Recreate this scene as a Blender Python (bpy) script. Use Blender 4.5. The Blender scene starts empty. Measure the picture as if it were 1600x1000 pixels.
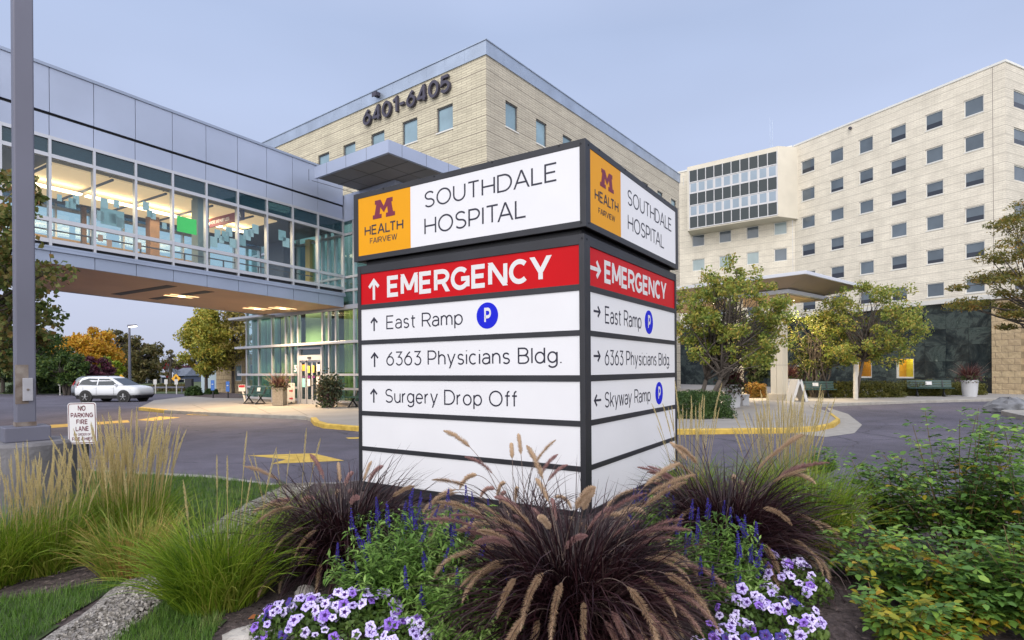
import bpy, math, random
import numpy as np
from mathutils import Vector, Matrix

# ------------------------------------------------------------------ camera, sky, light, exposure
S = bpy.context.scene
COL = S.collection
EYE, FOC, ROLL = 1.75, 900.0, 0.0075        # eye height (m), focal length and roll measured on the 1600 px wide photograph
cam_d = bpy.data.cameras.new('camera'); cam = bpy.data.objects.new('camera', cam_d); COL.objects.link(cam)
cam_d.sensor_width = 36.0; cam_d.lens = 36.0 * FOC / 1600.0
cam_d.shift_y = 77.0 / 1600.0
cam_d.clip_start = 0.05; cam_d.clip_end = 3000
cam.matrix_world = Matrix.Translation((0, 0, EYE)) @ Matrix.Rotation(math.radians(90), 4, 'X') @ Matrix.Rotation(-ROLL, 4, 'Z')
S.camera = cam

SUN_EL, SUN_AZ = math.radians(40), math.radians(200)     # azimuth clockwise from +Y: behind the camera
W = bpy.data.worlds.new("World"); S.world = W; W.use_nodes = True
nt = W.node_tree; nt.nodes.clear()
def wn(t, **k):
    n = nt.nodes.new(t)
    for a, b in k.items(): setattr(n, a, b)
    return n
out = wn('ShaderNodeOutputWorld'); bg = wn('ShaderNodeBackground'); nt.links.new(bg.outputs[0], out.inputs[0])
sky = wn('ShaderNodeTexSky', sky_type='NISHITA', sun_disc=False, sun_elevation=SUN_EL, sun_rotation=SUN_AZ, dust_density=4.0, air_density=1.0)
tc = wn('ShaderNodeTexCoord'); sep = wn('ShaderNodeSeparateXYZ'); nt.links.new(tc.outputs['Generated'], sep.inputs[0])
ramp = wn('ShaderNodeValToRGB')           # even overcast dusk veil: pale at the horizon, periwinkle higher up
els = ramp.color_ramp.elements
els[0].position = 0.0; els[0].color = (6.0, 6.5, 8.2, 1)
els[1].position = 1.0; els[1].color = (9.0, 9.6, 12.5, 1)  # zenith, out of view, raised to add light from above
for p, c in ((0.10, (6.1, 6.6, 8.5, 1)), (0.25, (5.6, 6.4, 8.7, 1)), (0.50, (4.85, 5.9, 8.45, 1))):
    e = els.new(p); e.color = c
nt.links.new(sep.outputs['Z'], ramp.inputs[0])
noise = wn('ShaderNodeTexNoise'); noise.inputs['Scale'].default_value = 1.6; noise.inputs['Detail'].default_value = 3
mp = wn('ShaderNodeMapping'); mp.inputs['Scale'].default_value = (1, 1, 3.0)
nt.links.new(tc.outputs['Generated'], mp.inputs[0]); nt.links.new(mp.outputs[0], noise.inputs['Vector'])
mr = wn('ShaderNodeMapRange'); mr.inputs['From Min'].default_value = 0.3; mr.inputs['From Max'].default_value = 0.7
mr.inputs['To Min'].default_value = 0.95; mr.inputs['To Max'].default_value = 1.09
nt.links.new(noise.outputs['Fac'], mr.inputs['Value'])
# unseen sky behind the camera, made brighter and warmer to light the scene
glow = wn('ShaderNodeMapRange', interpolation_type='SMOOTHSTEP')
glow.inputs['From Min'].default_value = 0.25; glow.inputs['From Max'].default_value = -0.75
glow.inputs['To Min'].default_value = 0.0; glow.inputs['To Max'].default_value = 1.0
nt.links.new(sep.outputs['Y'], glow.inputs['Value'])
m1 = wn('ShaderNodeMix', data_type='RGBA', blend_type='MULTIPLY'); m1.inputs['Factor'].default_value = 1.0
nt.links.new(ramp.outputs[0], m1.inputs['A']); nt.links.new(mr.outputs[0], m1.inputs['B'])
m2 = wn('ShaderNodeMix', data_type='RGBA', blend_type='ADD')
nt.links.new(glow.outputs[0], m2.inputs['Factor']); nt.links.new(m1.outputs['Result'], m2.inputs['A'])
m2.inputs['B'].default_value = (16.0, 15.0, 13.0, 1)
m3 = wn('ShaderNodeMix', data_type='RGBA', blend_type='MIX'); m3.inputs['Factor'].default_value = 0.08
nt.links.new(m2.outputs['Result'], m3.inputs['A']); nt.links.new(sky.outputs[0], m3.inputs['B'])
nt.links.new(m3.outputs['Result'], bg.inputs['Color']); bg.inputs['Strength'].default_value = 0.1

sun_d = bpy.data.lights.new('sun', 'SUN'); sun_d.energy = 1.4; sun_d.angle = math.radians(35); sun_d.color = (1.0, 0.95, 0.88)
sun = bpy.data.objects.new('sun', sun_d); COL.objects.link(sun)
sdir = Vector((math.sin(SUN_AZ) * math.cos(SUN_EL), math.cos(SUN_AZ) * math.cos(SUN_EL), math.sin(SUN_EL)))
sun.rotation_euler = sdir.to_track_quat('Z', 'Y').to_euler()
S.view_settings.view_transform = 'Standard'; S.view_settings.look = 'None'
S.view_settings.exposure = 0.0; S.view_settings.gamma = 1.0; S.view_settings.use_curve_mapping = False
cy = S.cycles
cy.max_bounces = 6; cy.diffuse_bounces = 3; cy.glossy_bounces = 3; cy.transparent_max_bounces = 16; cy.transmission_bounces = 4
cy.caustics_reflective = False; cy.caustics_refractive = False; cy.sample_clamp_indirect = 4.0; cy.use_denoising = True

# ------------------------------------------------------------------ measuring helpers
def ray(px, py):
    dx, dy = px - 800.0, py - 577.0
    return (dx - ROLL * dy) / FOC, (dy + ROLL * dx) / FOC
def at(px, py, D):
    u, v = ray(px, py); return Vector((u * D, D, EYE - v * D))
def gp(px, py, z=0.0):
    u, v = ray(px, py); D = (EYE - z) / v; return Vector((u * D, D, z))
def sstep(a, b, x):
    t = max(0.0, min(1.0, (x - a) / (b - a))); return t * t * (3 - 2 * t)
def drop(x, y):                       # the car park falls away a little behind the skyway
    return -0.22 * sstep(26, 40, y) * sstep(-5, -13, x)
def bedz(x, y):                       # low mound of the planting bed
    return 0.13 + 0.32 * math.exp(-(((x - 0.5) / 3.2) ** 2 + ((y - 5.0) / 2.6) ** 2))
def bp(px, py):
    z = 0.3
    for _ in range(8):
        p = gp(px, py, z); z = bedz(p.x, p.y)
    return Vector((p.x, p.y, z))
class Frame:
    """right-angled building frame: local +x runs away to the right, local +y away to the left"""
    def __init__(s, px, D, a):
        u, _ = ray(px, 577); a = math.radians(a); s.a = a
        s.o = Vector((u * D, D, 0)); s.R = Vector((math.sin(a), math.cos(a), 0)); s.L = Vector((-math.cos(a), math.sin(a), 0))
        s.rz = math.pi / 2 - a
    def hit(s, px, py, n, t, off):
        u, v = ray(px, py); d = Vector((u, 1, 0)); k = (s.o.dot(n) + off) / d.dot(n)
        return (d * k - s.o).dot(t), EYE - v * k
    def X0(s, px, py, off=0.0): return s.hit(px, py, s.R, s.L, off)     # (y, z) on plane x = off
    def Y0(s, px, py, off=0.0): return s.hit(px, py, s.L, s.R, off)     # (x, z) on plane y = off
    def root(s, name, label, cat, group=None):
        o = thing(name, label, cat, s.o, group, s.rz); return o
    def w(s, x, y, z=0): return s.o + s.R * x + s.L * y + Vector((0, 0, z))

# ------------------------------------------------------------------ objects
def tag(o, label, cat=None, group=None, kind=None):
    if label: o['label'] = label
    if cat: o['category'] = cat
    if group: o['group'] = group
    if kind: o['kind'] = kind
    return o
def thing(name, label, cat, loc=(0, 0, 0), group=None, rz=0.0):
    o = bpy.data.objects.new(name, None); COL.objects.link(o); o.empty_display_size = 0.2
    o.location = loc; o.rotation_euler = (0, 0, rz)
    return tag(o, label, cat, group)
def link(name, me, parent=None, mtx=None):
    o = bpy.data.objects.new(name, me); COL.objects.link(o)
    if parent: o.parent = parent
    if mtx is not None: o.matrix_local = mtx
    return o
def copy_tree(o, kids, parent=None):
    c = o.copy(); COL.objects.link(c)
    if parent: c.parent = parent
    for ch in kids.get(o, ()): copy_tree(ch, kids, c)
    return c
def kidmap():
    k = {}
    for o in COL.objects:
        if o.parent: k.setdefault(o.parent, []).append(o)
    return k

class MB:
    def __init__(s): s.v = []; s.f = []; s.m = []; s.mi = 0
    def mat(s, i): s.mi = i; return s
    def add(s, vs, fs):
        b = len(s.v); s.v += [tuple(v) for v in vs]
        for f in fs: s.f.append([i + b for i in f]); s.m.append(s.mi)
        return s
    def box(s, x0, x1, y0, y1, z0, z1):
        return s.add([(x0, y0, z0), (x1, y0, z0), (x1, y1, z0), (x0, y1, z0), (x0, y0, z1), (x1, y0, z1), (x1, y1, z1), (x0, y1, z1)],
                     [(3, 2, 1, 0), (4, 5, 6, 7), (0, 1, 5, 4), (1, 2, 6, 5), (2, 3, 7, 6), (3, 0, 4, 7)])
    def hexa(s, b, t):            # 4 bottom + 4 top points
        return s.add(list(b) + list(t), [(3, 2, 1, 0), (4, 5, 6, 7), (0, 1, 5, 4), (1, 2, 6, 5), (2, 3, 7, 6), (3, 0, 4, 7)])
    def bar(s, p, q, w, h=None):  # rectangular bar from p to q
        p, q = Vector(p), Vector(q); h = h or w; d = (q - p).normalized()
        up = Vector((0, 0, 1)) if abs(d.z) < 0.95 else Vector((0, 1, 0))
        r = d.cross(up).normalized() * w / 2; u = r.cross(d).normalized() * h / 2
        return s.hexa([p - r - u, p + r - u, p + r + u, p - r + u], [q - r - u, q + r - u, q + r + u, q - r + u])
    def tube(s, pts, rad, n=8, cap=True):
        pts = [Vector(p) for p in pts]; rad = rad if hasattr(rad, '__len__') else [rad] * len(pts)
        vs = []; fs = []; ref = Vector((0.3, 0.9, 0.1))
        for i, p in enumerate(pts):
            d = (pts[min(i + 1, len(pts) - 1)] - pts[max(i - 1, 0)]).normalized()
            a = d.cross(ref)
            if a.length < 0.1: a = d.cross(Vector((1, 0, 0)))
            a.normalize(); b = d.cross(a)
            for k in range(n):
                t = 2 * math.pi * k / n; vs.append(p + (a * math.cos(t) + b * math.sin(t)) * rad[i])
        for i in range(len(pts) - 1):
            for k in range(n):
                fs.append((i * n + k, i * n + (k + 1) % n, (i + 1) * n + (k + 1) % n, (i + 1) * n + k))
        if cap: fs.append(tuple(range(n - 1, -1, -1))); fs.append(tuple(range((len(pts) - 1) * n, len(pts) * n)))
        return s.add(vs, fs)
    def lathe(s, prof, n=24, c=(0, 0, 0)):
        vs = []; fs = []
        for r, z in prof:
            for k in range(n):
                t = 2 * math.pi * k / n; vs.append((c[0] + r * math.cos(t), c[1] + r * math.sin(t), c[2] + z))
        for i in range(len(prof) - 1):
            for k in range(n): fs.append((i * n + k, i * n + (k + 1) % n, (i + 1) * n + (k + 1) % n, (i + 1) * n + k))
        fs.append(tuple(range(n - 1, -1, -1))); fs.append(tuple(range((len(prof) - 1) * n, len(prof) * n)))
        return s.add(vs, fs)
    def prism(s, poly, z0, z1):   # polygon in xy (ccw), extruded in z
        n = len(poly)
        vs = [(p[0], p[1], z0) for p in poly] + [(p[0], p[1], z1) for p in poly]
        fs = [tuple(range(n - 1, -1, -1)), tuple(range(n, 2 * n))] + [(i, (i + 1) % n, n + (i + 1) % n, n + i) for i in range(n)]
        return s.add(vs, fs)
    def build(s, name, mats, parent=None, mtx=None, smooth=False, bevel=0.0):
        me = bpy.data.meshes.new(name); me.from_pydata(s.v, [], s.f)
        mats = mats if isinstance(mats, (list, tuple)) else [mats]
        for m in mats: me.materials.append(m)
        if len(mats) > 1: me.polygons.foreach_set('material_index', s.m)
        if smooth: me.polygons.foreach_set('use_smooth', [True] * len(me.polygons))
        me.update()
        o = link(name, me, parent, mtx)
        if bevel:
            md = o.modifiers.new('bevel', 'BEVEL'); md.width = bevel; md.segments = 2; md.limit_method = 'ANGLE'
        return o
def build_np(name, v, f, mats, parent=None, mi=None, smooth=False, lnk=True):
    me = bpy.data.meshes.new(name); n, k = f.shape
    me.vertices.add(len(v)); me.vertices.foreach_set('co', np.ascontiguousarray(v, dtype=np.float32).ravel())
    me.loops.add(n * k); me.loops.foreach_set('vertex_index', np.ascontiguousarray(f, dtype=np.int32).ravel())
    me.polygons.add(n); me.polygons.foreach_set('loop_start', np.arange(0, n * k, k, dtype=np.int32))
    mats = mats if isinstance(mats, (list, tuple)) else [mats]
    for m in mats: me.materials.append(m)
    if mi is not None: me.polygons.foreach_set('material_index', np.ascontiguousarray(mi, dtype=np.int32))
    if smooth: me.polygons.foreach_set('use_smooth', np.ones(n, dtype=bool))
    me.update(calc_edges=True); me.validate()
    return link(name, me, parent) if lnk else me

# ------------------------------------------------------------------ materials
def mat(name, col, rough=0.6, metal=0.0, var=0.0, scale=8.0, bump=0.0, bscale=None, emit=None, es=0.0, spec=0.5, col2=None, detail=5.0, stretch=None):
    m = bpy.data.materials.new(name); m.use_nodes = True; t = m.node_tree; b = t.nodes['Principled BSDF']
    b.inputs['Roughness'].default_value = rough; b.inputs['Metallic'].default_value = metal
    b.inputs['Specular IOR Level'].default_value = spec
    b.inputs['Base Color'].default_value = (*col, 1)
    if var or col2 or bump:
        c = t.nodes.new('ShaderNodeTexCoord'); nz = t.nodes.new('ShaderNodeTexNoise')
        nz.inputs['Scale'].default_value = scale; nz.inputs['Detail'].default_value = detail
        src = c.outputs['Object']
        if stretch:
            mpn = t.nodes.new('ShaderNodeMapping'); mpn.inputs['Scale'].default_value = stretch
            t.links.new(src, mpn.inputs[0]); src = mpn.outputs[0]
        t.links.new(src, nz.inputs['Vector'])
        if var or col2:
            r = t.nodes.new('ShaderNodeValToRGB'); r.color_ramp.elements[0].position = 0.3; r.color_ramp.elements[1].position = 0.7
            lo = [x * (1 - var) for x in col]; hi = col2 or [min(1, x * (1 + var)) for x in col]
            r.color_ramp.elements[0].color = (*lo, 1); r.color_ramp.elements[1].color = (*hi, 1)
            t.links.new(nz.outputs['Fac'], r.inputs[0]); t.links.new(r.outputs[0], b.inputs['Base Color'])
        if bump:
            n2 = t.nodes.new('ShaderNodeTexNoise'); n2.inputs['Scale'].default_value = bscale or scale * 4; n2.inputs['Detail'].default_value = 4
            t.links.new(src, n2.inputs['Vector'])
            bp_ = t.nodes.new('ShaderNodeBump'); bp_.inputs['Strength'].default_value = bump; bp_.inputs['Distance'].default_value = 0.02
            t.links.new(n2.outputs['Fac'], bp_.inputs['Height']); t.links.new(bp_.outputs[0], b.inputs['Normal'])
    if emit: b.inputs['Emission Color'].default_value = (*emit, 1); b.inputs['Emission Strength'].default_value = es
    return m
def masonry(name, c1, c2, mortar, axis, bw, bh, msize=0.01, band=None, bump=0.4, off=0.5):
    """coursed masonry on a wall whose horizontal runs along local x or y"""
    m = mat(name, c1, 0.85); t = m.node_tree; b = t.nodes['Principled BSDF']
    c = t.nodes.new('ShaderNodeTexCoord'); sp = t.nodes.new('ShaderNodeSeparateXYZ'); cb = t.nodes.new('ShaderNodeCombineXYZ')
    t.links.new(c.outputs['Object'], sp.inputs[0]); t.links.new(sp.outputs[axis], cb.inputs['X']); t.links.new(sp.outputs['Z'], cb.inputs['Y'])
    br = t.nodes.new('ShaderNodeTexBrick'); br.offset = off
    br.inputs['Color1'].default_value = (*c1, 1); br.inputs['Color2'].default_value = (*c2, 1); br.inputs['Mortar'].default_value = (*mortar, 1)
    br.inputs['Scale'].default_value = 1; br.inputs['Mortar Size'].default_value = msize; br.inputs['Brick Width'].default_value = bw; br.inputs['Row Height'].default_value = bh
    br.inputs['Mortar Smooth'].default_value = 0.3
    t.links.new(cb.outputs[0], br.inputs['Vector'])
    nz = t.nodes.new('ShaderNodeTexNoise'); nz.inputs['Scale'].default_value = 0.5; nz.inputs['Detail'].default_value = 8; nz.inputs['Roughness'].default_value = 0.65
    t.links.new(c.outputs['Object'], nz.inputs['Vector'])
    r = t.nodes.new('ShaderNodeMapRange'); r.inputs['From Min'].default_value = 0.3; r.inputs['From Max'].default_value = 0.7
    r.inputs['To Min'].default_value = 0.86; r.inputs['To Max'].default_value = 1.1
    t.links.new(nz.outputs['Fac'], r.inputs['Value'])
    mx = t.nodes.new('ShaderNodeMix'); mx.data_type = 'RGBA'; mx.blend_type = 'MULTIPLY'; mx.inputs['Factor'].default_value = 1
    t.links.new(br.outputs['Color'], mx.inputs['A']); t.links.new(r.outputs[0], mx.inputs['B'])
    last = mx.outputs['Result']
    bpn = t.nodes.new('ShaderNodeBump'); bpn.inputs['Strength'].default_value = bump; bpn.inputs['Distance'].default_value = 0.02; bpn.invert = True
    if band:                       # darker joint every `band` metres of height
        md = t.nodes.new('ShaderNodeMath'); md.operation = 'FRACT'; dv = t.nodes.new('ShaderNodeMath'); dv.operation = 'DIVIDE'; dv.inputs[1].default_value = band
        lt = t.nodes.new('ShaderNodeMath'); lt.operation = 'LESS_THAN'; lt.inputs[1].default_value = 0.055
        t.links.new(sp.outputs['Z'], dv.inputs[0]); t.links.new(dv.outputs[0], md.inputs[0]); t.links.new(md.outputs[0], lt.inputs[0])
        m4 = t.nodes.new('ShaderNodeMix'); m4.data_type = 'RGBA'; m4.inputs['B'].default_value = (*[x * 0.8 for x in mortar], 1)
        t.links.new(lt.outputs[0], m4.inputs['Factor']); t.links.new(last, m4.inputs['A']); last = m4.outputs['Result']
    t.links.new(last, b.inputs['Base Color'])
    t.links.new(br.outputs['Fac'], bpn.inputs['Height']); t.links.new(bpn.outputs[0], b.inputs['Normal'])
    return m
def glass(name, tint, refl=0.12, ior=1.5, dark=0.0, rough=0.02, body=None):
    """thin pane: see-through tint + sharp reflection (+ a little coating colour)"""
    m = bpy.data.materials.new(name); m.use_nodes = True; t = m.node_tree; t.nodes.clear()
    o = t.nodes.new('ShaderNodeOutputMaterial'); tr = t.nodes.new('ShaderNodeBsdfTransparent'); tr.inputs[0].default_value = (*tint, 1)
    gl = t.nodes.new('ShaderNodeBsdfGlossy'); gl.inputs['Roughness'].default_value = rough; gl.inputs['Color'].default_value = (0.9, 0.95, 1, 1)
    fr = t.nodes.new('ShaderNodeLayerWeight'); pw = t.nodes.new('ShaderNodeMath'); pw.operation = 'POWER'; pw.inputs[1].default_value = 4.0
    ad = t.nodes.new('ShaderNodeMath'); ad.operation = 'MULTIPLY_ADD'; ad.use_clamp = True; ad.inputs[1].default_value = 0.7; ad.inputs[2].default_value = refl
    t.links.new(fr.outputs['Facing'], pw.inputs[0]); t.links.new(pw.outputs[0], ad.inputs[0])
    mx = t.nodes.new('ShaderNodeMixShader'); t.links.new(ad.outputs[0], mx.inputs[0]); t.links.new(gl.outputs[0], mx.inputs[2])
    if body:
        df = t.nodes.new('ShaderNodeBsdfDiffuse'); df.inputs[0].default_value = (*body[0], 1)
        mb = t.nodes.new('ShaderNodeMixShader'); mb.inputs[0].default_value = body[1]
        t.links.new(tr.outputs[0], mb.inputs[1]); t.links.new(df.outputs[0], mb.inputs[2]); t.links.new(mb.outputs[0], mx.inputs[1])
    else: t.links.new(tr.outputs[0], mx.inputs[1])
    t.links.new(mx.outputs[0], o.inputs[0]); return m
def leafmat(name, cols, trans=0.25, rough=0.55, nscale=3.0):
    """leaf colours drawn per leaf (mesh island) with a slow drift through the plant"""
    m = bpy.data.materials.new(name); m.use_nodes = True; t = m.node_tree; b = t.nodes['Principled BSDF']; o = t.nodes['Material Output']
    g = t.nodes.new('ShaderNodeNewGeometry'); c = t.nodes.new('ShaderNodeTexCoord'); nz = t.nodes.new('ShaderNodeTexNoise')
    nz.inputs['Scale'].default_value = nscale; t.links.new(c.outputs['Object'], nz.inputs['Vector'])
    a = t.nodes.new('ShaderNodeMix'); a.data_type = 'FLOAT'; a.inputs['Factor'].default_value = 0.5
    t.links.new(g.outputs['Random Per Island'], a.inputs['A'])
    mrn = t.nodes.new('ShaderNodeMapRange'); mrn.inputs['From Min'].default_value = 0.3; mrn.inputs['From Max'].default_value = 0.7
    t.links.new(nz.outputs['Fac'], mrn.inputs['Value']); t.links.new(mrn.outputs[0], a.inputs['B'])
    r = t.nodes.new('ShaderNodeValToRGB'); e = r.color_ramp.elements; n = len(cols)
    e[0].color = (*cols[0], 1); e[0].position = 0.08; e[1].color = (*cols[-1], 1); e[1].position = 0.92
    for i in range(1, n - 1): q = e.new(0.08 + 0.84 * i / (n - 1)); q.color = (*cols[i], 1)
    t.links.new(a.outputs['Result'], r.inputs[0]); t.links.new(r.outputs[0], b.inputs['Base Color'])
    b.inputs['Roughness'].default_value = rough; b.inputs['Specular IOR Level'].default_value = 0.35
    tl = t.nodes.new('ShaderNodeBsdfTranslucent'); t.links.new(r.outputs[0], tl.inputs[0])
    mx = t.nodes.new('ShaderNodeMixShader'); mx.inputs[0].default_value = trans
    t.links.new(b.outputs[0], mx.inputs[1]); t.links.new(tl.outputs[0], mx.inputs[2]); t.links.new(mx.outputs[0], o.inputs[0])
    return m
def lampmat(name, col, s): return mat(name, col, 0.5, emit=col, es=s)

# monoline geometric alphabet, drawn as ribbons: 'p' = stroke through points, 'd' = diagonal with level ends
def arcp(cx, cy, rx, ry, a0, a1, n=14):
    return [(cx + rx * math.cos(math.radians(a0 + (a1 - a0) * i / n)), cy + ry * math.sin(math.radians(a0 + (a1 - a0) * i / n))) for i in range(n + 1)]
XH = 0.70
def p_(*a):
    r = []
    for q in a: r += q if isinstance(q, list) else [q]
    return ('p', r)
_bowl = lambda: ('p', arcp(.5, XH / 2, .5, XH / 2, 0, 360, 28))
_six = [p_((.78, 1), (.42, .80), arcp(.5, .33, .5, .33, 135, 495, 28))]
GLY = {
 'S': (.64, [p_(arcp(.5, .755, .46, .245, 28, 270), arcp(.5, .255, .5, .255, 90, -152))]),
 'O': (.92, [p_(arcp(.5, .5, .5, .5, 0, 360, 36))]),
 'U': (.74, [p_((0, 1), (0, .4), arcp(.5, .4, .5, .4, 180, 360), (1, .4), (1, 1))]),
 'T': (.68, [p_((0, 1), (1, 1)), p_((.5, 0), (.5, 1))]),
 'H': (.74, [p_((0, 0), (0, 1)), p_((1, 0), (1, 1)), p_((0, .5), (1, .5))]),
 'D': (.80, [p_((0, 0), (0, 1), (.4, 1), arcp(.42, .5, .58, .5, 90, -90, 20), (0, 0), (0, .05))]),
 'A': (.84, [('d', (0, 0), (.5, 1)), ('d', (1, 0), (.5, 1)), p_((.2, .3), (.8, .3))]),
 'L': (.56, [p_((0, 1), (0, 0), (1, 0))]),
 'E': (.60, [p_((1, 1), (0, 1), (0, 0), (1, 0)), p_((0, .51), (.9, .51))]),
 'F': (.58, [p_((1, 1), (0, 1), (0, 0)), p_((0, .5), (.9, .5))]),
 'P': (.64, [p_((0, 0), (0, 1), (.5, 1), arcp(.52, .70, .48, .30, 90, -90), (0, .40))]),
 'I': (.0, [p_((0, 0), (0, 1))]),
 'M': (.86, [p_((0, 0), (0, 1)), p_((1, 0), (1, 1)), ('d', (.5, .22), (0, 1)), ('d', (.5, .22), (1, 1))]),
 'R': (.68, [p_((0, 0), (0, 1), (.5, 1), arcp(.52, .72, .48, .28, 90, -90), (0, .44)), ('d', (1, 0), (.55, .44))]),
 'G': (.84, [p_(arcp(.5, .5, .5, .5, 45, 318, 26), (.98, .16), (.98, .47), (.56, .47))]),
 'N': (.76, [p_((0, 0), (0, 1)), p_((1, 0), (1, 1)), ('d', (1, 0), (0, 1))]),
 'C': (.80, [p_(arcp(.5, .5, .5, .5, 46, 314, 26))]),
 'Y': (.78, [('d', (.5, .40), (0, 1)), ('d', (.5, .40), (1, 1)), p_((.5, 0), (.5, .45))]),
 'V': (.82, [('d', (.5, 0), (0, 1)), ('d', (.5, 0), (1, 1))]),
 'W': (1.16, [('d', (.26, 0), (0, 1)), ('d', (.26, 0), (.5, 1)), ('d', (.74, 0), (.5, 1)), ('d', (.74, 0), (1, 1))]),
 'K': (.70, [p_((0, 0), (0, 1)), ('d', (.1, .40), (1, 1)), ('d', (1, 0), (.36, .58))]),
 'B': (.66, [p_((0, 0), (0, 1), (.5, 1), arcp(.52, .76, .40, .24, 90, -90), (0, .52)), p_((.5, .52), arcp(.55, .26, .45, .26, 90, -90), (0, 0))]),
 '6': (.60, _six), '3': (.56, [p_((.04, 1), (.92, 1), (.42, .62), (.5, .62), arcp(.5, .31, .5, .31, 88, -150))]),
 '4': (.66, [p_((.78, 0), (.78, 1)), ('d', (0, .24), (.78, 1)), p_((0, .24), (1, .24))]),
 '0': (.66, [p_(arcp(.5, .5, .5, .5, 0, 360, 30))]), '1': (.30, [p_((1, 0), (1, 1), (0, .82))]),
 '5': (.60, [p_((.9, 1), (.12, 1), (.06, .54), arcp(.46, .32, .52, .32, 115, -150))]), '-': (.36, [p_((0, .42), (1, .42))]),
 '.': (.02, [p_((.5, -.02), (.5, .05))]),
 'a': (.50, [p_((.08, .60), arcp(.5, .46, .5, .24, 145, 0), (1, 0)), p_((1, .40), (.45, .40), arcp(.44, .2, .44, .2, 90, 270), arcp(.5, .26, .5, .26, 270, 350))]),
 's': (.44, [p_(arcp(.5, .525, .44, .175, 25, 270), arcp(.5, .175, .48, .175, 90, -150))]),
 't': (.34, [p_((.4, .92), (.4, .2), arcp(.75, .2, .35, .2, 180, 285)), p_((0, XH), (1, XH))]),
 'm': (.86, [p_((0, 0), (0, XH)), p_((0, .42), arcp(.25, .42, .25, .28, 180, 0), (.5, 0)), p_((.5, .42), arcp(.75, .42, .25, .28, 180, 0), (1, 0))]),
 'n': (.50, [p_((0, 0), (0, XH)), p_((0, .40), arcp(.5, .40, .5, .30, 180, 0), (1, 0))]),
 'h': (.50, [p_((0, 0), (0, 1)), p_((0, .40), arcp(.5, .40, .5, .30, 180, 0), (1, 0))]),
 'r': (.28, [p_((0, 0), (0, XH)), p_((0, .38), arcp(1, .36, 1, .34, 180, 95))]),
 'p': (.58, [p_((0, -.28), (0, XH)), _bowl()]), 'd': (.58, [p_((1, 0), (1, 1)), _bowl()]),
 'g': (.56, [p_((1, XH), (1, -.02), arcp(.5, -.02, .5, .26, 0, -150)), ('p', arcp(.5, .37, .5, .33, 0, 360, 28))]),
 'o': (.60, [_bowl()]), 'c': (.52, [p_(arcp(.52, XH / 2, .52, XH / 2, 48, 312, 20))]),
 'e': (.56, [p_((0, .36), (1, .36), arcp(.5, XH / 2, .5, XH / 2, 0, 318, 24))]),
 'u': (.50, [p_((0, XH), (0, .30), arcp(.5, .30, .5, .30, 180, 360), (1, XH)), p_((1, 0), (1, .4))]),
 'y': (.56, [('d', (.5, 0), (0, XH)), ('d', (.24, -.28), (1, XH))]), 'w': (.84, [('d', (.26, 0), (0, XH)), ('d', (.26, 0), (.5, XH)), ('d', (.74, 0), (.5, XH)), ('d', (.74, 0), (1, XH))]),
 'k': (.50, [p_((0, 0), (0, 1)), ('d', (.05, .24), (1, XH)), ('d', (1, 0), (.38, .44))]),
 'i': (.0, [p_((0, 0), (0, XH)), p_((0, .92), (0, .97))]), 'l': (.0, [p_((0, 0), (0, 1))]),
 'f': (.36, [p_((.42, 0), (.42, .76), arcp(.80, .76, .38, .24, 180, 80)), p_((0, XH), (.95, XH))]),
}
KERN = {'LT': -.22, 'TA': -.20, 'AL': -.04, 'FA': -.08, 'AI': -.03, 'CY': -.08, 'ff': -.08, 'DA': -.05, 'LE': -.05, 'Ra': -.04, 'wa': -.06, 'ay': -.06, 'yw': -.06, 'rg': -.04, 'RK': -.03, 'PA': -.12, 'LA': -.1}
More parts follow.
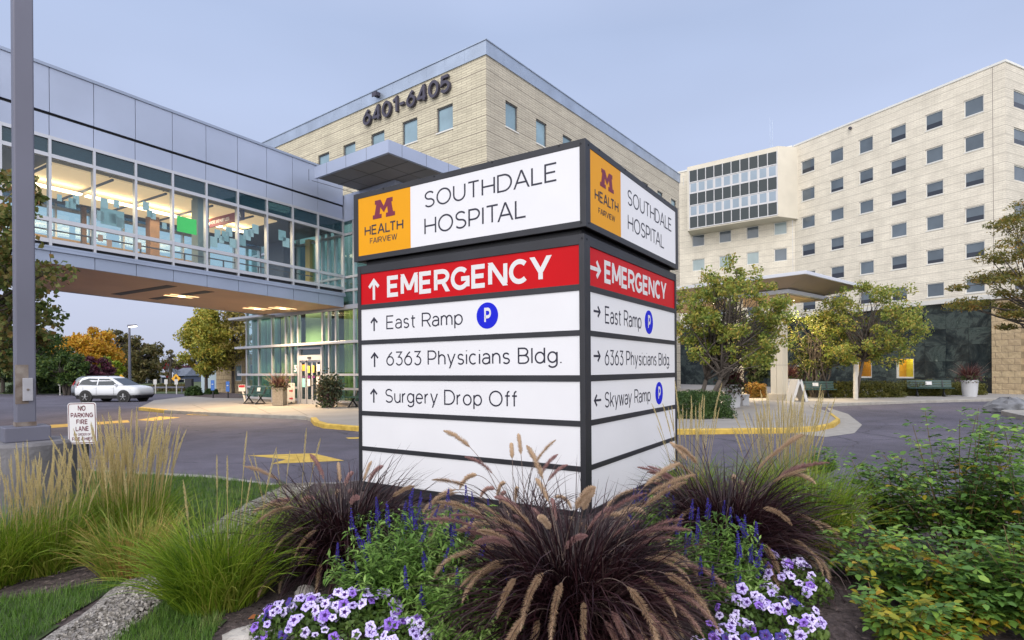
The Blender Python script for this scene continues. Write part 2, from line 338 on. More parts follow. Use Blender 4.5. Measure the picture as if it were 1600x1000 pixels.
def text_geo(txt, w, track, t, sx, sz, x0, zb, f):
    """letters as ribbons of stroke width w (cap height 1), placed and scaled; returns nothing, fills MB f"""
    x = 0.0; k = 0; prev = ''
    items = []
    for ch in txt:
        if ch == ' ': x += 0.40; prev = ''; continue
        W_, st = GLY[ch]; x += KERN.get(prev + ch, 0.0); prev = ch
        def Q(p): return (x + w / 2 + p[0] * W_, w / 2 + p[1] * (1 - w))
        for kind, *pp in st:
            if kind == 'p': items.append(('p', [Q(p) for p in pp[0]]))
            else:
                (ax, ay), (bx, by) = pp
                P0 = [x + w / 2 + ax * W_, ay]; P1 = [x + w / 2 + bx * W_, by]
                if ay not in (0, 1): P0[1] = w / 2 + ay * (1 - w) - w * .2
                if by not in (0, 1, XH): P1[1] = w / 2 + by * (1 - w) + w * .2
                if by == XH: P1[1] = w + XH * (1 - w)
                d = Vector((P1[0] - P0[0], P1[1] - P0[1])); hw = 0.5 * w * d.length / max(1e-6, abs(d.y))
                items.append(('q', [(P0[0] - hw, P0[1]), (P0[0] + hw, P0[1]), (P1[0] + hw, P1[1]), (P1[0] - hw, P1[1])]))
        x += W_ + w + track
    total = x - track
    kx = sx / total
    for kind, pts in items:
        z = t + (k % 7) * 0.00012; k += 1
        def T(p, zz): return (x0 + p[0] * kx, zb + p[1] * sz, zz)
        if kind == 'q':
            n = 4; quad = [T(p, z) for p in pts]; low = [T(p, 0) for p in pts]
            f.add(low + quad, [(4, 5, 6, 7), (0, 1, 5, 4), (1, 2, 6, 5), (2, 3, 7, 6), (3, 0, 4, 7)]); continue
        V = [Vector(p) for p in pts]; cl = (V[0] - V[-1]).length < 1e-4
        if cl: V = V[:-1]
        V = [v for i, v in enumerate(V) if i == 0 or (v - V[i - 1]).length > 1e-4]
        N = len(V); Lf = []; Rt = []
        for i in range(N):
            a = V[i - 1] if (i or cl) else None; b = V[(i + 1) % N] if (i < N - 1 or cl) else None
            d1 = (V[i] - a).normalized() if a is not None else None; d2 = (b - V[i]).normalized() if b is not None else None
            if d1 is None: d1 = d2
            if d2 is None: d2 = d1
            n1 = Vector((-d1.y, d1.x)); n2 = Vector((-d2.y, d2.x)); m = n1 + n2
            if m.length < 0.2: m = n1
            m.normalize(); q = w / 2 / max(0.5, m.dot(n1)); Lf.append(V[i] + m * q); Rt.append(V[i] - m * q)
        vs = [T(p, z) for p in Lf] + [T(p, z) for p in Rt] + [T(p, 0) for p in Lf] + [T(p, 0) for p in Rt]; fs = []
        for i in range(N if cl else N - 1):
            j = (i + 1) % N
            fs += [(i, N + i, N + j, j), (2 * N + i, i, j, 2 * N + j), (N + i, 3 * N + i, 3 * N + j, N + j)]
        if not cl: fs += [(0, 2 * N, 3 * N, N), (N - 1, 2 * N - 1, 4 * N - 1, 3 * N - 1)]
        f.add(vs, fs)
def text_fit(txt, m, parent, base, x0, x1, zb, capz, ext=0.003, weight=0.085, name='lettering', track=0.13):
    """lettering spans x0..x1 on its face, baseline zb, capitals reach capz; `base` places the face (x right, y up, z out)"""
    f = MB(); text_geo(txt, weight, track, ext, x1 - x0, capz - zb, x0, zb, f)
    return f.build(name, m, parent, base)
def face_m(o, r, n):                  # face matrix from origin, right vector, outward normal (all local to the parent)
    r, n, u = Vector(r), Vector(n), Vector((0, 0, 1)); o = Vector(o)
    return Matrix(((r.x, u.x, n.x, o.x), (r.y, u.y, n.y, o.y), (r.z, u.z, n.z, o.z), (0, 0, 0, 1)))
# ------------------------------------------------------------------ wayfinding sign
M_frame = mat('dark_bronze_frame', (0.028, 0.029, 0.036), 0.45, 0.3, var=0.15, scale=3)
M_screw = mat('screw_metal', (0.02, 0.02, 0.025), 0.35, 0.6)
M_acry = mat('white_acrylic', (0.50, 0.50, 0.53), 0.3, var=0.03, scale=2, emit=(0.93, 0.93, 1.0), es=0.26)
M_orange = mat('orange_acrylic', (0.60, 0.26, 0.002), 0.4, var=0.04, scale=2, emit=(1.0, 0.46, 0.006), es=0.14,spec=0.2)
M_red = mat('red_acrylic', (0.42, 0.002, 0.006), 0.4, var=0.05, scale=2, emit=(0.85, 0.002, 0.01), es=0.12,spec=0.15)
M_ink = mat('sign_ink', (0.012, 0.012, 0.03), 0.5)
M_maroon = mat('maroon_ink', (0.13, 0.006, 0.03), 0.5, emit=(0.3, 0.01, 0.05), es=0.12)
M_blue = mat('blue_disc', (0.006, 0.012, 0.5), 0.5, emit=(0.01, 0.02, 0.8), es=0.1,spec=0.2)
M_white = mat('white_lettering', (0.55, 0.55, 0.57), 0.4, emit=(0.95, 0.95, 1.0), es=0.12)

SF = Frame(914, 5.0, 32.8)
sg = SF.root('wayfinding_sign', 'tall dark framed illuminated hospital sign with orange header squares and a red emergency row', 'sign')
OV = 0.035
yW = SF.X0(565, 560)[0] + 0.012; xW = SF.Y0(1055.5, 560)[0] + 0.012      # face widths
zt = SF.X0(908, 365)[1]
rows_l = [(381.6, 443.6), (453.5, 515.4), (524.3, 586.2), (596.5, 657.8), (667, 729), (737.6, 800)]
rows = [(SF.X0(905.5, a)[1], SF.X0(905.5, b)[1]) for a, b in rows_l]
eL = SF.X0(905.5, 560)[0]; eR = SF.Y0(923.5, 560)[0]                      # inner edges at the corner post
zb = rows[-1][1] - 0.10
# header box levels
hz0 = SF.X0(918, 353, -OV)[1]; hz1 = SF.X0(917, 214.5, -OV)[1]
hp0 = SF.X0(905.8, 344.5, -OV)[1]; hp1 = SF.X0(905.3, 228.4, -OV)[1]
hyW = SF.X0(552.6, 350, -OV)[0]; hpy = SF.X0(559.5, 350, -OV)[0]
hxW = SF.Y0(1059.5, 370, -OV)[0]; hpx = SF.Y0(1056, 370, -OV)[0]
heL = SF.X0(905.5, 280, -OV)[0]; heR = SF.Y0(922.6, 280, -OV)[0]
# lower cabinet: posts, rails and dark core
f = MB()
g = 0.012
f.box(g * 2, xW - g, g * 2, yW - g, zb, zt - 0.002)
f.box(0, eR, 0, eL, zb - 0.02, zt)                                        # corner post
f.box(0, 0.09, yW, yW + 0.045, zb - 0.02, zt); f.box(xW, xW + 0.045, 0, 0.09, zb - 0.02, zt)
f.box(xW - 0.05, xW + 0.045, yW - 0.05, yW + 0.045, zb - 0.02, zt)
edges = [zt] + [z for r in rows for z in r] + [zb]
for i in range(0, len(edges), 2):
    a, b = edges[i], edges[i + 1]
    f.box(0.003, 0.06, eL, yW, b, a); f.box(eR, xW, 0.003, 0.06, b, a)
f.build('cabinet_frame', M_frame, sg, bevel=0.003)
f = MB(); f.box(0.08, xW - 0.05, 0.08, yW - 0.05, zb - 0.5, zb); f.build('plinth', M_frame, sg)
f = MB(); f.box(0.05, xW - 0.05, 0.05, yW - 0.05, zt, hz0); f.build('neck', M_frame, sg)
# header box
f = MB()
f.box(-OV + 0.025, hxW - 0.02, -OV + 0.025, hyW - 0.02, hz0, hz1)
f.box(-OV, heR, -OV, heL, hz0, hz1)
f.box(-OV, 0.05, hpy, hyW, hz0, hz1); f.box(hpx, hxW, -OV, 0.05, hz0, hz1)
for a, b in ((hz0, hp0), (hp1, hz1)):
    f.box(-OV + 0.002, 0.03, heL, hpy, a, b); f.box(heR, hpx, -OV + 0.002, 0.03, a, b)
f.build('header_frame', M_frame, sg, bevel=0.003)
sc = MB()
def screw(face, s, z, off):
    p = (off, s, z) if face == 0 else (s, off, z); q = (off - 0.004, s, z) if face == 0 else (s, off - 0.004, z)
    sc.tube([p, q], 0.009, 8)
for z in (hz0 + 0.04, hz1 - 0.04):
    for s in (heL * .45,): screw(0, s, z, -OV); screw(1, heR * .5, z, -OV)
for k in range(4):
    screw(0, heL + 0.2 + k * 0.72, hz1 - 0.012, -OV + 0.001); screw(1, heR + 0.2 + k * 0.62, hz1 - 0.012, -OV + 0.001)
for z in (zt - 0.04,): screw(0, eL * .4, z, 0); screw(1, eR * .5, z, 0)
sc.build('screw_heads', M_screw, sg)
# face placement: s runs to the reader's right
FL = face_m((0, 0, 0), (0, -1, 0), (-1, 0, 0)); FR = face_m((0, 0, 0), (1, 0, 0), (0, -1, 0))
def s_of(face, px, py, off=0.0):
    if face == 0: y, z = SF.X0(px, py, off); return -y, z
    return SF.Y0(px, py, off)
def fm(face, out):
    return (FL if face == 0 else FR) @ Matrix.Translation((0, 0, out))
def panel(name, face, s0, s1, z0, z1, m, out, lab=None):
    f = MB(); f.box(s0, s1, z0, z1, 0, 0.006); o = f.build(name, m, sg, fm(face, out))
    if lab: o['label'] = lab
    return o
PO = -0.02                             # panels sit 2 cm behind the frame face
cols = [M_red] + [M_acry] * 5
labs = [['red backlit emergency panel with an arrow up', 'white panel pointing up to the east ramp', 'white panel for the physicians building', 'white panel for the surgery drop off', 'blank white panel', 'lowest blank white panel'],
        ['red backlit emergency panel with an arrow right', 'white panel pointing right to the east ramp', 'white panel for the physicians building', 'white panel pointing left to the skyway ramp', 'blank white panel', 'lowest blank white panel']]
for k, (a, b) in enumerate(rows):
    panel('sign_panel', 0, -yW, -eL, b, a, cols[k], PO, labs[0][k]); panel('sign_panel', 1, eR, xW, b, a, cols[k], PO, labs[1][k])
# header panels: orange square + white
ol = s_of(0, 640.8, 330, -OV)[0]; orr = s_of(1, 971, 330, -OV)[0]
PH = OV - 0.012
panel('logo_panel', 0, -hpy, ol, hp0, hp1, M_orange, PH); panel('header_panel', 0, ol, -heL, hp0, hp1, M_acry, PH)
panel('logo_panel', 1, heR, orr, hp0, hp1, M_orange, PH); panel('header_panel', 1, orr, hpx, hp0, hp1, M_acry, PH)

def put(face, txt, m, L, Rr, top, base, hdr=False, w=0.085, track=0.13):
    """L, Rr: pixel x of the first and last letter; top/base: pixel y of cap line and baseline at the left end"""
    off = -OV if hdr else 0.0
    s0, z1 = s_of(face, L, top, off); _, z0 = s_of(face, L, base, off); s1, _ = s_of(face, Rr, base, off)
    return text_fit(txt, m, sg, fm(face, (PH if hdr else PO) + 0.0065), s0, s1, z0, z1, 0.001, w, track=track)
TH = 0.098
put(0, 'SOUTHDALE', M_ink, 662.4, 870.6, 299.8, 325.4, True, TH); put(0, 'HOSPITAL', M_ink, 662.4, 822.4, 340.6, 367.2, True, TH)
put(0, 'HEALTH', M_ink, 569.2, 629.8, 353.8, 369, True, 0.15, 0.12); put(0, 'FAIRVIEW', M_ink, 577.5, 620.1, 372.3, 381, True, 0.13, 0.12)
put(0, 'EMERGENCY', M_white, 603.3, 860.9, 431.4, 464.6, False, 0.20, 0.08)
put(0, 'East Ramp', M_ink, 602.2, 722, 493, 514.6, False, TH); put(0, '6363 Physicians Bldg.', M_ink, 602.2, 876.8, 549.6, 571.6, False, TH)
put(0, 'Surgery Drop Off', M_ink, 600.5, 808, 607.4, 629.4, False, TH)
put(1, 'SOUTHDALE', M_ink, 981.3, 1049.4, 294.6, 319, True, TH); put(1, 'HOSPITAL', M_ink, 981.7, 1038.1, 334, 358.4, True, TH)
put(1, 'HEALTH', M_ink, 930.1, 966.9, 293.8, 311.2, True, 0.15, 0.12); put(1, 'FAIRVIEW', M_ink, 935.9, 961.7, 323.8, 333, True, 0.13, 0.12)
put(1, 'EMERGENCY', M_white, 946.2, 1042.6, 405.7, 441.5, False, 0.20, 0.08)
put(1, 'East Ramp', M_ink, 947.3, 1004, 477.6, 505, False, TH); put(1, '6363 Physicians Bldg.', M_ink, 946.9, 1048.4, 546, 571, False, TH)
put(1, 'Skyway Ramp', M_ink, 946.9, 1018.5, 612.6, 637.6, False, TH)

def shape(name, m, face, polys, out, t=0.002):
    f = MB()
    for p in polys: f.prism(p, 0, t)
    return f.build(name, m, sg, fm(face, out))
def arrow(face, cx, cz, h, way, m, w):
    """arrow centred on cx, cz with length h"""
    def tr(p):
        x, y = p
        if way == 'up': return (cx + x, cz + y)
        return (cx + y, cz - x) if way == 'right' else (cx - y, cz + x)
    H = h / 2; a = h * 0.36; k = w * 0.72
    polys = [[(-w / 2, -H), (w / 2, -H), (w / 2, H - w * 0.7), (-w / 2, H - w * 0.7)],
             [(0, H), (-a, H - a), (-a + k, H - a - k), (0, H - 2 * k)], [(0, H), (0, H - 2 * k), (a - k, H - a - k), (a, H - a)]]
    ps = []
    for i, p in enumerate(polys):
        ps.append([tr(q) for q in p])
    f = MB()
    for i, p in enumerate(ps): f.prism(p, 0, 0.002 + 0.0004 * i)
    return f.build('arrow', m, sg, fm(face, PO + 0.0065))
def arr(face, x0, x1, y0, y1, way, m, w):
    s0, _ = s_of(face, x0, (y0 + y1) / 2); s1, _ = s_of(face, x1, (y0 + y1) / 2)
    _, za = s_of(face, (x0 + x1) / 2, y0); _, zc = s_of(face, (x0 + x1) / 2, y1)
    h = abs(za - zc) if way == 'up' else abs(s1 - s0)
    arrow(face, (s0 + s1) / 2, (za + zc) / 2, h, way, m, w)
arr(0, 571.3, 594.7, 434.6, 468.3, 'up', M_white, 0.036)
for a in ((575.4, 591.2, 495.1, 517.2), (576, 592, 550, 573.5), (574.7, 590.9, 606.8, 629.2)): arr(0, *a, 'up', M_ink, 0.02)
arr(1, 924.4, 941, 397.8, 442.5, 'right', M_white, 0.036)
for a, wy in (((929.7, 940.4, 472.8, 500.3), 'right'), ((929.7, 940.4, 542.5, 570), 'right'), ((930, 941.2, 611.3, 639.5), 'left')): arr(1, *a, wy, M_ink, 0.02)
def parking(face, px, py, dy):
    s, z = s_of(face, px, py); _, z2 = s_of(face, px, py + dy); r = z - z2
    f = MB(); f.prism([(s + r * math.cos(i * math.pi / 24), z + r * math.sin(i * math.pi / 24)) for i in range(48)], 0, 0.002)
    o = f.build('parking_disc', M_blue, sg, fm(face, PO + 0.0065))
    w = r * 0.62
    text_fit('P', M_white, sg, fm(face, PO + 0.0095), s - w * 0.42, s + w * 0.58, z - r * 0.60, z + r * 0.60, 0.001, 0.2, 'parking_letter')
parking(0, 760.1, 492.9, 20.6); parking(1, 1015.7, 503.4, 18.4); parking(1, 1031.6, 614.4, 17.6)
def blockM(face, x0, x1, y0, y1):
    """slab-serifed block M"""
    s0, za = s_of(face, x0, y0, -OV); s1, _ = s_of(face, x1, y0, -OV); _, zc = s_of(face, x0, y1, -OV)
    zr0 = zc; H = za - zc; Wd = s1 - s0
    def P(l): return [(s0 + a * Wd, zr0 + b * H) for a, b in l]
    L = [(0, 0), (.40, 0), (.40, .22), (.31, .22), (.345, .60), (.5, .28), (.5, .62), (.355, 1), (.10, 1), (.10, .78), (.16, .78), (.085, .22), (0, .22)]
    Rt = [(1 - a, b) for a, b in L][::-1]
    f = MB(); f.prism(P(L)[::1], 0, 0.002); f.prism(P(Rt), 0, 0.002)
    f.build('block_letter', M_maroon, sg, fm(face, PH + 0.0065))
blockM(0, 582, 616.5, 314.5, 343); blockM(1, 938.3, 959.3, 261, 289.5)
# ------------------------------------------------------------------ building helpers
def wall_holes(f, ax, off, a0, a1, z0, z1, holes, dep):
    """wall sheet with openings; ax 0: plane x=off running along y, ax 1: plane y=off running along x; reveals go inwards by dep"""
    xs = sorted({a0, a1, *[h[0] for h in holes], *[h[1] for h in holes]}); zs = sorted({z0, z1, *[h[2] for h in holes], *[h[3] for h in holes]})
    xs = [x for x in xs if a0 <= x <= a1]; zs = [z for z in zs if z0 <= z <= z1]
    P = (lambda a, z, d=0: (off + d, a, z)) if ax == 0 else (lambda a, z, d=0: (a, off + d, z))
    for i in range(len(xs) - 1):
        for j in range(len(zs) - 1):
            cx, cz = (xs[i] + xs[i + 1]) / 2, (zs[j] + zs[j + 1]) / 2
            if any(h[0] < cx < h[1] and h[2] < cz < h[3] for h in holes): continue
            f.add([P(xs[i], zs[j]), P(xs[i + 1], zs[j]), P(xs[i + 1], zs[j + 1]), P(xs[i], zs[j + 1])], [(0, 1, 2, 3)])
    for h in holes:
        c = [(h[0], h[2]), (h[1], h[2]), (h[1], h[3]), (h[0], h[3])]
        for k in range(4):
            p, q = c[k], c[(k + 1) % 4]
            f.add([P(*p), P(*q), P(*q, dep), P(*p, dep)], [(0, 1, 2, 3)])
def window(root, ax, off, a0, a1, z0, z1, fmat, pmats, fw=0.07, dep=0.10, split=0.0, sill=None):
    def bx(f, aa, ab, za, zb_, d0, d1):
        if ax == 0: f.box(off + d0, off + d1, aa, ab, za, zb_)
        else: f.box(aa, ab, off + d0, off + d1, za, zb_)
    f = MB(); d0, d1 = dep - 0.05, dep + 0.03
    bx(f, a0, a0 + fw, z0, z1, d0, d1); bx(f, a1 - fw, a1, z0, z1, d0, d1)
    bx(f, a0 + fw, a1 - fw, z0, z0 + fw, d0, d1); bx(f, a0 + fw, a1 - fw, z1 - fw, z1, d0, d1)
    w = f.build('window', fmat, root)
    g = MB(); zs = z0 + fw + (z1 - z0 - 2 * fw) * split
    g.mat(0); bx(g, a0 + fw, a1 - fw, zs, z1 - fw, dep, dep + 0.015)
    if split: g.mat(1); bx(g, a0 + fw, a1 - fw, z0 + fw, zs, dep, dep + 0.015)
    g.build('pane', pmats, w)
    if sill:
        s = MB(); bx(s, a0 - 0.04, a1 + 0.04, z0 - 0.07, z0 - 0.002, -0.04, dep - 0.06); s.build('sill', sill, w)
    return w

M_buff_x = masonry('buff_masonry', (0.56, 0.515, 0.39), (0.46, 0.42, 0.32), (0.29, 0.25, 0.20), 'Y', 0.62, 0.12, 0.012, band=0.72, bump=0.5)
M_buff_y = masonry('buff_masonry_shaded', (0.49, 0.45, 0.37), (0.41, 0.375, 0.31), (0.26, 0.235, 0.195), 'X', 0.62, 0.12, 0.012, band=0.72, bump=0.5)  # darker copy of the stone: this facade's shade is put into the colour
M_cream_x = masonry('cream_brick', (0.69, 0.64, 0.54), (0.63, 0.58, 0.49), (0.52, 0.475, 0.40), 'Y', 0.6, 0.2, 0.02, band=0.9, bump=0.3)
M_cream_y = masonry('cream_brick_shaded', (0.60, 0.56, 0.49), (0.53, 0.495, 0.435), (0.42, 0.39, 0.34), 'X', 0.6, 0.2, 0.02, band=0.9, bump=0.3)  # same brick toned down, shade of the side walls painted in
M_coping = mat('metal_coping', (0.36, 0.42, 0.52), 0.35, 0.55, var=0.12, scale=0.9)
M_coping_pale = mat('pale_coping', (0.62, 0.62, 0.60), 0.5)
M_fascia = mat('silver_panel', (0.37, 0.42, 0.55), 0.36, 0.3, var=0.10, scale=0.35)
M_fascia2 = mat('silver_panel_low', (0.29, 0.34, 0.45), 0.36, 0.3, var=0.10, scale=0.5)
M_alu = mat('aluminium_frame', (0.50, 0.51, 0.55), 0.35, 0.5)
M_dark = mat('dark_gap', (0.02, 0.022, 0.028), 0.6)
M_soffit = mat('soffit_panel', (0.42, 0.27, 0.17), 0.5, 0.0, var=0.08, scale=0.6)
M_sofd = mat('dark_soffit', (0.19, 0.19, 0.195), 0.55, var=0.12, scale=0.7)
M_winb = mat('blue_window_glass', (0.20, 0.30, 0.36), 0.06, spec=0.9, var=0.25, scale=0.6)
M_wing = mat('grey_window_glass', (0.10, 0.125, 0.15), 0.06, spec=0.7, var=0.25, scale=0.35)
M_wind = mat('dark_window_glass', (0.025, 0.03, 0.042), 0.05, spec=0.6)
M_winl = mat('pale_window_glass', (0.28, 0.35, 0.36), 0.1, spec=0.7, var=0.15, scale=0.5)
M_wfr = mat('window_frame', (0.10, 0.10, 0.11), 0.5); M_wfl = mat('pale_window_frame', (0.62, 0.61, 0.58), 0.5)
M_num = mat('bronze_numerals', (0.055, 0.05, 0.075), 0.5, 0.2)
M_glass = glass('clear_glass', (0.93, 0.97, 0.975), 0.03); M_teal = glass('teal_glass', (0.80, 0.93, 0.91), 0.05)
M_trans = glass('transom_glass', (0.42, 0.62, 0.68), 0.05, body=((0.04, 0.09, 0.12), 0.45))
M_dgl = glass('dark_glass', (0.5, 0.65, 0.65), 0.10, body=((0.03, 0.06, 0.06), 0.2))

# ------------------------------------------------------------------ office block behind the sign
OF = Frame(763, 27.0, 37.5)
ob = OF.root('office_block', 'buff stone office block with large address numerals below its metal parapet', 'building')
ztop = OF.X0(763, 62)[1]; zpar = OF.X0(763, 84)[1]
yend = OF.X0(396, 400)[0]; xend = OF.Y0(1062, 400)[0]
hx = []; inv = lambda x: x
wl = [(682.6, 707.7, 166, 205), (628.6, 652, 0, 0), (579.8, 600.6, 0, 0), (536, 555.1, 0, 0), (496.5, 513.9, 0, 0)]
za = OF.X0(682.6, 170.5)[1]; zc = OF.X0(682.6, 208.7)[1]
for a, b, *_ in wl: hx.append((OF.X0(b, 200)[0], OF.X0(a, 200)[0], zc, za))
dp = hx[1][0] - hx[0][0]; wd = hx[0][1] - hx[0][0]
for k in range(5, 9): hx.append((hx[0][0] + dp * k, hx[0][0] + dp * k + wd, zc, za))
hx = [h for h in hx if h[1] < yend]
hy = []
a0 = OF.Y0(790.1, 200)[0]; a1 = OF.Y0(809.3, 200)[0]; b0 = OF.Y0(837.7, 200)[0]
z1_ = OF.Y0(790.1, 156)[1]; z0_ = OF.Y0(790.1, 197)[1]
for k in range(9):
    s = a0 + (b0 - a0) * k
    if s + a1 - a0 < xend - 0.3: hy.append((s, s + a1 - a0, z0_, z1_))
floors = [0, -4.0, -8.0]
HX = [(h[0], h[1], h[2] + d, h[3] + d) for d in floors for h in hx if h[2] + d > 0.5]; HY = [(h[0], h[1], h[2] + d, h[3] + d) for d in floors for h in hy if h[2] + d > 0.5]
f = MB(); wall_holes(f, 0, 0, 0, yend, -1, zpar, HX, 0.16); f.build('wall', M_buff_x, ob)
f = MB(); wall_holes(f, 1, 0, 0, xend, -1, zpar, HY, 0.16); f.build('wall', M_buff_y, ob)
f = MB(); f.box(0.3, xend, yend - 0.3, yend, -1, zpar); f.box(xend - 0.3, xend, 0.3, yend - 0.3, -1, zpar); f.box(0.3, xend - 0.3, 0.3, yend - 0.3, zpar - 0.3, zpar); f.build('rear_wall', M_buff_x, ob)
f = MB(); f.box(-0.06, xend + 0.06, -0.06, 0.3, zpar, ztop); f.box(-0.06, 0.3, 0.3, yend + 0.06, zpar, ztop); f.box(-0.10, 0.32, -0.10, yend + 0.1, ztop, ztop + 0.05); f.box(0.32, xend + 0.1, -0.10, 0.32, ztop, ztop + 0.05)
cp = f.build('parapet', M_coping, ob)
f = MB()
for k in range(1, 17): f.box(-0.064, -0.05, k * 1.3, k * 1.3 + 0.012, zpar, ztop)
for k in range(1, 20): f.box(k * 1.3, k * 1.3 + 0.012, -0.064, -0.05, zpar, ztop)
f.build('panel_joint', M_fascia2, cp)
for h in HX: window(ob, 0, 0, *h, M_wfr, M_winb, 0.06, 0.12, sill=M_wfl)
for h in HY: window(ob, 1, 0, *h, M_wfr, M_winb, 0.06, 0.12, sill=M_wfl)
n0y, n1 = OF.X0(570.8, 175.1); _, n0 = OF.X0(570.8, 199.4); n1y, _ = OF.X0(706.8, 146)
text_fit('6401-6405', M_num, ob, face_m((-0.30, 0, 0), (0, -1, 0), (-1, 0, 0)) @ Matrix.Translation((0, 0, -0.25)), -n0y, -n1y, n0, n1, 0.14, 0.17, 'address_numerals', 0.13)
yy, zz = OF.X0(593, 152); f = MB(); f.box(-0.35, -0.06, yy - 0.14, yy + 0.14, zz - 0.02, zz + 0.18); f.box(-0.40, -0.35, yy - 0.17, yy + 0.17, zz - 0.08, zz + 0.14); f.build('floodlight', M_num, ob)
# ------------------------------------------------------------------ glazed entrance pavilion
EF = Frame(619, 24.2, 37.5)
ep = EF.root('entrance_pavilion', 'glazed entrance pavilion with green curtains, sunshades and sliding door number 3', 'building')
ye = EF.X0(386, 560)[0]; zce = EF.X0(619, 280)[1]; xe = 4.4
mul = [386.4, 405.1, 426, 447.6, 456.8, 466.7, 505.2, 515.1, 526.1, 554.7]
my = [EF.X0(m, 560)[0] for m in mul] + [EF.X0(554.7, 560)[0] - 1.5, 0.1]
railz = [EF.X0(430, 494.5)[1], EF.X0(430, 541.5)[1], EF.X0(430, 585.5)[1], EF.X0(430, 605)[1], 0.32] + [EF.X0(545, y)[1] for y in (344, 366, 433, 454, 478)]
d0 = EF.X0(505.2, 560)[0]; d1 = EF.X0(468.5, 560)[0]; dzt = EF.X0(487, 543)[1]
f = MB()
for i, y in enumerate(my): f.box(-0.06, 0.10, y - 0.045, y + 0.045, 0.0, zce)
f.build('mullions', M_alu, ep)
for z in railz:
    f = MB()
    if z < dzt - 0.1: f.box(-0.07, 0.09, 0.1, d0 - 0.05, z - 0.05, z + 0.05); f.box(-0.07, 0.09, d1 + 0.05, ye, z - 0.05, z + 0.05)
    else: f.box(-0.07, 0.09, 0.1, ye, z - 0.05, z + 0.05)
    f.build('rail', M_alu, ep)
f = MB(); f.box(-0.02, 0.2, 0, d0 - 0.05, -1, 0.27); f.box(-0.02, 0.2, d1 + 0.05, ye, -1, 0.27); f.build('base_wall', mat('concrete_base', (0.32, 0.29, 0.25), 0.8, var=0.1), ep)
for z, ya, yb, pr in ((railz[0], EF.X0(432, 494)[0], ye + 0.55, 0.75), (railz[1], 0.2, ye + 0.55, 0.42), (railz[2], d1 + 0.1, ye + 0.55, 0.28)):
    f = MB(); f.box(-pr, -0.072, ya, yb, z - 0.055, z + 0.065); f.build('sunshade', M_alu, ep, bevel=0.01)
rows_g = sorted([0.32] + railz[:4]) + sorted(railz[5:]) + [zce]
f = MB(); f.box(0.0, 0.012, 0.1, d0 - 0.03, 0.3, zce); f.box(0.0, 0.012, d1 + 0.03, ye, 0.3, zce); f.box(0.0, 0.012, d0 - 0.03, d1 + 0.03, dzt, zce)
f.build('glazing', M_teal, ep)
f = MB(); f.box(0.1, xe, 0.0, 0.012, 0.3, zce); f.build('glazing', M_teal, ep)
f = MB()
for k in range(5): f.box(0.1 + k * 1.05, 0.2 + k * 1.05, -0.06, 0.1, 0.0, zce)
for z in railz: f.box(0.2, xe, -0.07, 0.09, z - 0.05, z + 0.05)
f.build('side_mullions', M_alu, ep)
M_curt = mat('green_curtain', (0.27, 0.28, 0.08), 0.9, var=0.4, scale=1.1, stretch=(1, 6, 0.12))
M_curt2 = mat('teal_curtain', (0.13, 0.23, 0.20), 0.9, var=0.4, scale=1.1, stretch=(1, 6, 0.12))
def curtain(ya, yb, z0, z1, m, amp=0.05, x=0.45):
    n = int((yb - ya) / 0.03); f = MB(); vs = []; fs = []; rr = random.Random(int(ya * 100)); ph = rr.random() * 6
    for i in range(n + 1):
        y = ya + (yb - ya) * i / n; xx = x + amp * math.sin(y * 21 + ph + 1.3 * math.sin(y * 5.3))
        vs += [(xx, y, z0), (xx, y, z1)]
    for i in range(n): fs.append((2 * i, 2 * i + 2, 2 * i + 3, 2 * i + 1))
    f.add(vs, fs); return f.build('curtain', m, ep, smooth=True)
zs1 = railz[1]
for a, b, m in ((my[2], my[0], M_curt2), (my[3] + .0, my[2], M_curt), (my[4], my[3], M_curt2), (my[9], my[8], M_curt), (0.2, my[9], M_curt2)):
    curtain(a, b, 0.3, 4.55, m)
f = MB(); f.box(0.30, 0.34, d0 + 0.05, d1 - 0.05, zs1 + 0.10, railz[0] + 0.5); f.build('screen', mat('green_screen', (0.22, 0.25, 0.13), 0.7, var=0.1, scale=1), ep)
f = MB(); f.box(3.2, 3.3, 0.2, ye - 0.2, 0, zce); f.box(0.3, 3.2, ye - 0.12, ye, 0, zce); f.box(0.3, xe, 0.2, ye - 0.2, 0.0, 0.1); f.build('inner_wall', mat('inner_wall', (0.20, 0.30, 0.30), 0.8, var=0.2, scale=0.5), ep)
f = MB(); f.box(0.3, 3.2, 0.2, ye - 0.2, 4.7, 4.95); f.build('floor_slab', mat('slab_edge', (0.12, 0.15, 0.16), 0.7), ep)
# sliding door
dt = EF.X0(487, 563)[1]
f = MB(); f.box(-0.10, 0.12, d1 - 0.10, d1 + 0.03, 0.10, dzt); f.box(-0.10, 0.12, d0 - 0.03, d0 + 0.10, 0.10, dzt); f.box(-0.10, 0.12, d0 + 0.10, d1 - 0.10, dt, dt + 0.26); f.box(-0.10, 0.12, d0 + 0.10, d1 - 0.10, dzt - 0.08, dzt)
dr = f.build('sliding_door', M_alu, ep)
f = MB(); f.box(-0.14, -0.10, (d0 + d1) / 2 - 0.13, (d0 + d1) / 2 + 0.13, dt + 0.08, dt + 0.17); f.build('motion_sensor', M_dark, dr)
lw = (d1 - d0 - 0.2) / 4
for k in range(4):
    ya = d0 + 0.10 + lw * k; f = MB(); x0 = -0.02 if k in (0, 3) else 0.03
    f.box(x0, x0 + 0.045, ya, ya + 0.07, 0.12, dt); f.box(x0, x0 + 0.045, ya + lw - 0.07, ya + lw, 0.12, dt)
    f.box(x0, x0 + 0.045, ya + 0.07, ya + lw - 0.07, 0.12, 0.36); f.box(x0, x0 + 0.045, ya + 0.07, ya + lw - 0.07, dt - 0.09, dt)
    f.build('door_leaf', M_alu, dr)
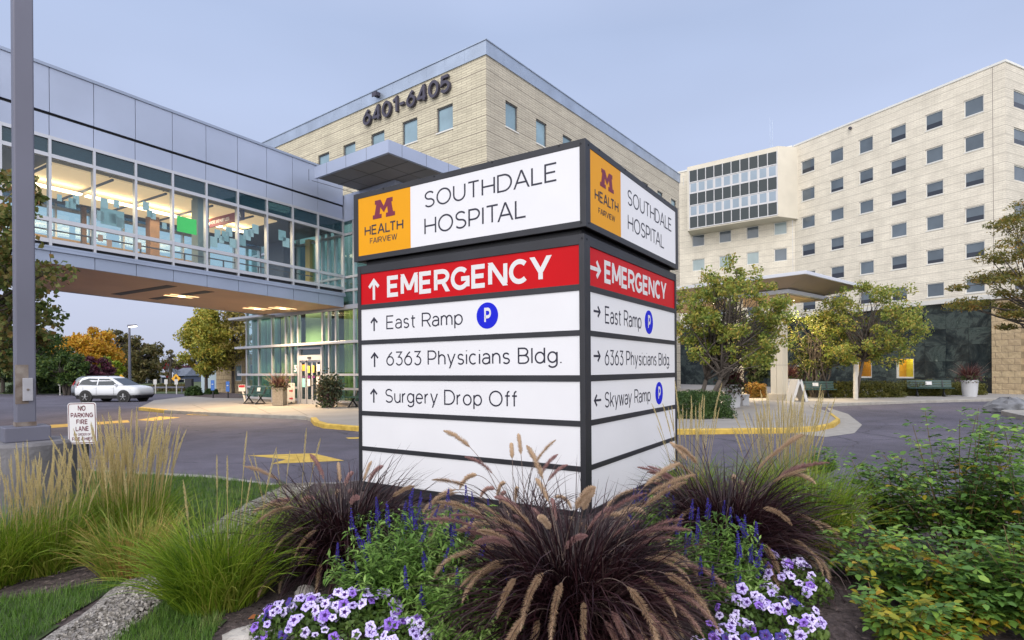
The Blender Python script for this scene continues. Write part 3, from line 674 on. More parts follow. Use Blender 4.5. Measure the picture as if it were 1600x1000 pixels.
f = MB(); f.box(0.04, 0.05, d0 + 0.1, d1 - 0.1, 0.36, dt - 0.09); f.box(0.0, 0.012, d0 + 0.1, d1 - 0.1, dt + 0.26, dzt - 0.08); f.build('door_glass', M_dgl, dr)
nw = [mat('notice_' + n, c, 0.6) for n, c in (('orange', (0.75, 0.30, 0.03)), ('yellow', (0.75, 0.55, 0.10)), ('white', (0.7, 0.7, 0.72)), ('purple', (0.14, 0.02, 0.15)), ('cyan', (0.25, 0.55, 0.60)))]
for (yy, zz, w, h, k) in ((3.4, 1.75, .22, .30, 0), (2.4, 1.65, .16, .34, 1), (1.55, 1.67, .16, .34, 1), (.6, 1.72, .26, .34, 2), (3.4, 1.38, .26, .12, 3), (2.4, 1.40, .20, .12, 3), (1.5, 1.40, .20, .10, 3), (.6, 1.38, .26, .10, 3), (3.4, .95, .26, .55, 4), (2.4, 1.0, .22, .36, 2), (.7, 1.1, .24, .4, 2)):
    yc = d0 + 0.10 + lw * yy; f = MB(); f.box(-0.034, -0.022, yc - w / 2, yc + w / 2, zz, zz + h); f.build('notice', nw[k], dr)
ym = EF.X0(463.5, 575)[0]; zt3 = EF.X0(463.5, 570.5)[1]; zb3 = EF.X0(463.5, 581)[1]
text_fit('3', M_white, ep, face_m((-0.075, 0, 0), (0, -1, 0), (-1, 0, 0)), -ym - 0.14, -ym + 0.14, zb3, zt3, 0.006, 0.24, 'door_numeral')
# canopy roof with overhang
OVH = 2.3; yc1 = EF.X0(491.5, 270, -OVH)[0]; zf1 = EF.X0(616.5, 214, -OVH)[1]; zf0 = EF.X0(616.5, 234.5, -OVH)[1]
def canopy_ring(root, o0, z0, z1, xb, yb, m, name):
    f = MB(); f.box(-o0, -o0 + 0.12, -o0, yb, z0, z1); f.box(-o0 + 0.12, xb, -o0, -o0 + 0.12, z0, z1); return f.build(name, m, root)
cr = canopy_ring(ep, OVH, zf0, zf1, 6.5, yc1, M_fascia, 'canopy')
f = MB(); f.box(-OVH + 0.12, 6.5, -OVH + 0.12, yc1, zf0 + 0.04, zf1 - 0.05); f.build('soffit', M_sofd, cr)
f = MB()
for k in range(1, 9): f.box(-OVH - 0.003, -OVH + 0.01, -OVH + k * 1.25, -OVH + k * 1.25 + 0.012, zf0, zf1); f.box(-OVH + k * 1.25 - .6, -OVH + k * 1.25 - .588, -OVH - 0.003, -OVH + 0.01, zf0, zf1)
f.build('panel_joint', M_dark, cr)
f = MB()
for k in range(1, 9): f.box(-OVH + 0.15, 6.4, -OVH + k * 1.25, -OVH + k * 1.25 + 0.02, zf0 + 0.03, zf0 + 0.045)
for k in range(0, 2): f.box(-OVH + 1.15 + k, -OVH + 1.17 + k, -OVH + 0.15, yc1, zf0 + 0.026, zf0 + 0.045)
f.build('soffit_joint', mat('soffit_joint', (0.10, 0.10, 0.105), .6), cr)
f = MB(); f.box(-0.09, 0.3, -0.09, ye, zce - 1.25, zf0 + 0.02); f.box(0.3, xe, -0.09, 0.3, zce - 1.25, zf0 + 0.02); f.build('spandrel', M_fascia, ep)

# ------------------------------------------------------------------ skyway bridge
BF = Frame(539.5, 26.2, 32.1)
br = BF.root('skyway_bridge', 'silver clad glazed skyway bridge lit inside, joining the entrance pavilion', 'skyway')
class Line:
    def __init__(s, p, q):
        (s.x0, s.z0), (s.x1, s.z1) = BF.Y0(*p), BF.Y0(*q)
    def __call__(s, x): return s.z0 + (s.z1 - s.z0) * (x - s.x0) / (s.x1 - s.x0)
LA = Line((78, 106), (490, 258)); LB = Line((78, 178.4), (535.5, 322.5)); LC = Line((78.8, 215), (535.5, 344.5)); LD = Line((78.8, 243), (535.5, 365.5))
LE = Line((78.8, 342.8), (535.5, 432)); LF = Line((78.8, 376), (535.5, 451)); LG = Line((78.8, 387), (535.5, 460)); LH = Line((77, 411), (535.5, 480))
bm = [BF.Y0(m, 300)[0] for m in (77.7, 147, 211.8, 269.5, 322, 371, 416.5, 456.8, 496.3, 535.5)]
sp = bm[1] - bm[0]; bm = [bm[0] - sp * k for k in range(6, 0, -1)] + bm
XA, XB, WB = bm[0], 0.0, 6.2
off = lambda L, d: (lambda x: L(x) + d)
def slab(f, xa, xb, ya, yb, lo, hi):
    f.hexa([(xa, ya, lo(xa)), (xb, ya, lo(xb)), (xb, yb, lo(xb)), (xa, yb, lo(xa))], [(xa, ya, hi(xa)), (xb, ya, hi(xb)), (xb, yb, hi(xb)), (xa, yb, hi(xa))]); return f
ends = bm + [XB]
for side in (0, 1):
    Y = (lambda a, b: (a, b)) if side == 0 else (lambda a, b: (WB - b, WB - a))
    for i in range(len(ends) - 1):
        a, b = ends[i] + 0.008, ends[i + 1] - 0.008
        if b - a < 0.2: continue
        slab(MB(), a, b, *Y(-0.02, 0.04), off(LB, 0.05), LA).build('fascia_panel', M_fascia, br)
        slab(MB(), a, b, *Y(0.01, 0.06), off(LC, 0.05), off(LB, -0.03)).build('frieze_panel', M_fascia, br)
        slab(MB(), a, b, *Y(-0.02, 0.05), LH, off(LG, -0.1)).build('skirt_panel', M_fascia2, br)
    f = MB()
    slab(f, XA, XB, *Y(0.08, 0.3), off(LC, 0.06), off(LA, -0.02)); slab(f, XA, XB, *Y(0.08, 0.3), off(LH, 0.03), off(LF, -0.03)); f.build('backing', M_dark, br)
    f = MB(); slab(f, XA, XB, *Y(-0.06, 0.3), LA, off(LA, 0.09)); f.build('coping', M_fascia2, br)
    f = MB(); slab(f, XA, XB, *Y(-0.08, 0.08), off(LG, -0.1), off(LG, -0.01)); slab(f, XA, XB, *Y(-0.05, 0.08), off(LG, 0.0), off(LG, 0.06)); f.build('ledge', M_fascia2, br)
    for L, h in ((LC, .05), (LD, .055), (LE, .06), (LF, .06)):
        slab(MB(), XA, XB, *Y(-0.03, 0.10), off(L, -h), off(L, h)).build('rail', M_alu, br)
    for x in bm:
        f = MB(); slab(f, x - 0.035, x + 0.035, *Y(-0.045, 0.12), off(LG, .06), LC); f.build('mullion', M_alu, br)
    slab(MB(), XA, XB, *Y(0.02, 0.032), LF, LD).build('glazing', M_glass if side == 0 else M_teal, br)
    slab(MB(), XA, XB, *Y(0.02, 0.032), LD, LC).build('transom_glazing', M_trans, br)
slab(MB(), XA, XB, 0.3, WB - 0.3, off(LA, -0.3), off(LA, 0.02)).build('roof', M_fascia2, br)
so = slab(MB(), XA, XB, 0.05, WB - 0.05, off(LH, 0.02), off(LH, 0.12)).build('soffit', M_soffit, br)
for px in (105, 285, 345):
    xs = BF.Y0(px, 440)[0]; slab(MB(), xs, xs + 0.35, 1.0, WB - 1.0, off(LH, 0.008), off(LH, 0.018)).build('soffit_groove', M_dark, so)
slab(MB(), XA, XB, 0.3, WB - 0.3, off(LG, -0.35), off(LF, -0.25)).build('floor', mat('grey_carpet', (0.2, 0.2, 0.22), 0.9), br)
slab(MB(), XA, XB, 0.15, WB - 0.15, off(LD, 0.16), off(LD, 0.26)).build('ceiling', mat('dark_ceiling', (0.10, 0.12, 0.15), 0.8), br)
M_cloud = mat('ceiling_panel_glow', (0.75, 0.62, 0.45), 0.7, emit=(1.0, 0.68, 0.36), es=0.5)  # emission stands in for warm lamplight on the ceiling panels
M_strip = lampmat('warm_light_strip', (1.0, 0.78, 0.46), 8.0)
xl = BF.Y0(95, 270)[0]; xr = BF.Y0(452, 350)[0]; xx = xl
while xx < xr - 0.5:
    c = slab(MB(), xx, min(xx + 1.62, xr), 0.8, 4.9, off(LD, 0.02), off(LD, 0.07)).build('glowing_ceiling_panel', M_cloud, br)
    slab(MB(), xx + .05, min(xx + 1.57, xr), 2.62, 2.86, off(LD, -0.22), off(LD, -0.18)).build('lamp_strip', M_strip, c); xx += 1.68
ldt = bpy.data.lights.new('skyway_lamp', 'AREA'); ldt.shape = 'RECTANGLE'; ldt.size = 9; ldt.size_y = 2.5; ldt.energy = 300; ldt.color = (1, 0.78, 0.5)
lo = bpy.data.objects.new('skyway_lamp', ldt); COL.objects.link(lo); lo.parent = br; lo.location = ((xl + xr) / 2, 3, LD((xl + xr) / 2) - 0.15)
M_wood = mat('timber_column', (0.20, 0.11, 0.065), 0.6, var=0.2, scale=2); M_bcol = mat('blue_grey_wall', (0.10, 0.13, 0.20), 0.7)
def colm(px, yy, w, m, name='column'):
    x = BF.Y0(px, 350, yy)[0]; slab(MB(), x - w / 2, x + w / 2, yy, yy + w, off(LF, -0.25), off(LD, 0.15)).build(name, m, br)
colm(242, 4.3, 0.36, M_wood); colm(318, 0.45, 0.42, mat('grey_column', (0.24, 0.29, 0.30), 0.7)); colm(132, 5.6, 0.15, M_wood); colm(463, 4.0, 1.5, M_bcol, 'inner_wall'); colm(487, 2.6, 0.3, mat('lit_column', (0.45, 0.36, 0.12), 0.7))
for yy in (0.35, 5.8):
    f = MB()
    for d in (0.35, 0.62): slab(f, XA, bm[-2], yy, yy + 0.04, off(LF, d - 0.25), off(LF, d - 0.21))
    for k in range(12): x = XA + 0.7 + k * 1.45; slab(f, x, x + 0.04, yy, yy + 0.04, off(LF, -0.25), off(LF, 0.38))
    f.build('handrail', M_wfr, br)
slab(MB(), XA, xr, 5.75, 5.85, off(LE, 0.55), off(LE, 0.68)).build('timber_rail', mat('timber_rail', (0.42, 0.26, 0.12), 0.6), br)
# films and banners on the glass
def film(px0, py0, px1, py1, m, name='window_film', yy=0.06):
    x0, z1 = BF.Y0(px0, py0, yy); x1, _ = BF.Y0(px1, py0, yy); _, z0 = BF.Y0(px0, py1, yy)
    sl = (LE(x1) - LE(x0)); f = MB()
    f.hexa([(x0, yy, z0), (x1, yy, z0 + sl), (x1, yy + 0.01, z0 + sl), (x0, yy + 0.01, z0)], [(x0, yy, z1), (x1, yy, z1 + sl), (x1, yy + 0.01, z1 + sl), (x0, yy + 0.01, z1)])
    return f.build(name, m, br)
M_gfilm = mat('green_film', (0.04, 0.62, 0.10), 0.5, emit=(0.04, 0.8, 0.12), es=0.12); M_tf = mat('teal_film', (0.24, 0.40, 0.42), 0.5); M_pf = mat('pale_film', (0.38, 0.54, 0.56), 0.5); M_of = mat('peach_film', (0.6, 0.32, 0.2), 0.5)
film(276.5, 336.5, 307, 361, M_gfilm); film(157, 323.5, 194, 349, M_tf)
rr = random.Random(4)
for px in (93, 106, 113, 119, 157, 163, 176, 182, 188, 228, 234, 240, 257, 334, 340, 346, 352, 358, 364, 378, 386, 392, 399, 441, 447):
    py = LE and 0; x = BF.Y0(px, 300)[0]; t = (px - 78) / 458.0
    base = 312 + 62 * t + (24 if 320 < px < 390 else 0) + rr.uniform(-14, 22); s = rr.uniform(3.5, 6)
    film(px - s, base - s * 1.5, px + s, base + s * 1.3, rr.choice((M_tf, M_pf, M_pf)), 'glass_square')
for px, py in ((157, 371), (171, 379), (217, 383)): film(px - 4, py - 5, px + 4, py + 5, M_of, 'glass_square')
xb_ = BF.Y0(381, 340, 0.3)[0]
def bny(px, py): # plane x = xb_
    return BF.X0(px, py, xb_)
y0b, _ = bny(378, 330); y1b, _ = bny(327, 345); zb1 = bny(368, 331.5)[1]; zb0 = bny(368, 346)[1]; ys = bny(369, 340)[0]
f = MB(); f.box(xb_, xb_ + 0.05, ys, y1b, zb0, zb1); bn = f.build('banner', mat('maroon_banner', (0.20, 0.02, 0.06), 0.5), br)
f = MB(); f.box(xb_, xb_ + 0.05, y0b - 0.1, ys - 0.01, zb0, zb1 + 0.05); f.build('banner', mat('navy_banner', (0.03, 0.05, 0.16), 0.5), br)
BFL = face_m((xb_, 0, 0), (0, -1, 0), (-1, 0, 0))
hh = zb1 - zb0
text_fit('MORE AND HURT LESS', M_white, bn, BFL @ Matrix.Translation((0, 0, 0.004)), -y1b + 0.1, -ys - 0.45, zb0 + hh * .3, zb0 + hh * .68, 0.002, 0.2, 'lettering', 0.14)
text_fit('A', M_white, bn, BFL @ Matrix.Translation((0, 0, 0.004)), -ys + 0.12, -y0b - 0.05, zb0 + hh * .3, zb0 + hh * .9, 0.002, 0.2, 'lettering')
# downlights in the soffit
def spot(loc, e, parent=None, size=150, col=(1, 0.78, 0.48), name='downlight'):
    l = bpy.data.lights.new(name, 'SPOT'); l.energy = e; l.spot_size = math.radians(size); l.spot_blend = 0.6; l.color = col; l.shadow_soft_size = 0.12
    o = bpy.data.objects.new(name, l); COL.objects.link(o); o.location = loc
    if parent: o.parent = parent
    return o
M_lamp = lampmat('lit_lamp', (1.0, 0.85, 0.58), 9.0); M_glow = lampmat('lit_lens', (1.0, 0.72, 0.38), 1.6)
def soffit_lamp(px, py):
    u, v = ray(px, py); best = None
    for k in range(400):                                # walk the ray up to the sloping soffit
        D = 10 + k * 0.05; p = Vector((u * D, D, EYE - v * D)); q = p - BF.o; x, y = q.dot(BF.R), q.dot(BF.L)
        if p.z > LH(x): best = (x, y); break
    x, y = best; z = LH(x)
    f = MB(); f.lathe([(0.13, -0.01), (0.13, 0.015)], 20, (x, y, z)); f.build('downlight_lamp', M_lamp, so)
    f = MB(); f.box(x - 0.55, x + 0.55, y + 0.16, y + 0.30, z - 0.004, z + 0.014); f.box(x - 0.55, x + 0.55, y - 0.30, y - 0.16, z - 0.004, z + 0.014); f.build('light_lens', M_glow, so)
    spot((x, y, z - 0.1), 1300, br, col=(1, 0.72, 0.42))
soffit_lamp(284, 463); soffit_lamp(402, 482.5); soffit_lamp(442, 482)

pl = bpy.data.lights.new('pavilion_fill', 'AREA'); pl.shape = 'RECTANGLE'; pl.size = 0.2; pl.size_y = ye - 1; pl.energy = 40; pl.color = (1, 0.86, 0.6)  # added fill light that boosts the interior, not a fixture of the pavilion
po = bpy.data.objects.new('pavilion_fill', pl); COL.objects.link(po); po.parent = ep; po.location = (0.2, ye / 2, 4.6)
xx = xl
while xx < xr: slab(MB(), xx - 0.03, xx + 0.03, 0.7, 5.0, off(LD, -0.06), off(LD, 0.0)).build('ceiling_rib', M_bcol, br); xx += 1.68
# ------------------------------------------------------------------ hospital tower on the right
HF = Frame(1574, 56.0, 64.5)
ht = HF.root('hospital_tower', 'cream brick hospital tower with many rows of square windows', 'building')
yl = HF.X0(1240, 300)[0]; zr = HF.X0(1574, 95)[1]
cols_h = [(1506.6, 1538), (1446, 1474), (1391, 1416.3), (1342, 1364.5), (1296.6, 1318), (1251.8, 1272.8)]
r0 = [(157.7, 184.3), (214.8, 239.3), (270.8, 294.2), (325.7, 349.5), (381, 404.8), (436, 459)]
zrow = [(HF.X0(1507, b)[1], HF.X0(1507, a)[1]) for a, b in r0]
st = (zrow[0][0] - zrow[5][0]) / 5; zrow.append((zrow[5][0] - st, zrow[5][1] - st)); zrow.append((zrow[6][0] - st, zrow[6][1] - st))
HH = []
for a, b in cols_h:
    for z0, z1 in zrow: HH.append((HF.X0(b, 300)[0], HF.X0(a, 300)[0], z0, z1))
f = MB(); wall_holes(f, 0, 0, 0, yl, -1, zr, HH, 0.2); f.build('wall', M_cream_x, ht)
xr_ = 16.0
HS = []
xs0 = HF.Y0(1585, 300)[0]
for z0, z1 in zrow:
    for k in range(3): HS.append((xs0 + k * 4.4, xs0 + k * 4.4 + 2.6, z0, z1))
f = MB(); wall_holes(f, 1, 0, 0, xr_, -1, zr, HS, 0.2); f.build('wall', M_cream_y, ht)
f = MB(); f.box(0.5, xr_, 0.5, yl, zr - 0.5, zr - 0.1); f.build('roof', M_coping_pale, ht)
f = MB(); f.box(-0.08, 0.4, -0.08, yl, zr, zr + 0.22); f.box(0.4, xr_, -0.08, 0.4, zr, zr + 0.22); f.build('coping', M_coping_pale, ht)
yj = HF.X0(1552, 300)[0]; f = MB(); f.box(-0.004, 0.02, yj - 0.025, yj + 0.025, 0, zr); f.build('control_joint', mat('joint', (0.22, 0.19, 0.17), 0.8), ht)
rr = random.Random(7)
for i, h in enumerate(HH):
    r = rr.random(); pm = [M_wing, M_wind]
    if r > 0.95: pm = [M_wind, M_wind]
    window(ht, 0, 0, *h, M_wfl, pm, 0.10, 0.15, split=rr.choice((0, 0, 0, 0.25, 0.35, 0.45)) if r < .85 else 0, sill=M_coping_pale)
for h in HS: window(ht, 1, 0, *h, M_wfl, [M_wing, M_wind], 0.09, 0.12, split=rr.choice((0, 0.35)))
# left wing of the tower (turns away), its overhanging glass bay
HG = Frame(1240, HF.w(0, yl).y, 39.0)
yg = HG.X0(1040, 300)[0]
hg = []
for row in ([(1081, 1100.5), (1123, 1142.5), (1166, 1185.5), (1209, 1229.5)],):
    for k in range(4):
        zt_, zb_ = HG.X0(1209, 348.2)[1], HG.X0(1209, 368)[1]
        for a, b in row: hg.append((HG.X0(b, 350)[0], HG.X0(a, 350)[0], zb_ - st * k, zt_ - st * k))
hg = [h for h in hg if h[2] > 2]
GM = Matrix.Translation(HG.o) @ Matrix.Rotation(HG.rz, 4, 'Z'); GM = (Matrix.Translation(HF.o) @ Matrix.Rotation(HF.rz, 4, 'Z')).inverted() @ GM
wg = HG.root('hospital_wing', 'cream hospital wing with an overhanging gridded glass bay, left of the tower', 'building')
f = MB(); wall_holes(f, 0, 0, 0, yg, -1, zr, hg, 0.2); f.box(0.4, 12, 0.4, yg - 0.1, zr - 0.5, zr - 0.2); f.box(0.05, 1.5, -1.6, -0.01, -1, zr); f.build('wall', M_cream_x, wg)
f = MB(); f.box(-0.08, 0.4, 0, yg, zr, zr + 0.22); f.build('coping', M_coping_pale, wg)
for h in hg: window(wg, 0, 0, *h, M_wfl, [M_winl if rr.random() < .5 else M_wing, M_wind], 0.10, 0.15, sill=None)
# bay box
PB = 2.6
by0 = HG.X0(1216, 300, -PB)[0]; by1 = HG.X0(1074, 300, -PB)[0]
bz1 = HG.X0(1216, 228, -PB)[1]; bz0 = HG.X0(1216, 338, -PB)[1]
pz1 = HG.X0(1214, 235.5, -PB)[1]; pz0 = HG.X0(1214, 335.5, -PB)[1]; py0 = HG.X0(1214.6, 300, -PB)[0]; py1 = HG.X0(1077.5, 300, -PB)[0]
f = MB()                                                   # splayed box: wider at the wall
f.hexa([(-PB, by0, bz0), (-PB, by1, bz0), (-0.01, by1 + .6, bz0 - .2), (-0.01, by0 - 2.0, bz0 - .2)], [(-PB, by0, bz1), (-PB, by1, bz1), (-0.01, by1 + .6, bz1 + .1), (-0.01, by0 - 2.0, bz1 + .1)])
bay = f.build('glass_bay', mat('cream_panel', (0.58, 0.54, 0.46), 0.7, var=0.06, scale=0.5), wg)
M_pdark = mat('dark_bay_glass', (0.03, 0.04, 0.045), 0.12, spec=0.4); M_plite = mat('pale_bay_panel', (0.24, 0.30, 0.37), 0.3, var=0.1, scale=0.4)
M_bfr = mat('bay_frame', (0.52, 0.52, 0.54), 0.5)
rws = [0, .205, .395, .60, .79, 1.0]                       # bottom to top
cw = (py1 - py0) / 10
for r in range(5):
    z0 = pz0 + (pz1 - pz0) * rws[r]; z1 = pz0 + (pz1 - pz0) * rws[r + 1]
    dark = r % 2 == 0; e = 0.06 if dark else 0.17
    f = MB(); f.box(-PB - 0.10, -PB - 0.004, py0, py1, z0 - 0.06, z0 + 0.06); f.build('bay_rail', M_bfr, bay)
    for c in range(10):
        a = py0 + cw * c
        f = MB(); f.box(-PB - 0.05, -PB - 0.003, a + e, a + cw - e, z0 + .07 + (0 if dark else .12), z1 - .07 - (0 if dark else .12)); f.build('bay_pane', M_pdark if dark else M_plite, bay)
        if not dark:
            f = MB(); f.box(-PB - 0.03, -PB - 0.001, a + .05, a + cw - .05, z0 + .07, z1 - .07); f.build('bay_panel', mat('bay_panel_surround', (0.55, 0.55, 0.57), 0.5) if 'bay_panel_surround' not in bpy.data.materials else bpy.data.materials['bay_panel_surround'], bay)
for c in range(11):
    a = py0 + cw * c; f = MB(); f.box(-PB - 0.09, -PB - 0.002, a - 0.05, a + 0.05, pz0 + 0.06, pz1); f.build('bay_mullion', M_bfr, bay)
for i, (px, py) in enumerate(((1203, 183), (1207, 188))):
    y, z = HG.X0(px, py, 6); f = MB(); f.tube([(6, y, zr - 0.5), (6, y, z)], [0.05, 0.02], 6); f.build('antenna', M_coping, wg)
yc, zc2 = HF.X0(1330, 201); f = MB(); f.box(-0.35, -0.05, yc - 0.12, yc + 0.12, zc2 - 0.1, zc2 + 0.15); f.tube([(-0.45, yc, zc2 - .1), (-0.2, yc, zc2)], 0.09, 8); f.build('security_camera', M_num, ht)

# ------------------------------------------------------------------ ground floor wing in dark marble
def marble(name):
    m = mat(name, (0.03, 0.04, 0.04), 0.14, spec=0.35); t = m.node_tree; b = t.nodes['Principled BSDF']
    c = t.nodes.new('ShaderNodeTexCoord'); sp_ = t.nodes.new('ShaderNodeSeparateXYZ'); cb = t.nodes.new('ShaderNodeCombineXYZ')
    t.links.new(c.outputs['Object'], sp_.inputs[0]); t.links.new(sp_.outputs['Y'], cb.inputs['X']); t.links.new(sp_.outputs['Z'], cb.inputs['Y'])
    brk = t.nodes.new('ShaderNodeTexBrick'); brk.offset = 0.0; brk.inputs['Color1'].default_value = (0, 0, 0, 1); brk.inputs['Color2'].default_value = (1, 1, 1, 1)
    brk.inputs['Mortar'].default_value = (0.5, 0.5, 0.5, 1); brk.inputs['Scale'].default_value = 1; brk.inputs['Brick Width'].default_value = 1.25; brk.inputs['Row Height'].default_value = 1.02; brk.inputs['Mortar Size'].default_value = 0.006
    t.links.new(cb.outputs[0], brk.inputs['Vector'])
    ad = t.nodes.new('ShaderNodeVectorMath'); ad.operation = 'MULTIPLY_ADD'; ad.inputs[1].default_value = (17, 9, 5)
    t.links.new(brk.outputs['Color'], ad.inputs[0]); t.links.new(cb.outputs[0], ad.inputs[2])
    nz = t.nodes.new('ShaderNodeTexNoise'); nz.inputs['Scale'].default_value = 0.6; nz.inputs['Detail'].default_value = 9; nz.inputs['Distortion'].default_value = 0.7; nz.inputs['Roughness'].default_value = 0.74
    t.links.new(ad.outputs[0], nz.inputs['Vector'])
    r = t.nodes.new('ShaderNodeValToRGB'); e = r.color_ramp.elements
    e[0].position = 0.40; e[0].color = (0.012, 0.018, 0.022, 1); e[1].position = 0.74; e[1].color = (0.24, 0.28, 0.24, 1)
    for p, cc in ((0.50, (0.028, 0.038, 0.040, 1)), (0.57, (0.07, 0.09, 0.085, 1)), (0.63, (0.03, 0.045, 0.045, 1))):
        q = e.new(p); q.color = cc
    t.links.new(nz.outputs['Fac'], r.inputs[0])
    mj = t.nodes.new('ShaderNodeMix'); mj.data_type = 'RGBA'; mj.inputs['B'].default_value = (0.008, 0.01, 0.012, 1)
    t.links.new(brk.outputs['Fac'], mj.inputs['Factor']); t.links.new(r.outputs[0], mj.inputs['A']); t.links.new(mj.outputs['Result'], b.inputs['Base Color'])
    return m
GF = Frame(1551, 34.0, 65.5)
gw = GF.root('marble_wing', 'low ground floor wing clad in dark green marble with two yellow lit windows', 'building')
gy = GF.X0(1030, 560)[0]; gz = GF.X0(1533, 462)[1]; gz0 = GF.X0(1533, 469)[1]
wins = []
for a, b in ((1399.5, 1428), (1337, 1362), (1245, 1281)):
    y0, z1 = GF.X0(b, 556); y1, _ = GF.X0(a, 556); _, z0 = GF.X0(b, 589); wins.append((y0, y1, 0.62 if a < 1300 else 0.95, 2.55 if a < 1300 else 2.3))
M_marb = marble('green_marble')
f = MB(); wall_holes(f, 0, 0, 0, gy, -1, gz0, wins, 0.25); f.build('wall', M_marb, gw)
f = MB(); f.box(0.02, 22, 0.0, gy, gz0 + 0.02, gz - 0.05); f.build('roof', M_coping_pale, gw)
f = MB(); f.box(-0.25, 0.4, -0.02, gy, gz0, gz); f.build('coping', M_coping_pale, gw)
f = MB(); f.box(0.35, 21, gy - 0.3, gy, -1, gz0); f.build('end_wall', M_cream_y, gw)
M_yw = mat('yellow_room_wall', (0.85, 0.74, 0.06), 0.8, var=0.05, scale=1); M_ow = mat('orange_room_wall', (0.75, 0.36, 0.03), 0.8)
M_grc = mat('lit_green_curtain', (0.45, 0.6, 0.08), 0.8, var=0.3, scale=1.2, stretch=(1, 7, .1))
for i, w in enumerate(wins):
    f = MB(); fw = 0.10
    f.box(0.08, 0.2, w[0], w[0] + fw, w[2], w[3]); f.box(0.08, 0.2, w[1] - fw, w[1], w[2], w[3]); f.box(0.08, 0.2, w[0] + fw, w[1] - fw, w[2], w[2] + fw); f.box(0.08, 0.2, w[0] + fw, w[1] - fw, w[3] - 0.06, w[3])
    if i == 2: f.box(0.08, 0.2, (w[0] + w[1]) / 2 - 0.05, (w[0] + w[1]) / 2 + 0.05, w[2] + fw, w[3] - 0.06)
    wo = f.build('window', M_wfl, gw); wo['label'] = ('yellow lit window with a picture inside', 'orange lit window', 'window with lit green curtain')[i]
    f = MB(); f.box(0.14, 0.15, w[0] + fw, w[1] - fw, w[2] + fw, w[3] - 0.06); f.build('pane', M_glass, wo)
    f = MB(); f.box(1.4, 1.5, w[0] - 1.5, w[1] + 1.5, w[2] - .5, w[3] + .6); f.box(0.3, 1.4, w[0] - 1.5, w[1] + 1.5, w[3] + .5, w[3] + .6); f.box(0.3, 1.4, w[1] + 1.4, w[1] + 1.5, w[2] - .5, w[3] + .5); f.box(0.3, 1.4, w[0] - 1.5, w[0] - 1.4, w[2] - .5, w[3] + .5); f.box(0.3, 1.4, w[0] - 1.5, w[1] + 1.5, w[2] - .6, w[2] - .5)
    f.build('room', (M_yw, M_ow, M_grc)[i], wo)
    l = bpy.data.lights.new('room_lamp', 'POINT'); l.energy = 30; l.color = (1, 0.95, 0.7); l.shadow_soft_size = 0.2
    o = bpy.data.objects.new('room_lamp', l); COL.objects.link(o); o.parent = gw; o.location = (0.75, (w[0] + w[1]) / 2, w[3] + 0.25)
w = wins[0]; f = MB(); ya = w[0] + 0.05; f.box(1.36, 1.4, ya, ya + 0.62, w[2] + 0.2, w[2] + 0.95); pf = f.build('picture_frame', M_white, gw); f = MB(); f.box(1.345, 1.36, ya + .1, ya + .52, w[2] + .3, w[2] + .85); f.build('picture', mat('picture_print', (0.25, 0.3, 0.3), 0.6, var=.6, scale=4), pf)
# rock faced stone pier and lit entrance beyond it
M_rock = masonry('rock_face_stone', (0.50, 0.39, 0.24), (0.42, 0.32, 0.20), (0.26, 0.20, 0.13), 'X', 0.62, 0.36, 0.015, bump=0.6)
M_rockx = masonry('rock_face_stone_front', (0.50, 0.39, 0.24), (0.42, 0.32, 0.20), (0.26, 0.20, 0.13), 'Y', 0.62, 0.36, 0.015, bump=0.6)
for mm in (M_rock, M_rockx):
    t = mm.node_tree; n2 = t.nodes.new('ShaderNodeTexNoise'); n2.inputs['Scale'].default_value = 3.2; n2.inputs['Detail'].default_value = 6
    c = [n for n in t.nodes if n.type == 'TEX_COORD'][0]; t.links.new(c.outputs['Object'], n2.inputs['Vector'])
    b2 = t.nodes.new('ShaderNodeBump'); b2.inputs['Strength'].default_value = 0.9; b2.inputs['Distance'].default_value = 0.12
    b1 = [n for n in t.nodes if n.type == 'BUMP'][0]; t.links.new(n2.outputs['Fac'], b2.inputs['Height']); t.links.new(b1.outputs[0], b2.inputs['Normal']); t.links.new(b2.outputs[0], t.nodes['Principled BSDF'].inputs['Normal'])
pw0 = GF.X0(1550.5, 560, -0.25)[0]; pw1 = GF.X0(1597, 560, -0.25)[0]
sr = GF.root('stone_pier', 'tan rock faced stone pier at the right end of the marble wing', 'pier')
f = MB(); f.box(-0.35, 1.2, pw1, pw0 - 0.02, -1, gz0 - 0.05); f.build('shaft', M_rockx, sr); f = MB(); f.box(-0.5, 1.3, pw1 - .1, pw0 - 0.02, gz0 - 0.05, gz0 + 0.25); f.build('cap', M_coping_pale, sr)
gl = GF.root('glass_lobby', 'lit glass lobby front right of the stone pier', 'building')
f = MB()
for k in range(4): f.box(0.5, 0.62, pw1 - 0.15 - k * 1.5, pw1 - 0.05 - k * 1.5, 0, gz0)
for z in (0.15, 1.3, 2.6, 3.0): f.box(0.5, 0.62, pw1 - 5, pw1, z, z + 0.1)
f.build('frame', M_wfr, gl); f = MB(); f.box(0.55, 0.56, pw1 - 5, pw1 - 0.02, 0.1, gz0); f.build('glazing', M_glass, gl)
f = MB(); f.box(3.0, 3.1, pw1 - 5, pw1, 0, gz0); f.build('lit_wall', mat('lobby_wall', (0.7, 0.45, 0.1), 0.8, emit=(1.0, .6, .15), es=0.35), gl); f = MB(); f.box(0.3, 3.0, pw1 - 5, pw1 + 0.0, gz0, gz0 + .5); f.build('roof', M_coping_pale, gl)

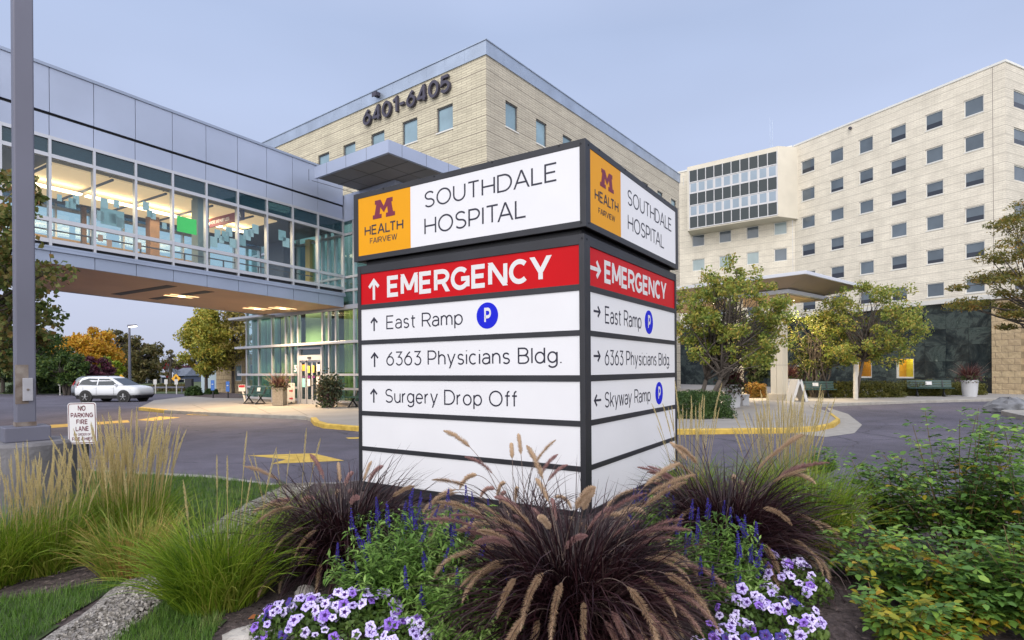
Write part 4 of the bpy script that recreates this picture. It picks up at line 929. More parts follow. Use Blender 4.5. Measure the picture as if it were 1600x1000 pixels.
# ------------------------------------------------------------------ porte-cochere
CF = Frame(1260.5, 26.0, 49.0)
pc = CF.root('entrance_canopy', 'hospital drop off canopy with splayed fascia on two cream clad columns', 'canopy')
cz1 = CF.X0(1260.5, 422)[1]; cxl = CF.Y0(1351, 450)[0]; cyl = 12.0
lo_ = 1.47; lz1 = 5.55; lz0 = 5.36
f = MB(); f.box(0, cxl, 0, cyl, cz1 - 0.16, cz1); f.build('roof_edge', mat('white_metal', (0.62, 0.64, 0.70), 0.4, 0.2), pc, bevel=0.01)
f = MB(); f.hexa([(lo_ + .1, lo_ + .1, lz1), (cxl - lo_ - .1, lo_ + .1, lz1), (cxl - lo_ - .1, cyl - lo_, lz1), (lo_ + .1, cyl - lo_, lz1)], [(.1, .1, cz1 - 0.16), (cxl - .1, .1, cz1 - 0.16), (cxl - .1, cyl - .1, cz1 - 0.16), (.1, cyl - .1, cz1 - 0.16)])
f.build('splayed_fascia', mat('taupe_panel', (0.33, 0.27, 0.21), 0.6, var=0.08, scale=.6), pc)
ls_ = []
f = MB(); f.box(lo_ - .1, cxl - lo_ + .35, lo_ - .1, cyl - lo_, lz0, lz1 - 0.003); f.build('lower_edge', mat('pale_metal', (0.55, 0.57, 0.62), 0.4, 0.2), pc)
cs = MB().box(lo_ + .15, cxl - lo_ + .1, lo_ + .15, cyl - lo_ - .2, lz0 - 0.02, lz0 - 0.003).build('soffit', mat('warm_soffit', (0.55, 0.42, 0.28), 0.6), pc)
for x, y in ((2.6, 2.6), (4.6, 2.6), (2.6, 6.0), (4.6, 6.0), (2.6, 9.0)):
    f = MB(); f.lathe([(0.13, -0.012), (0.13, 0.0)], 18, (x, y, lz0 - 0.022)); f.build('downlight_lamp', M_lamp, cs)
    spot((x, y, lz0 - 0.15), 1000, pc)
M_clad = mat('cream_cladding', (0.60, 0.55, 0.45), 0.55, var=0.04, scale=1.0); M_cbase = mat('stone_base', (0.46, 0.40, 0.31), 0.7, var=0.1, scale=3)
def pillar(pxc, D, wpx):
    u, _ = ray(pxc, 577); p = Vector((u * D, D, 0)) - CF.o; x, y = p.dot(CF.R), p.dot(CF.L); h = wpx / FOC * D / 1.41 / 2
    f = MB(); f.box(x - h, x - 0.012, y - h, y - 0.012, .42, lz0 - .02); f.box(x + 0.012, x + h, y - h, y - 0.012, .42, lz0 - .02); f.box(x - h, x - 0.012, y + .012, y + h, .42, lz0 - .02); f.box(x + .012, x + h, y + .012, y + h, .42, lz0 - .02)
    f.box(x - h + .03, x + h - .03, y - h + .03, y + h - .03, .42, lz0 - .02)
    c = f.build('column', M_clad, pc)
    f = MB()
    for z in (1.85, 3.3, 4.7): f.box(x - h - .003, x + h + .003, y - h - .003, y + h + .003, z, z + .018)
    f.build('joint', mat('clad_joint', (0.3, 0.27, 0.22), .7) if 'clad_joint' not in bpy.data.materials else bpy.data.materials['clad_joint'], c)
    h2 = h * 1.42; f = MB(); f.box(x - h2, x + h2, y - h2, y + h2, -.2, .42); f.build('column_base', M_cbase, c, bevel=.02)
pillar(1217.5, 29.0, 26); pillar(1148, 29.6, 27)
# ------------------------------------------------------------------ ground, road, pavements, beds
def asphalt():
    """aggregate speckle, broad worn patches and a net of fine cracks"""
    m = mat('asphalt', (0.1, 0.1, 0.1), 0.85, bump=0.5, bscale=110); t = m.node_tree; b = t.nodes['Principled BSDF']; c = [n for n in t.nodes if n.type == 'TEX_COORD'][0]
    def nz(sc, det, lo, hi, a, z):
        n = t.nodes.new('ShaderNodeTexNoise'); n.inputs['Scale'].default_value = sc; n.inputs['Detail'].default_value = det; t.links.new(c.outputs['Object'], n.inputs['Vector'])
        r = t.nodes.new('ShaderNodeMapRange'); r.inputs['From Min'].default_value = lo; r.inputs['From Max'].default_value = hi; r.inputs['To Min'].default_value = a; r.inputs['To Max'].default_value = z; t.links.new(n.outputs['Fac'], r.inputs['Value']); return r.outputs[0]
    def mul(x, y):
        q = t.nodes.new('ShaderNodeMath'); q.operation = 'MULTIPLY'; t.links.new(x, q.inputs[0]); t.links.new(y, q.inputs[1]); return q.outputs[0]
    v = t.nodes.new('ShaderNodeTexVoronoi'); v.feature = 'DISTANCE_TO_EDGE'; v.inputs['Scale'].default_value = 0.22
    w = t.nodes.new('ShaderNodeTexNoise'); w.inputs['Scale'].default_value = 1.1; w.inputs['Detail'].default_value = 5; t.links.new(c.outputs['Object'], w.inputs['Vector'])
    wm = t.nodes.new('ShaderNodeVectorMath'); wm.operation = 'MULTIPLY_ADD'; wm.inputs[1].default_value = (1.2, 1.2, 0); t.links.new(w.outputs['Color'], wm.inputs[0]); t.links.new(c.outputs['Object'], wm.inputs[2]); t.links.new(wm.outputs[0], v.inputs['Vector'])
    cr = t.nodes.new('ShaderNodeMapRange'); cr.inputs['From Min'].default_value = 0.0; cr.inputs['From Max'].default_value = 0.008; cr.inputs['To Min'].default_value = 0.45; cr.inputs['To Max'].default_value = 1.0; t.links.new(v.outputs['Distance'], cr.inputs['Value'])
    val = mul(mul(mul(nz(42, 3, .3, .7, .55, 1.5), nz(.32, 6, .35, .65, .76, 1.2)), nz(2.2, 6, .3, .7, .84, 1.14)), cr.outputs[0])
    mx = t.nodes.new('ShaderNodeMix'); mx.data_type = 'RGBA'; mx.blend_type = 'MULTIPLY'; mx.inputs['Factor'].default_value = 1; mx.inputs['A'].default_value = (0.088, 0.081, 0.108, 1); t.links.new(val, mx.inputs['B']); t.links.new(mx.outputs['Result'], b.inputs['Base Color'])
    return m
M_asph = asphalt()
M_conc = mat('concrete_paving', (0.27, 0.255, 0.24), 0.85, var=0.10, scale=0.8, bump=0.15, bscale=60, detail=8)
M_curbc = mat('concrete_curb', (0.30, 0.285, 0.26), 0.85, var=0.15, scale=4, bump=0.2)
M_yel = mat('yellow_paint', (0.52, 0.34, 0.05), 0.7, var=0.25, scale=5, col2=(0.62, 0.43, 0.09))
M_earth = mat('rough_grass', (0.045, 0.06, 0.018), 0.95, var=0.4, scale=0.3)
def grid(name, xs, ys, zf, m, kind='structure'):
    v = np.array([(x, y, zf(x, y)) for y in ys for x in xs]); nx = len(xs)
    q = np.array([(j * nx + i, j * nx + i + 1, (j + 1) * nx + i + 1, (j + 1) * nx + i) for j in range(len(ys) - 1) for i in range(nx - 1)])
    o = build_np(name, v, q, m, smooth=True); o['kind'] = kind; return o
gxs = sorted(set(list(np.linspace(-700, -70, 6)) + list(np.linspace(-70, 70, 60)) + list(np.linspace(70, 700, 6))))
gys = sorted(set(list(np.linspace(-30, 75, 60)) + list(np.linspace(75, 900, 10))))
grid('ground', gxs, gys, lambda x, y: drop(x, y) - 0.06, M_earth)
grid('road', np.linspace(-60, 48, 90), np.linspace(-12, 55, 70), lambda x, y: drop(x, y), M_asph)
def flat(name, pts, z, m, kind='structure'):
    f = MB(); n = len(pts); f.add([(p[0], p[1], drop(p[0], p[1]) + z) for p in pts], [tuple(range(n))]); o = f.build(name, m); o['kind'] = kind; return o
def P(l, z=0.0): return [gp(x, y, z) for x, y in l]
SZ = 0.12
fr = P([(217, 637), (257, 641), (330, 644.5), (400, 647.5), (478, 650.5), (486, 653), (491, 659), (505, 663), (560, 667.5)], SZ) + P([(1060, 672), (1150, 671), (1230, 670), (1275, 667.5), (1302, 662), (1312, 655), (1300, 646), (1274, 637), (1270, 632.5), (1330, 629.5), (1450, 625.5), (1600, 622)], SZ)
poly = [(p.x, p.y) for p in fr] + [(45, fr[-1].y - 0.6), (45, 70), (2, 70), (-14.5, 47), (-21.5, 38)] + [(gp(240, 629).x, gp(240, 629).y)]
f = MB(); f.prism(poly, -0.4, SZ); o = f.build('pavement', M_conc); o['kind'] = 'structure'
M_joint = mat('paving_joint', (0.17, 0.16, 0.15), 0.9)
f = MB()
for a, b in (((300, 632), (330, 644)), ((390, 632), (425, 648)), ((455, 637), (486, 652)), ((1062, 660), (1300, 650)), ((1240, 640), (1262, 666)), ((1170, 645), (1180, 670))):
    p, q = gp(*a, SZ), gp(*b, SZ); d = (q - p).normalized(); n = Vector((-d.y, d.x, 0)) * 0.018
    f.add([p - n + Vector((0, 0, .004)), p + n + Vector((0, 0, .004)), q + n + Vector((0, 0, .004)), q - n + Vector((0, 0, .004))], [(0, 1, 2, 3)])
o = f.build('pavement_joints', M_joint); o['kind'] = 'structure'
def curb(pts, m, name, w=0.17, z0=-0.1, z1=0.14):
    f = MB(); n = len(pts)
    L = []
    for i in range(n):
        d = (Vector(pts[min(i + 1, n - 1)][:2]) - Vector(pts[max(i - 1, 0)][:2])).normalized(); L.append(Vector((-d.y, d.x)))
    vs = []
    for i, p in enumerate(pts):
        b = Vector(p[:2]); a = b - L[i] * 0.012; c = b + L[i] * w
        vs += [(a.x, a.y, z0), (a.x, a.y, z1 - 0.02), (a.x + L[i].x * .02, a.y + L[i].y * .02, z1), (c.x, c.y, z1), (c.x, c.y, z0)]
    fs = []
    for i in range(n - 1):
        for k in range(4): fs.append((i * 5 + k, i * 5 + k + 1, (i + 1) * 5 + k + 1, (i + 1) * 5 + k))
    fs += [(0, 1, 2, 3, 4), tuple((n - 1) * 5 + k for k in (4, 3, 2, 1, 0))]
    f.add(vs, fs); o = f.build(name, m); o['kind'] = 'structure'; return o
curb(fr[0:2], M_yel, 'yellow_curb'); curb(fr[1:6], M_curbc, 'concrete_curb', z1=0.135); curb(fr[5:13], M_yel, 'yellow_curb'); curb(fr[12:16], M_yel, 'yellow_curb', w=0.1, z1=.138); curb(fr[15:], M_curbc, 'concrete_curb', z1=0.133)
flat('gutter_apron', P([(1225, 676), (1290, 683), (1335, 677), (1347, 664), (1325, 647), (1290, 636), (1302, 648), (1313, 656), (1303, 664), (1276, 669)]), 0.005, M_curbc)
flat('gutter_apron', P([(440, 653.5), (486, 657), (492, 665), (520, 669.5), (560, 673), (560, 668), (505, 664), (490, 659), (480, 651.5)]), 0.005, M_curbc)
for pl_ in ([(78, 664), (200, 656.5), (203, 660), (78, 669)], [(213, 656.5), (250, 650.8), (282, 652.3), (240, 657.8)], [(290, 647.8), (320, 644.7), (353, 646.2), (325, 649.3)]):
    flat('crossing_stripe', P(pl_), 0.004, M_yel)
flat('arrow_marking', P([(387, 712), (470, 709), (490, 708.5), (538, 720), (423, 725), (447, 718)]), 0.004, M_yel)
flat('stripe_marking', P([(540, 684), (566, 683), (566, 685.5), (545, 686)]), 0.004, M_yel)
M_crack = mat('tar_seam', (0.045, 0.044, 0.05), 0.8)
def seam(pts, w=0.022, z=0.0035):
    f = MB(); rr = random.Random(3); q = []
    for a, b in zip(pts[:-1], pts[1:]):
        A, B = gp(*a), gp(*b)
        for k in range(8): c = A.lerp(B, k / 8); q.append(c + Vector((rr.uniform(-.03, .03), rr.uniform(-.03, .03), z + drop(c.x, c.y))))
    q.append(gp(*pts[-1]) + Vector((0, 0, z)))
    for a, b in zip(q[:-1], q[1:]):
        d = (b - a).normalized(); n = Vector((-d.y, d.x, 0)) * w / 2; f.add([a - n, a + n, b + n, b - n], [(0, 1, 2, 3)])
    o = f.build('tar_seam', M_crack); o['kind'] = 'structure'
seam([(1318, 672), (1400, 684), (1520, 706), (1640, 730)]); seam([(1348, 660), (1420, 652), (1500, 655)]); seam([(270, 690), (400, 682), (470, 655)], 0.015); seam([(1560, 640), (1640, 650)])
# drain at the right and the rock island
isl = P([(1564, 644), (1580, 638), (1640, 628), (1700, 632), (1700, 656), (1600, 652)], .1); f = MB(); f.prism([(p.x, p.y) for p in isl][::-1], -0.05, 0.15); o = f.build('traffic_island', M_curbc); o['kind'] = 'structure'
f = MB(); q = P([(1545, 644), (1562, 641), (1564, 645), (1550, 647)]); f.add([(p.x, p.y, 0.006) for p in q], [(0, 1, 2, 3)]); o = f.build('drain_cover', M_crack); o['kind'] = 'structure'
# planting bed around the sign
CURB = [(-16, 12.3), (-7.6, 9.7), (-4.6, 8.87), (-3.4, 8.2), (-2.5, 8.25), (-1.6, 8.75), (-.3, 9.2), (1.2, 9.05), (2.8, 8.1), (4.2, 7.3), (6, 6.8), (14, 6.4)]
def yc(x):
    for (a, b), (c, d) in zip(CURB[:-1], CURB[1:]):
        if a <= x <= c: return b + (d - b) * (x - a) / (c - a)
    return CURB[-1][1]
def bedm():
    m = mat('bark_mulch', (0.05, 0.036, 0.036), 0.95, var=0.5, scale=22, col2=(0.12, 0.09, 0.088), bump=1.0, bscale=45, detail=8); return m
xs = np.linspace(-13, 13, 120); nY = 90
v = []; q = []
for j in range(nY):
    for x in xs:
        y = -4 + (yc(x) - 0.1 + 4) * j / (nY - 1); v.append((x, y, bedz(x, y) + 0.008 * math.sin(x * 13) * math.sin(y * 11)))
for j in range(nY - 1):
    for i in range(len(xs) - 1): q.append((j * len(xs) + i, j * len(xs) + i + 1, (j + 1) * len(xs) + i + 1, (j + 1) * len(xs) + i))
o = build_np('planting_bed', np.array(v), np.array(q), bedm(), smooth=True); o['kind'] = 'structure'
curb([(x, y) for x, y in CURB][::-1], M_curbc, 'concrete_curb', w=0.15, z1=0.15)
M_lawn = mat('lawn_soil', (0.035, 0.06, 0.014), 0.95, var=0.4, scale=6)
M_grav = mat('pea_gravel', (0.20, 0.18, 0.165), 0.9, var=0.5, scale=60, col2=(0.42, 0.39, 0.36), bump=1.0, bscale=70, detail=2)
def strip(name, ctr, w, m, dz):
    pts = []
    for (a, b), (c, d) in zip(ctr[:-1], ctr[1:]):
        for k in range(14): t = k / 14; pts.append((a + (c - a) * t, b + (d - b) * t))
    f = MB(); vs = []; fs = []
    for i, (x, y) in enumerate(pts):
        for s in range(5): xx = x - w / 2 + w * s / 4 + .02 * math.sin(y * 9 + s); vs.append((xx, y, bedz(xx, y) + dz))
    for i in range(len(pts) - 1):
        for s in range(4): fs.append((i * 5 + s, i * 5 + s + 1, i * 5 + 6 + s, i * 5 + 5 + s))
    f.add(vs, fs); o = f.build(name, m, smooth=True); o['kind'] = 'structure'; return o
strip('gravel_path', [(-2.35, 2.6), (-2.5, 3.4), (-2.62, 4.3), (-2.78, 5.6), (-2.95, 7.0), (-3.0, 8.1)], 0.40, M_grav, 0.014)
LAWNS = [lambda x, y: -9 < x < -3.12 and 5.5 + .2 * math.sin(x * 3) < y < yc(x) - 0.14, lambda x, y: -5 < x < -2.74 - (y - 3) * .06 and 2.2 < y < 4.05 + .12 * math.sin(x * 4) + .05 * (x + 4), lambda x, y: -2.25 < x < -1.62 - (y - 3) * .25 and 2.2 < y < 4.15]
def lawn(i, x0, x1, y0, y1, n, h, seed):
    inside = LAWNS[i]; st = 0.06; vs = []; fs = []; idx = {}
    f = MB()
    def vid(a, b):
        if (a, b) not in idx: x, y = x0 + a * st, y0 + b * st; idx[(a, b)] = len(vs); vs.append((x, y, bedz(x, y) + 0.011 + .006 * math.sin(x * 13) * math.sin(y * 11)))
        return idx[(a, b)]
    for a in range(int((x1 - x0) / st)):
        for b in range(int((y1 - y0) / st)):
            if inside(x0 + (a + .5) * st, y0 + (b + .5) * st): fs.append((vid(a, b), vid(a + 1, b), vid(a + 1, b + 1), vid(a, b + 1)))
    f.add(vs, fs); o = f.build('lawn', M_lawn, smooth=True); o['kind'] = 'structure'
    g = np.random.default_rng(seed); P_ = []
    while len(P_) < n:
        x, y = g.uniform(x0, x1), g.uniform(y0, y1)
        if inside(x, y): P_.append((x, y, bedz(x, y) + 0.012))
    P_ = np.array(P_); N = len(P_); az = g.uniform(0, 6.28, N); L = h * g.uniform(.5, 1.3, N); ln = g.uniform(.1, .9, N)
    tip = P_ + np.stack([np.cos(az) * L * ln, np.sin(az) * L * ln, L], 1); wv = np.stack([-np.sin(az), np.cos(az), np.zeros(N)], 1) * (0.0022 + .0012 * (i == 0))
    V = np.stack([P_ - wv, P_ + wv, tip], 1).reshape(-1, 3); F = np.arange(N * 3).reshape(-1, 3)
    o = build_np('lawn_grass', V, F, M_gblade); tag(o, None, None, None, 'stuff')
M_gblade = leafmat('lawn_blade', [(0.04, 0.10, 0.012), (0.075, 0.17, 0.018), (0.12, 0.22, 0.035), (0.22, 0.23, 0.08)], 0.3)
lawn(0, -8.5, -3.1, 5.3, 10, 26000, 0.07, 1); lawn(1, -4.6, -2.7, 2.4, 4.4, 16000, 0.055, 2); lawn(2, -2.3, -1.5, 2.4, 4.3, 8000, 0.055, 3)
# far verge on the left, mulch strip by the stone annex
flat('verge', [(-60, 55), (-19, 50), (-16, 54), (-12, 60), (-12, 120), (-120, 120), (-120, 55)], 0.03, mat('verge_grass', (0.06, 0.085, 0.025), 0.95, var=0.3, scale=1))
mb_ = P([(287, 618.5), (330, 621.5), (388, 622.5), (392, 616), (340, 613)], SZ); f = MB(); f.add([(p.x, p.y, SZ + 0.004) for p in mb_], [tuple(range(5))]); o = f.build('mulch_strip', bpy.data.materials['bark_mulch']); o['kind'] = 'structure'
# ------------------------------------------------------------------ street furniture and vehicles
M_pole = mat('grey_pole_paint', (0.125, 0.128, 0.175), 0.5, 0.1, var=0.12, scale=2, stretch=(1, 1, .3))
M_rust = mat('rusty_steel', (0.16, 0.10, 0.07), 0.85, var=0.5, scale=9, col2=(0.25, 0.22, 0.2))
M_pier = mat('weathered_concrete', (0.145, 0.142, 0.155), 0.9, var=0.3, scale=2.2, bump=0.5, bscale=25, detail=9)
u_ = ray(39, 660); D_ = 6.1
lp = thing('light_pole', 'tall square grey light pole on a round concrete pier among reed grass', 'light pole', (at(39, 660, D_).x, D_, 0))
lp.rotation_euler = (0, 0, math.radians(48))
ztp = at(45, 688, D_).z
f = MB(); f.lathe([(0.44, -.3), (0.44, ztp - 0.03), (0.42, ztp)], 40); f.build('concrete_pier', M_pier, lp, smooth=False)
f = MB(); f.box(-.19, .19, -.19, .19, ztp, ztp + 0.155); f.build('base_cover', M_pole, lp, bevel=.01)
f = MB(); f.box(-.083, .083, -.083, .083, ztp + 0.155, 9); f.build('pole', M_pole, lp, bevel=.012)
f = MB(); f.box(-.085, .085, -.085, .085, ztp + .156, ztp + .20); f.box(-.0855, .02, -.0855, -.06, ztp + .39, ztp + .80); f.build('rust_patch', M_rust, lp)
f = MB(); f.box(-.03, .055, -.105, -.086, ztp + .42, ztp + .66); hc = f.build('handhole_cover', mat('cover_plate', (0.36, 0.36, 0.40), 0.5, 0.2, var=.1, scale=6), lp, bevel=.004)
f = MB(); f.tube([(.012, -.105, ztp + .54), (.012, -.112, ztp + .54)], .012, 8); f.build('screw', M_rust, hc)
# no parking sign
D_ = 6.2; tl, br_ = at(111.5, 629, D_), at(155, 693, D_); cx = (tl.x + br_.x) / 2
ns = thing('parking_sign', 'white no parking fire lane sign with maroon lettering on a dark post', 'sign', (cx, D_, bedz(cx, D_)))
ns.rotation_euler = (0, math.radians(-1.0), math.radians(3)); z0, z1 = br_.z - ns.location.z, tl.z - ns.location.z; hw = (br_.x - tl.x) / 2
def rrect(x0, x1, z0, z1, r, n=5):
    p = []
    for cx_, cz_, a in ((x1 - r, z1 - r, 0), (x0 + r, z1 - r, 90), (x0 + r, z0 + r, 180), (x1 - r, z0 + r, 270)):
        p += [(cx_ + r * math.cos(math.radians(a + 90 * k / n)), cz_ + r * math.sin(math.radians(a + 90 * k / n))) for k in range(n + 1)]
    return p
NF = face_m((0, -0.02, 0), (1, 0, 0), (0, -1, 0)); M_sgn = mat('sign_white', (0.60, 0.60, 0.62), 0.45, var=0.05, scale=6); M_mar = mat('maroon_paint', (0.11, 0.012, 0.03), 0.5)
f = MB(); f.prism(rrect(-hw, hw, z0, z1, .03), -.004, 0); f.build('sign_plate', M_sgn, ns, NF)
f = MB(); f.prism(rrect(-hw + .008, hw - .008, z0 + .008, z1 - .008, .026), 0, .0008); f.build('border', M_mar, ns, NF)
f = MB(); f.prism(rrect(-hw + .016, hw - .016, z0 + .016, z1 - .016, .02), 0, .0016); f.build('sign_face', M_sgn, ns, NF)
H = z1 - z0; NT = NF @ Matrix.Translation((0, 0, .002))
for t, w, a, b in (('NO', .27, .80, .93), ('PARKING', .78, .64, .755), ('FIRE', .40, .475, .595), ('LANE', .46, .31, .43), ('BY ORDER OF', .60, .20, .26), ('FIRE CHIEF', .72, .075, .165)):
    text_fit(t, M_mar, ns, NT, -hw * w, hw * w, z0 + H * a, z0 + H * b, .0006, .2 if b - a > .08 else .16)
f = MB(); f.box(-.03, .03, 0, .006, -.3, z1 - .06); f.box(-.03, -.022, .006, .03, -.3, z1 - .06); f.box(.022, .03, .006, .03, -.3, z1 - .06); f.build('post', mat('dark_post', (0.03, 0.035, 0.03), 0.6), ns)
f = MB()
for z in (z0 + .05, z1 - .05): f.tube([(0, -.022, z), (0, -.03, z)], .01, 8)
f.build('bolt', M_rust, ns)

# white sport utility car
def rplan(xr, xf, hw, r, n=5):
    p = []
    for cx_, cy_, a in ((xf - r, hw - r, 0), (xr + r, hw - r, 90), (xr + r, -hw + r, 180), (xf - r, -hw + r, 270)):
        p += [(cx_ + r * math.cos(math.radians(a + 90 * k / n)), cy_ + r * math.sin(math.radians(a + 90 * k / n))) for k in range(n + 1)]
    return p
def loft(f, levels):
    n = None; vs = []; fs = []
    for z, xr, xf, hw, r in levels:
        p = rplan(xr, xf, hw, r); n = len(p); vs += [(x, y, z + 0.0) for x, y in p]
    for i in range(len(levels) - 1):
        for k in range(n): fs.append((i * n + k, i * n + (k + 1) % n, (i + 1) * n + (k + 1) % n, (i + 1) * n + k))
    fs += [tuple(range(n - 1, -1, -1)), tuple(range((len(levels) - 1) * n, len(levels) * n))]
    return f.add(vs, fs)
def car(name, label, loc, rz, paint, group=None):
    t = thing(name, label, 'car', loc, group, rz)
    M_blk = bpy.data.materials.get('black_trim') or mat('black_trim', (0.02, 0.02, 0.022), 0.6)
    M_cg = bpy.data.materials.get('car_glass') or mat('car_glass', (0.02, 0.028, 0.036), 0.05, spec=0.8)
    M_tyre = bpy.data.materials.get('tyre') or mat('tyre', (0.018, 0.018, 0.018), 0.85)
    M_rim = bpy.data.materials.get('alloy') or mat('alloy', (0.5, 0.51, 0.53), 0.3, 0.7)
    M_tl = bpy.data.materials.get('tail_lamp') or mat('tail_lamp', (0.45, 0.01, 0.015), 0.2); M_hl = bpy.data.materials.get('head_lamp') or mat('head_lamp', (0.5, 0.53, 0.56), 0.1, 0.3)
    f = MB(); loft(f, [(.42, -2.22, 2.24, .88, .30), (.62, -2.26, 2.27, .91, .34), (.85, -2.25, 2.18, .915, .34), (.98, -2.22, 2.02, .90, .34), (1.06, -2.18, 1.55, .875, .30), (1.09, -2.12, 1.25, .85, .28)])
    body = f.build('body', paint, t, smooth=True)
    f = MB(); loft(f, [(1.07, -2.10, 1.24, .845, .26), (1.22, -2.07, 1.00, .80, .25), (1.42, -1.99, .62, .74, .25), (1.58, -1.90, .32, .68, .25), (1.67, -1.68, .04, .60, .22), (1.70, -1.40, -.25, .48, .2)])
    f.build('cabin', paint, t, smooth=True)
    f = MB(); loft(f, [(.24, -2.16, 2.12, .86, .28), (.46, -2.24, 2.26, .925, .32)]); f.build('lower_cladding', M_blk, t)
    def hwz(z): return np.interp(z, [1.07, 1.22, 1.42, 1.58], [.845, .80, .74, .68]) + .006
    for s in (1, -1):
        for pts, nm in (([(-1.86, 1.16), (-.62, 1.11), (-.62, 1.55), (-1.25, 1.57), (-1.70, 1.44)], 'rear_side_window'), ([(-.54, 1.11), (.84, 1.12), (.48, 1.38), (.14, 1.54), (-.54, 1.55)], 'front_side_window')):
            f = MB(); vs = [(x, s * hwz(z), z) for x, z in pts] + [(x, s * (hwz(z) - .04), z) for x, z in pts]; n = len(pts)
            f.add(vs, [tuple(range(n)), tuple(range(2 * n - 1, n - 1, -1))] + [(i, (i + 1) % n, n + (i + 1) % n, n + i) for i in range(n)]); f.build(nm, M_cg, t)
        f = MB(); f.hexa([(.72, s * .86, 1.06), (.86, s * .86, 1.06), (.86, s * 1.02, 1.08), (.72, s * 1.02, 1.08)], [(.74, s * .86, 1.2), (.84, s * .86, 1.18), (.82, s * 1.02, 1.18), (.74, s * 1.02, 1.2)]); f.build('wing_mirror', paint, t, bevel=.02)
        f = MB(); f.hexa([(-2.27, s * .60, .98), (-1.98, s * .925, .95), (-1.98, s * .88, .95), (-2.22, s * .55, .98)], [(-2.05, s * .56, 1.38), (-1.88, s * .80, 1.34), (-1.88, s * .70, 1.34), (-2.0, s * .5, 1.38)]); f.build('tail_light', M_tl, t)
        f = MB(); f.hexa([(2.22, s * .55, .74), (1.80, s * .93, .80), (1.78, s * .85, .80), (2.15, s * .5, .74)], [(2.10, s * .55, .90), (1.60, s * .91, .96), (1.58, s * .83, .96), (2.02, s * .5, .90)]); f.build('headlight', M_hl, t)
        for xh in (-.78, .35):
            f = MB(); f.box(xh, xh + .2, s * .905 - .012, s * .905 + .018, .92, .95); f.build('door_handle', paint, t)
        f = MB()
        for xg in (-.58, .62, -1.5): f.box(xg, xg + .012, s * .90 - .02, s * .917, .5, 1.0)
        f.build('door_seam', M_blk, t)
        for xw in (-1.32, 1.30):
            f = MB(); f.tube([(xw, s * .80, .37), (xw, s * .930, .37)], [.44, .44], 28); f.build('wheel_arch', M_blk, t)
            f = MB(); f.tube([(xw, s * .72, .34), (xw, s * .92, .34), (xw, s * .945, .34)], [.345, .345, .31], 28); w = f.build('wheel', M_tyre, t)
            f = MB(); f.tube([(xw, s * .946, .34), (xw, s * .950, .34)], [.235, .225], 28); f.build('rim_dish', M_blk, w)
            f = MB()
            for k in range(5):
                a = k * 2 * math.pi / 5 + .3; c, sn = math.cos(a), math.sin(a); f.bar((xw, s * .956, .34), (xw + c * .225, s * .956, .34 + sn * .225), .075, .02)
            f.lathe([(.001, 0)], 3); f.v = f.v[:-3]; f.f = f.f[:-2]; f.m = f.m[:-2]
            f.build('rim', M_rim, w)
    f = MB(); f.hexa([(1.22, -.70, 1.10), (1.22, .70, 1.10), (1.16, .70, 1.10), (1.16, -.70, 1.10)], [(.36, -.56, 1.57), (.36, .56, 1.57), (.30, .56, 1.57), (.30, -.56, 1.57)]); f.build('windscreen', M_cg, t)
    f = MB(); f.hexa([(-2.125, -.6, 1.14), (-2.125, .6, 1.14), (-2.05, .6, 1.14), (-2.05, -.6, 1.14)], [(-1.935, -.52, 1.54), (-1.935, .52, 1.54), (-1.86, .52, 1.54), (-1.86, -.52, 1.54)]); f.build('rear_window', M_cg, t)
    for s in (.5, -.5):
        f = MB(); f.tube([(-1.7, s, 1.66), (-1.5, s, 1.74), (-.2, s, 1.74), (0, s, 1.65)], .018, 6); f.build('roof_rail', M_blk, t)
    return t
p0 = at(180, 626, 38.6); gz_ = drop(p0.x, 38.6)
car('parked_car', 'white sport utility car parked side on across the lot', (p0.x, 38.6, gz_), math.radians(-4), mat('white_car_paint', (0.68, 0.70, 0.74), 0.25, spec=0.5))
p1 = at(197, 612, 46); car('parked_car', 'grey car mostly hidden behind the white sport utility car', (p1.x, 44, drop(p1.x, 44) - .02), math.radians(6), mat('grey_car_paint', (0.16, 0.18, 0.21), 0.25, spec=0.6))

# benches
M_bgr = mat('green_bench_paint', (0.012, 0.05, 0.045), 0.45)
def bench(label, loc, rz, w=1.8, plaque=True):
    t = thing('park_bench', label, 'bench', loc, 'green slatted benches by the doors', rz)
    for nm, pts in (('seat', [(-.22, .44), (-.08, .43), (.06, .43), (.20, .45)]), ('backrest', [(.27, .56), (.30, .69), (.33, .82)])):
        f = MB()
        for y, z in pts:
            if nm == 'seat': f.box(-w / 2, w / 2, y - .06, y + .06, z, z + .035)
            else: f.hexa([(-w / 2, y - .02, z - .055), (w / 2, y - .02, z - .055), (w / 2, y + .015, z - .055), (-w / 2, y + .015, z - .055)], [(-w / 2, y + .005, z + .055), (w / 2, y + .005, z + .055), (w / 2, y + .04, z + .055), (-w / 2, y + .04, z + .055)])
        f.build(nm, M_bgr, t)
    for s in (-1, 1):
        x = s * w * .30; f = MB(); f.bar((x, -.26, .02), (x, .30, .02), .05, .04); f.bar((x, -.20, .03), (x, .12, .42), .045); f.bar((x, .24, .03), (x, -.05, .42), .045); f.bar((x, .15, .42), (x, .34, .86), .04); f.build('leg', M_dark, t)
    if plaque: f = MB(); f.hexa([(-.16, .235, .62), (.12, .235, .62), (.12, .25, .62), (-.16, .25, .62)], [(-.16, .275, .80), (.12, .275, .80), (.12, .285, .80), (-.16, .285, .80)]); f.build('plaque', M_sgn, t)
    return t
def grnd(px, py): p = gp(px, py, SZ); return (p.x, p.y, SZ)
ra = EF.rz - math.pi / 2
bench('green bench beside the pedestal sign left of the pavilion planter', grnd(397, 631), ra, 1.9)
bench('green bench cut off by the big sign, right of the door planter', grnd(562, 637), ra, 1.7, False)
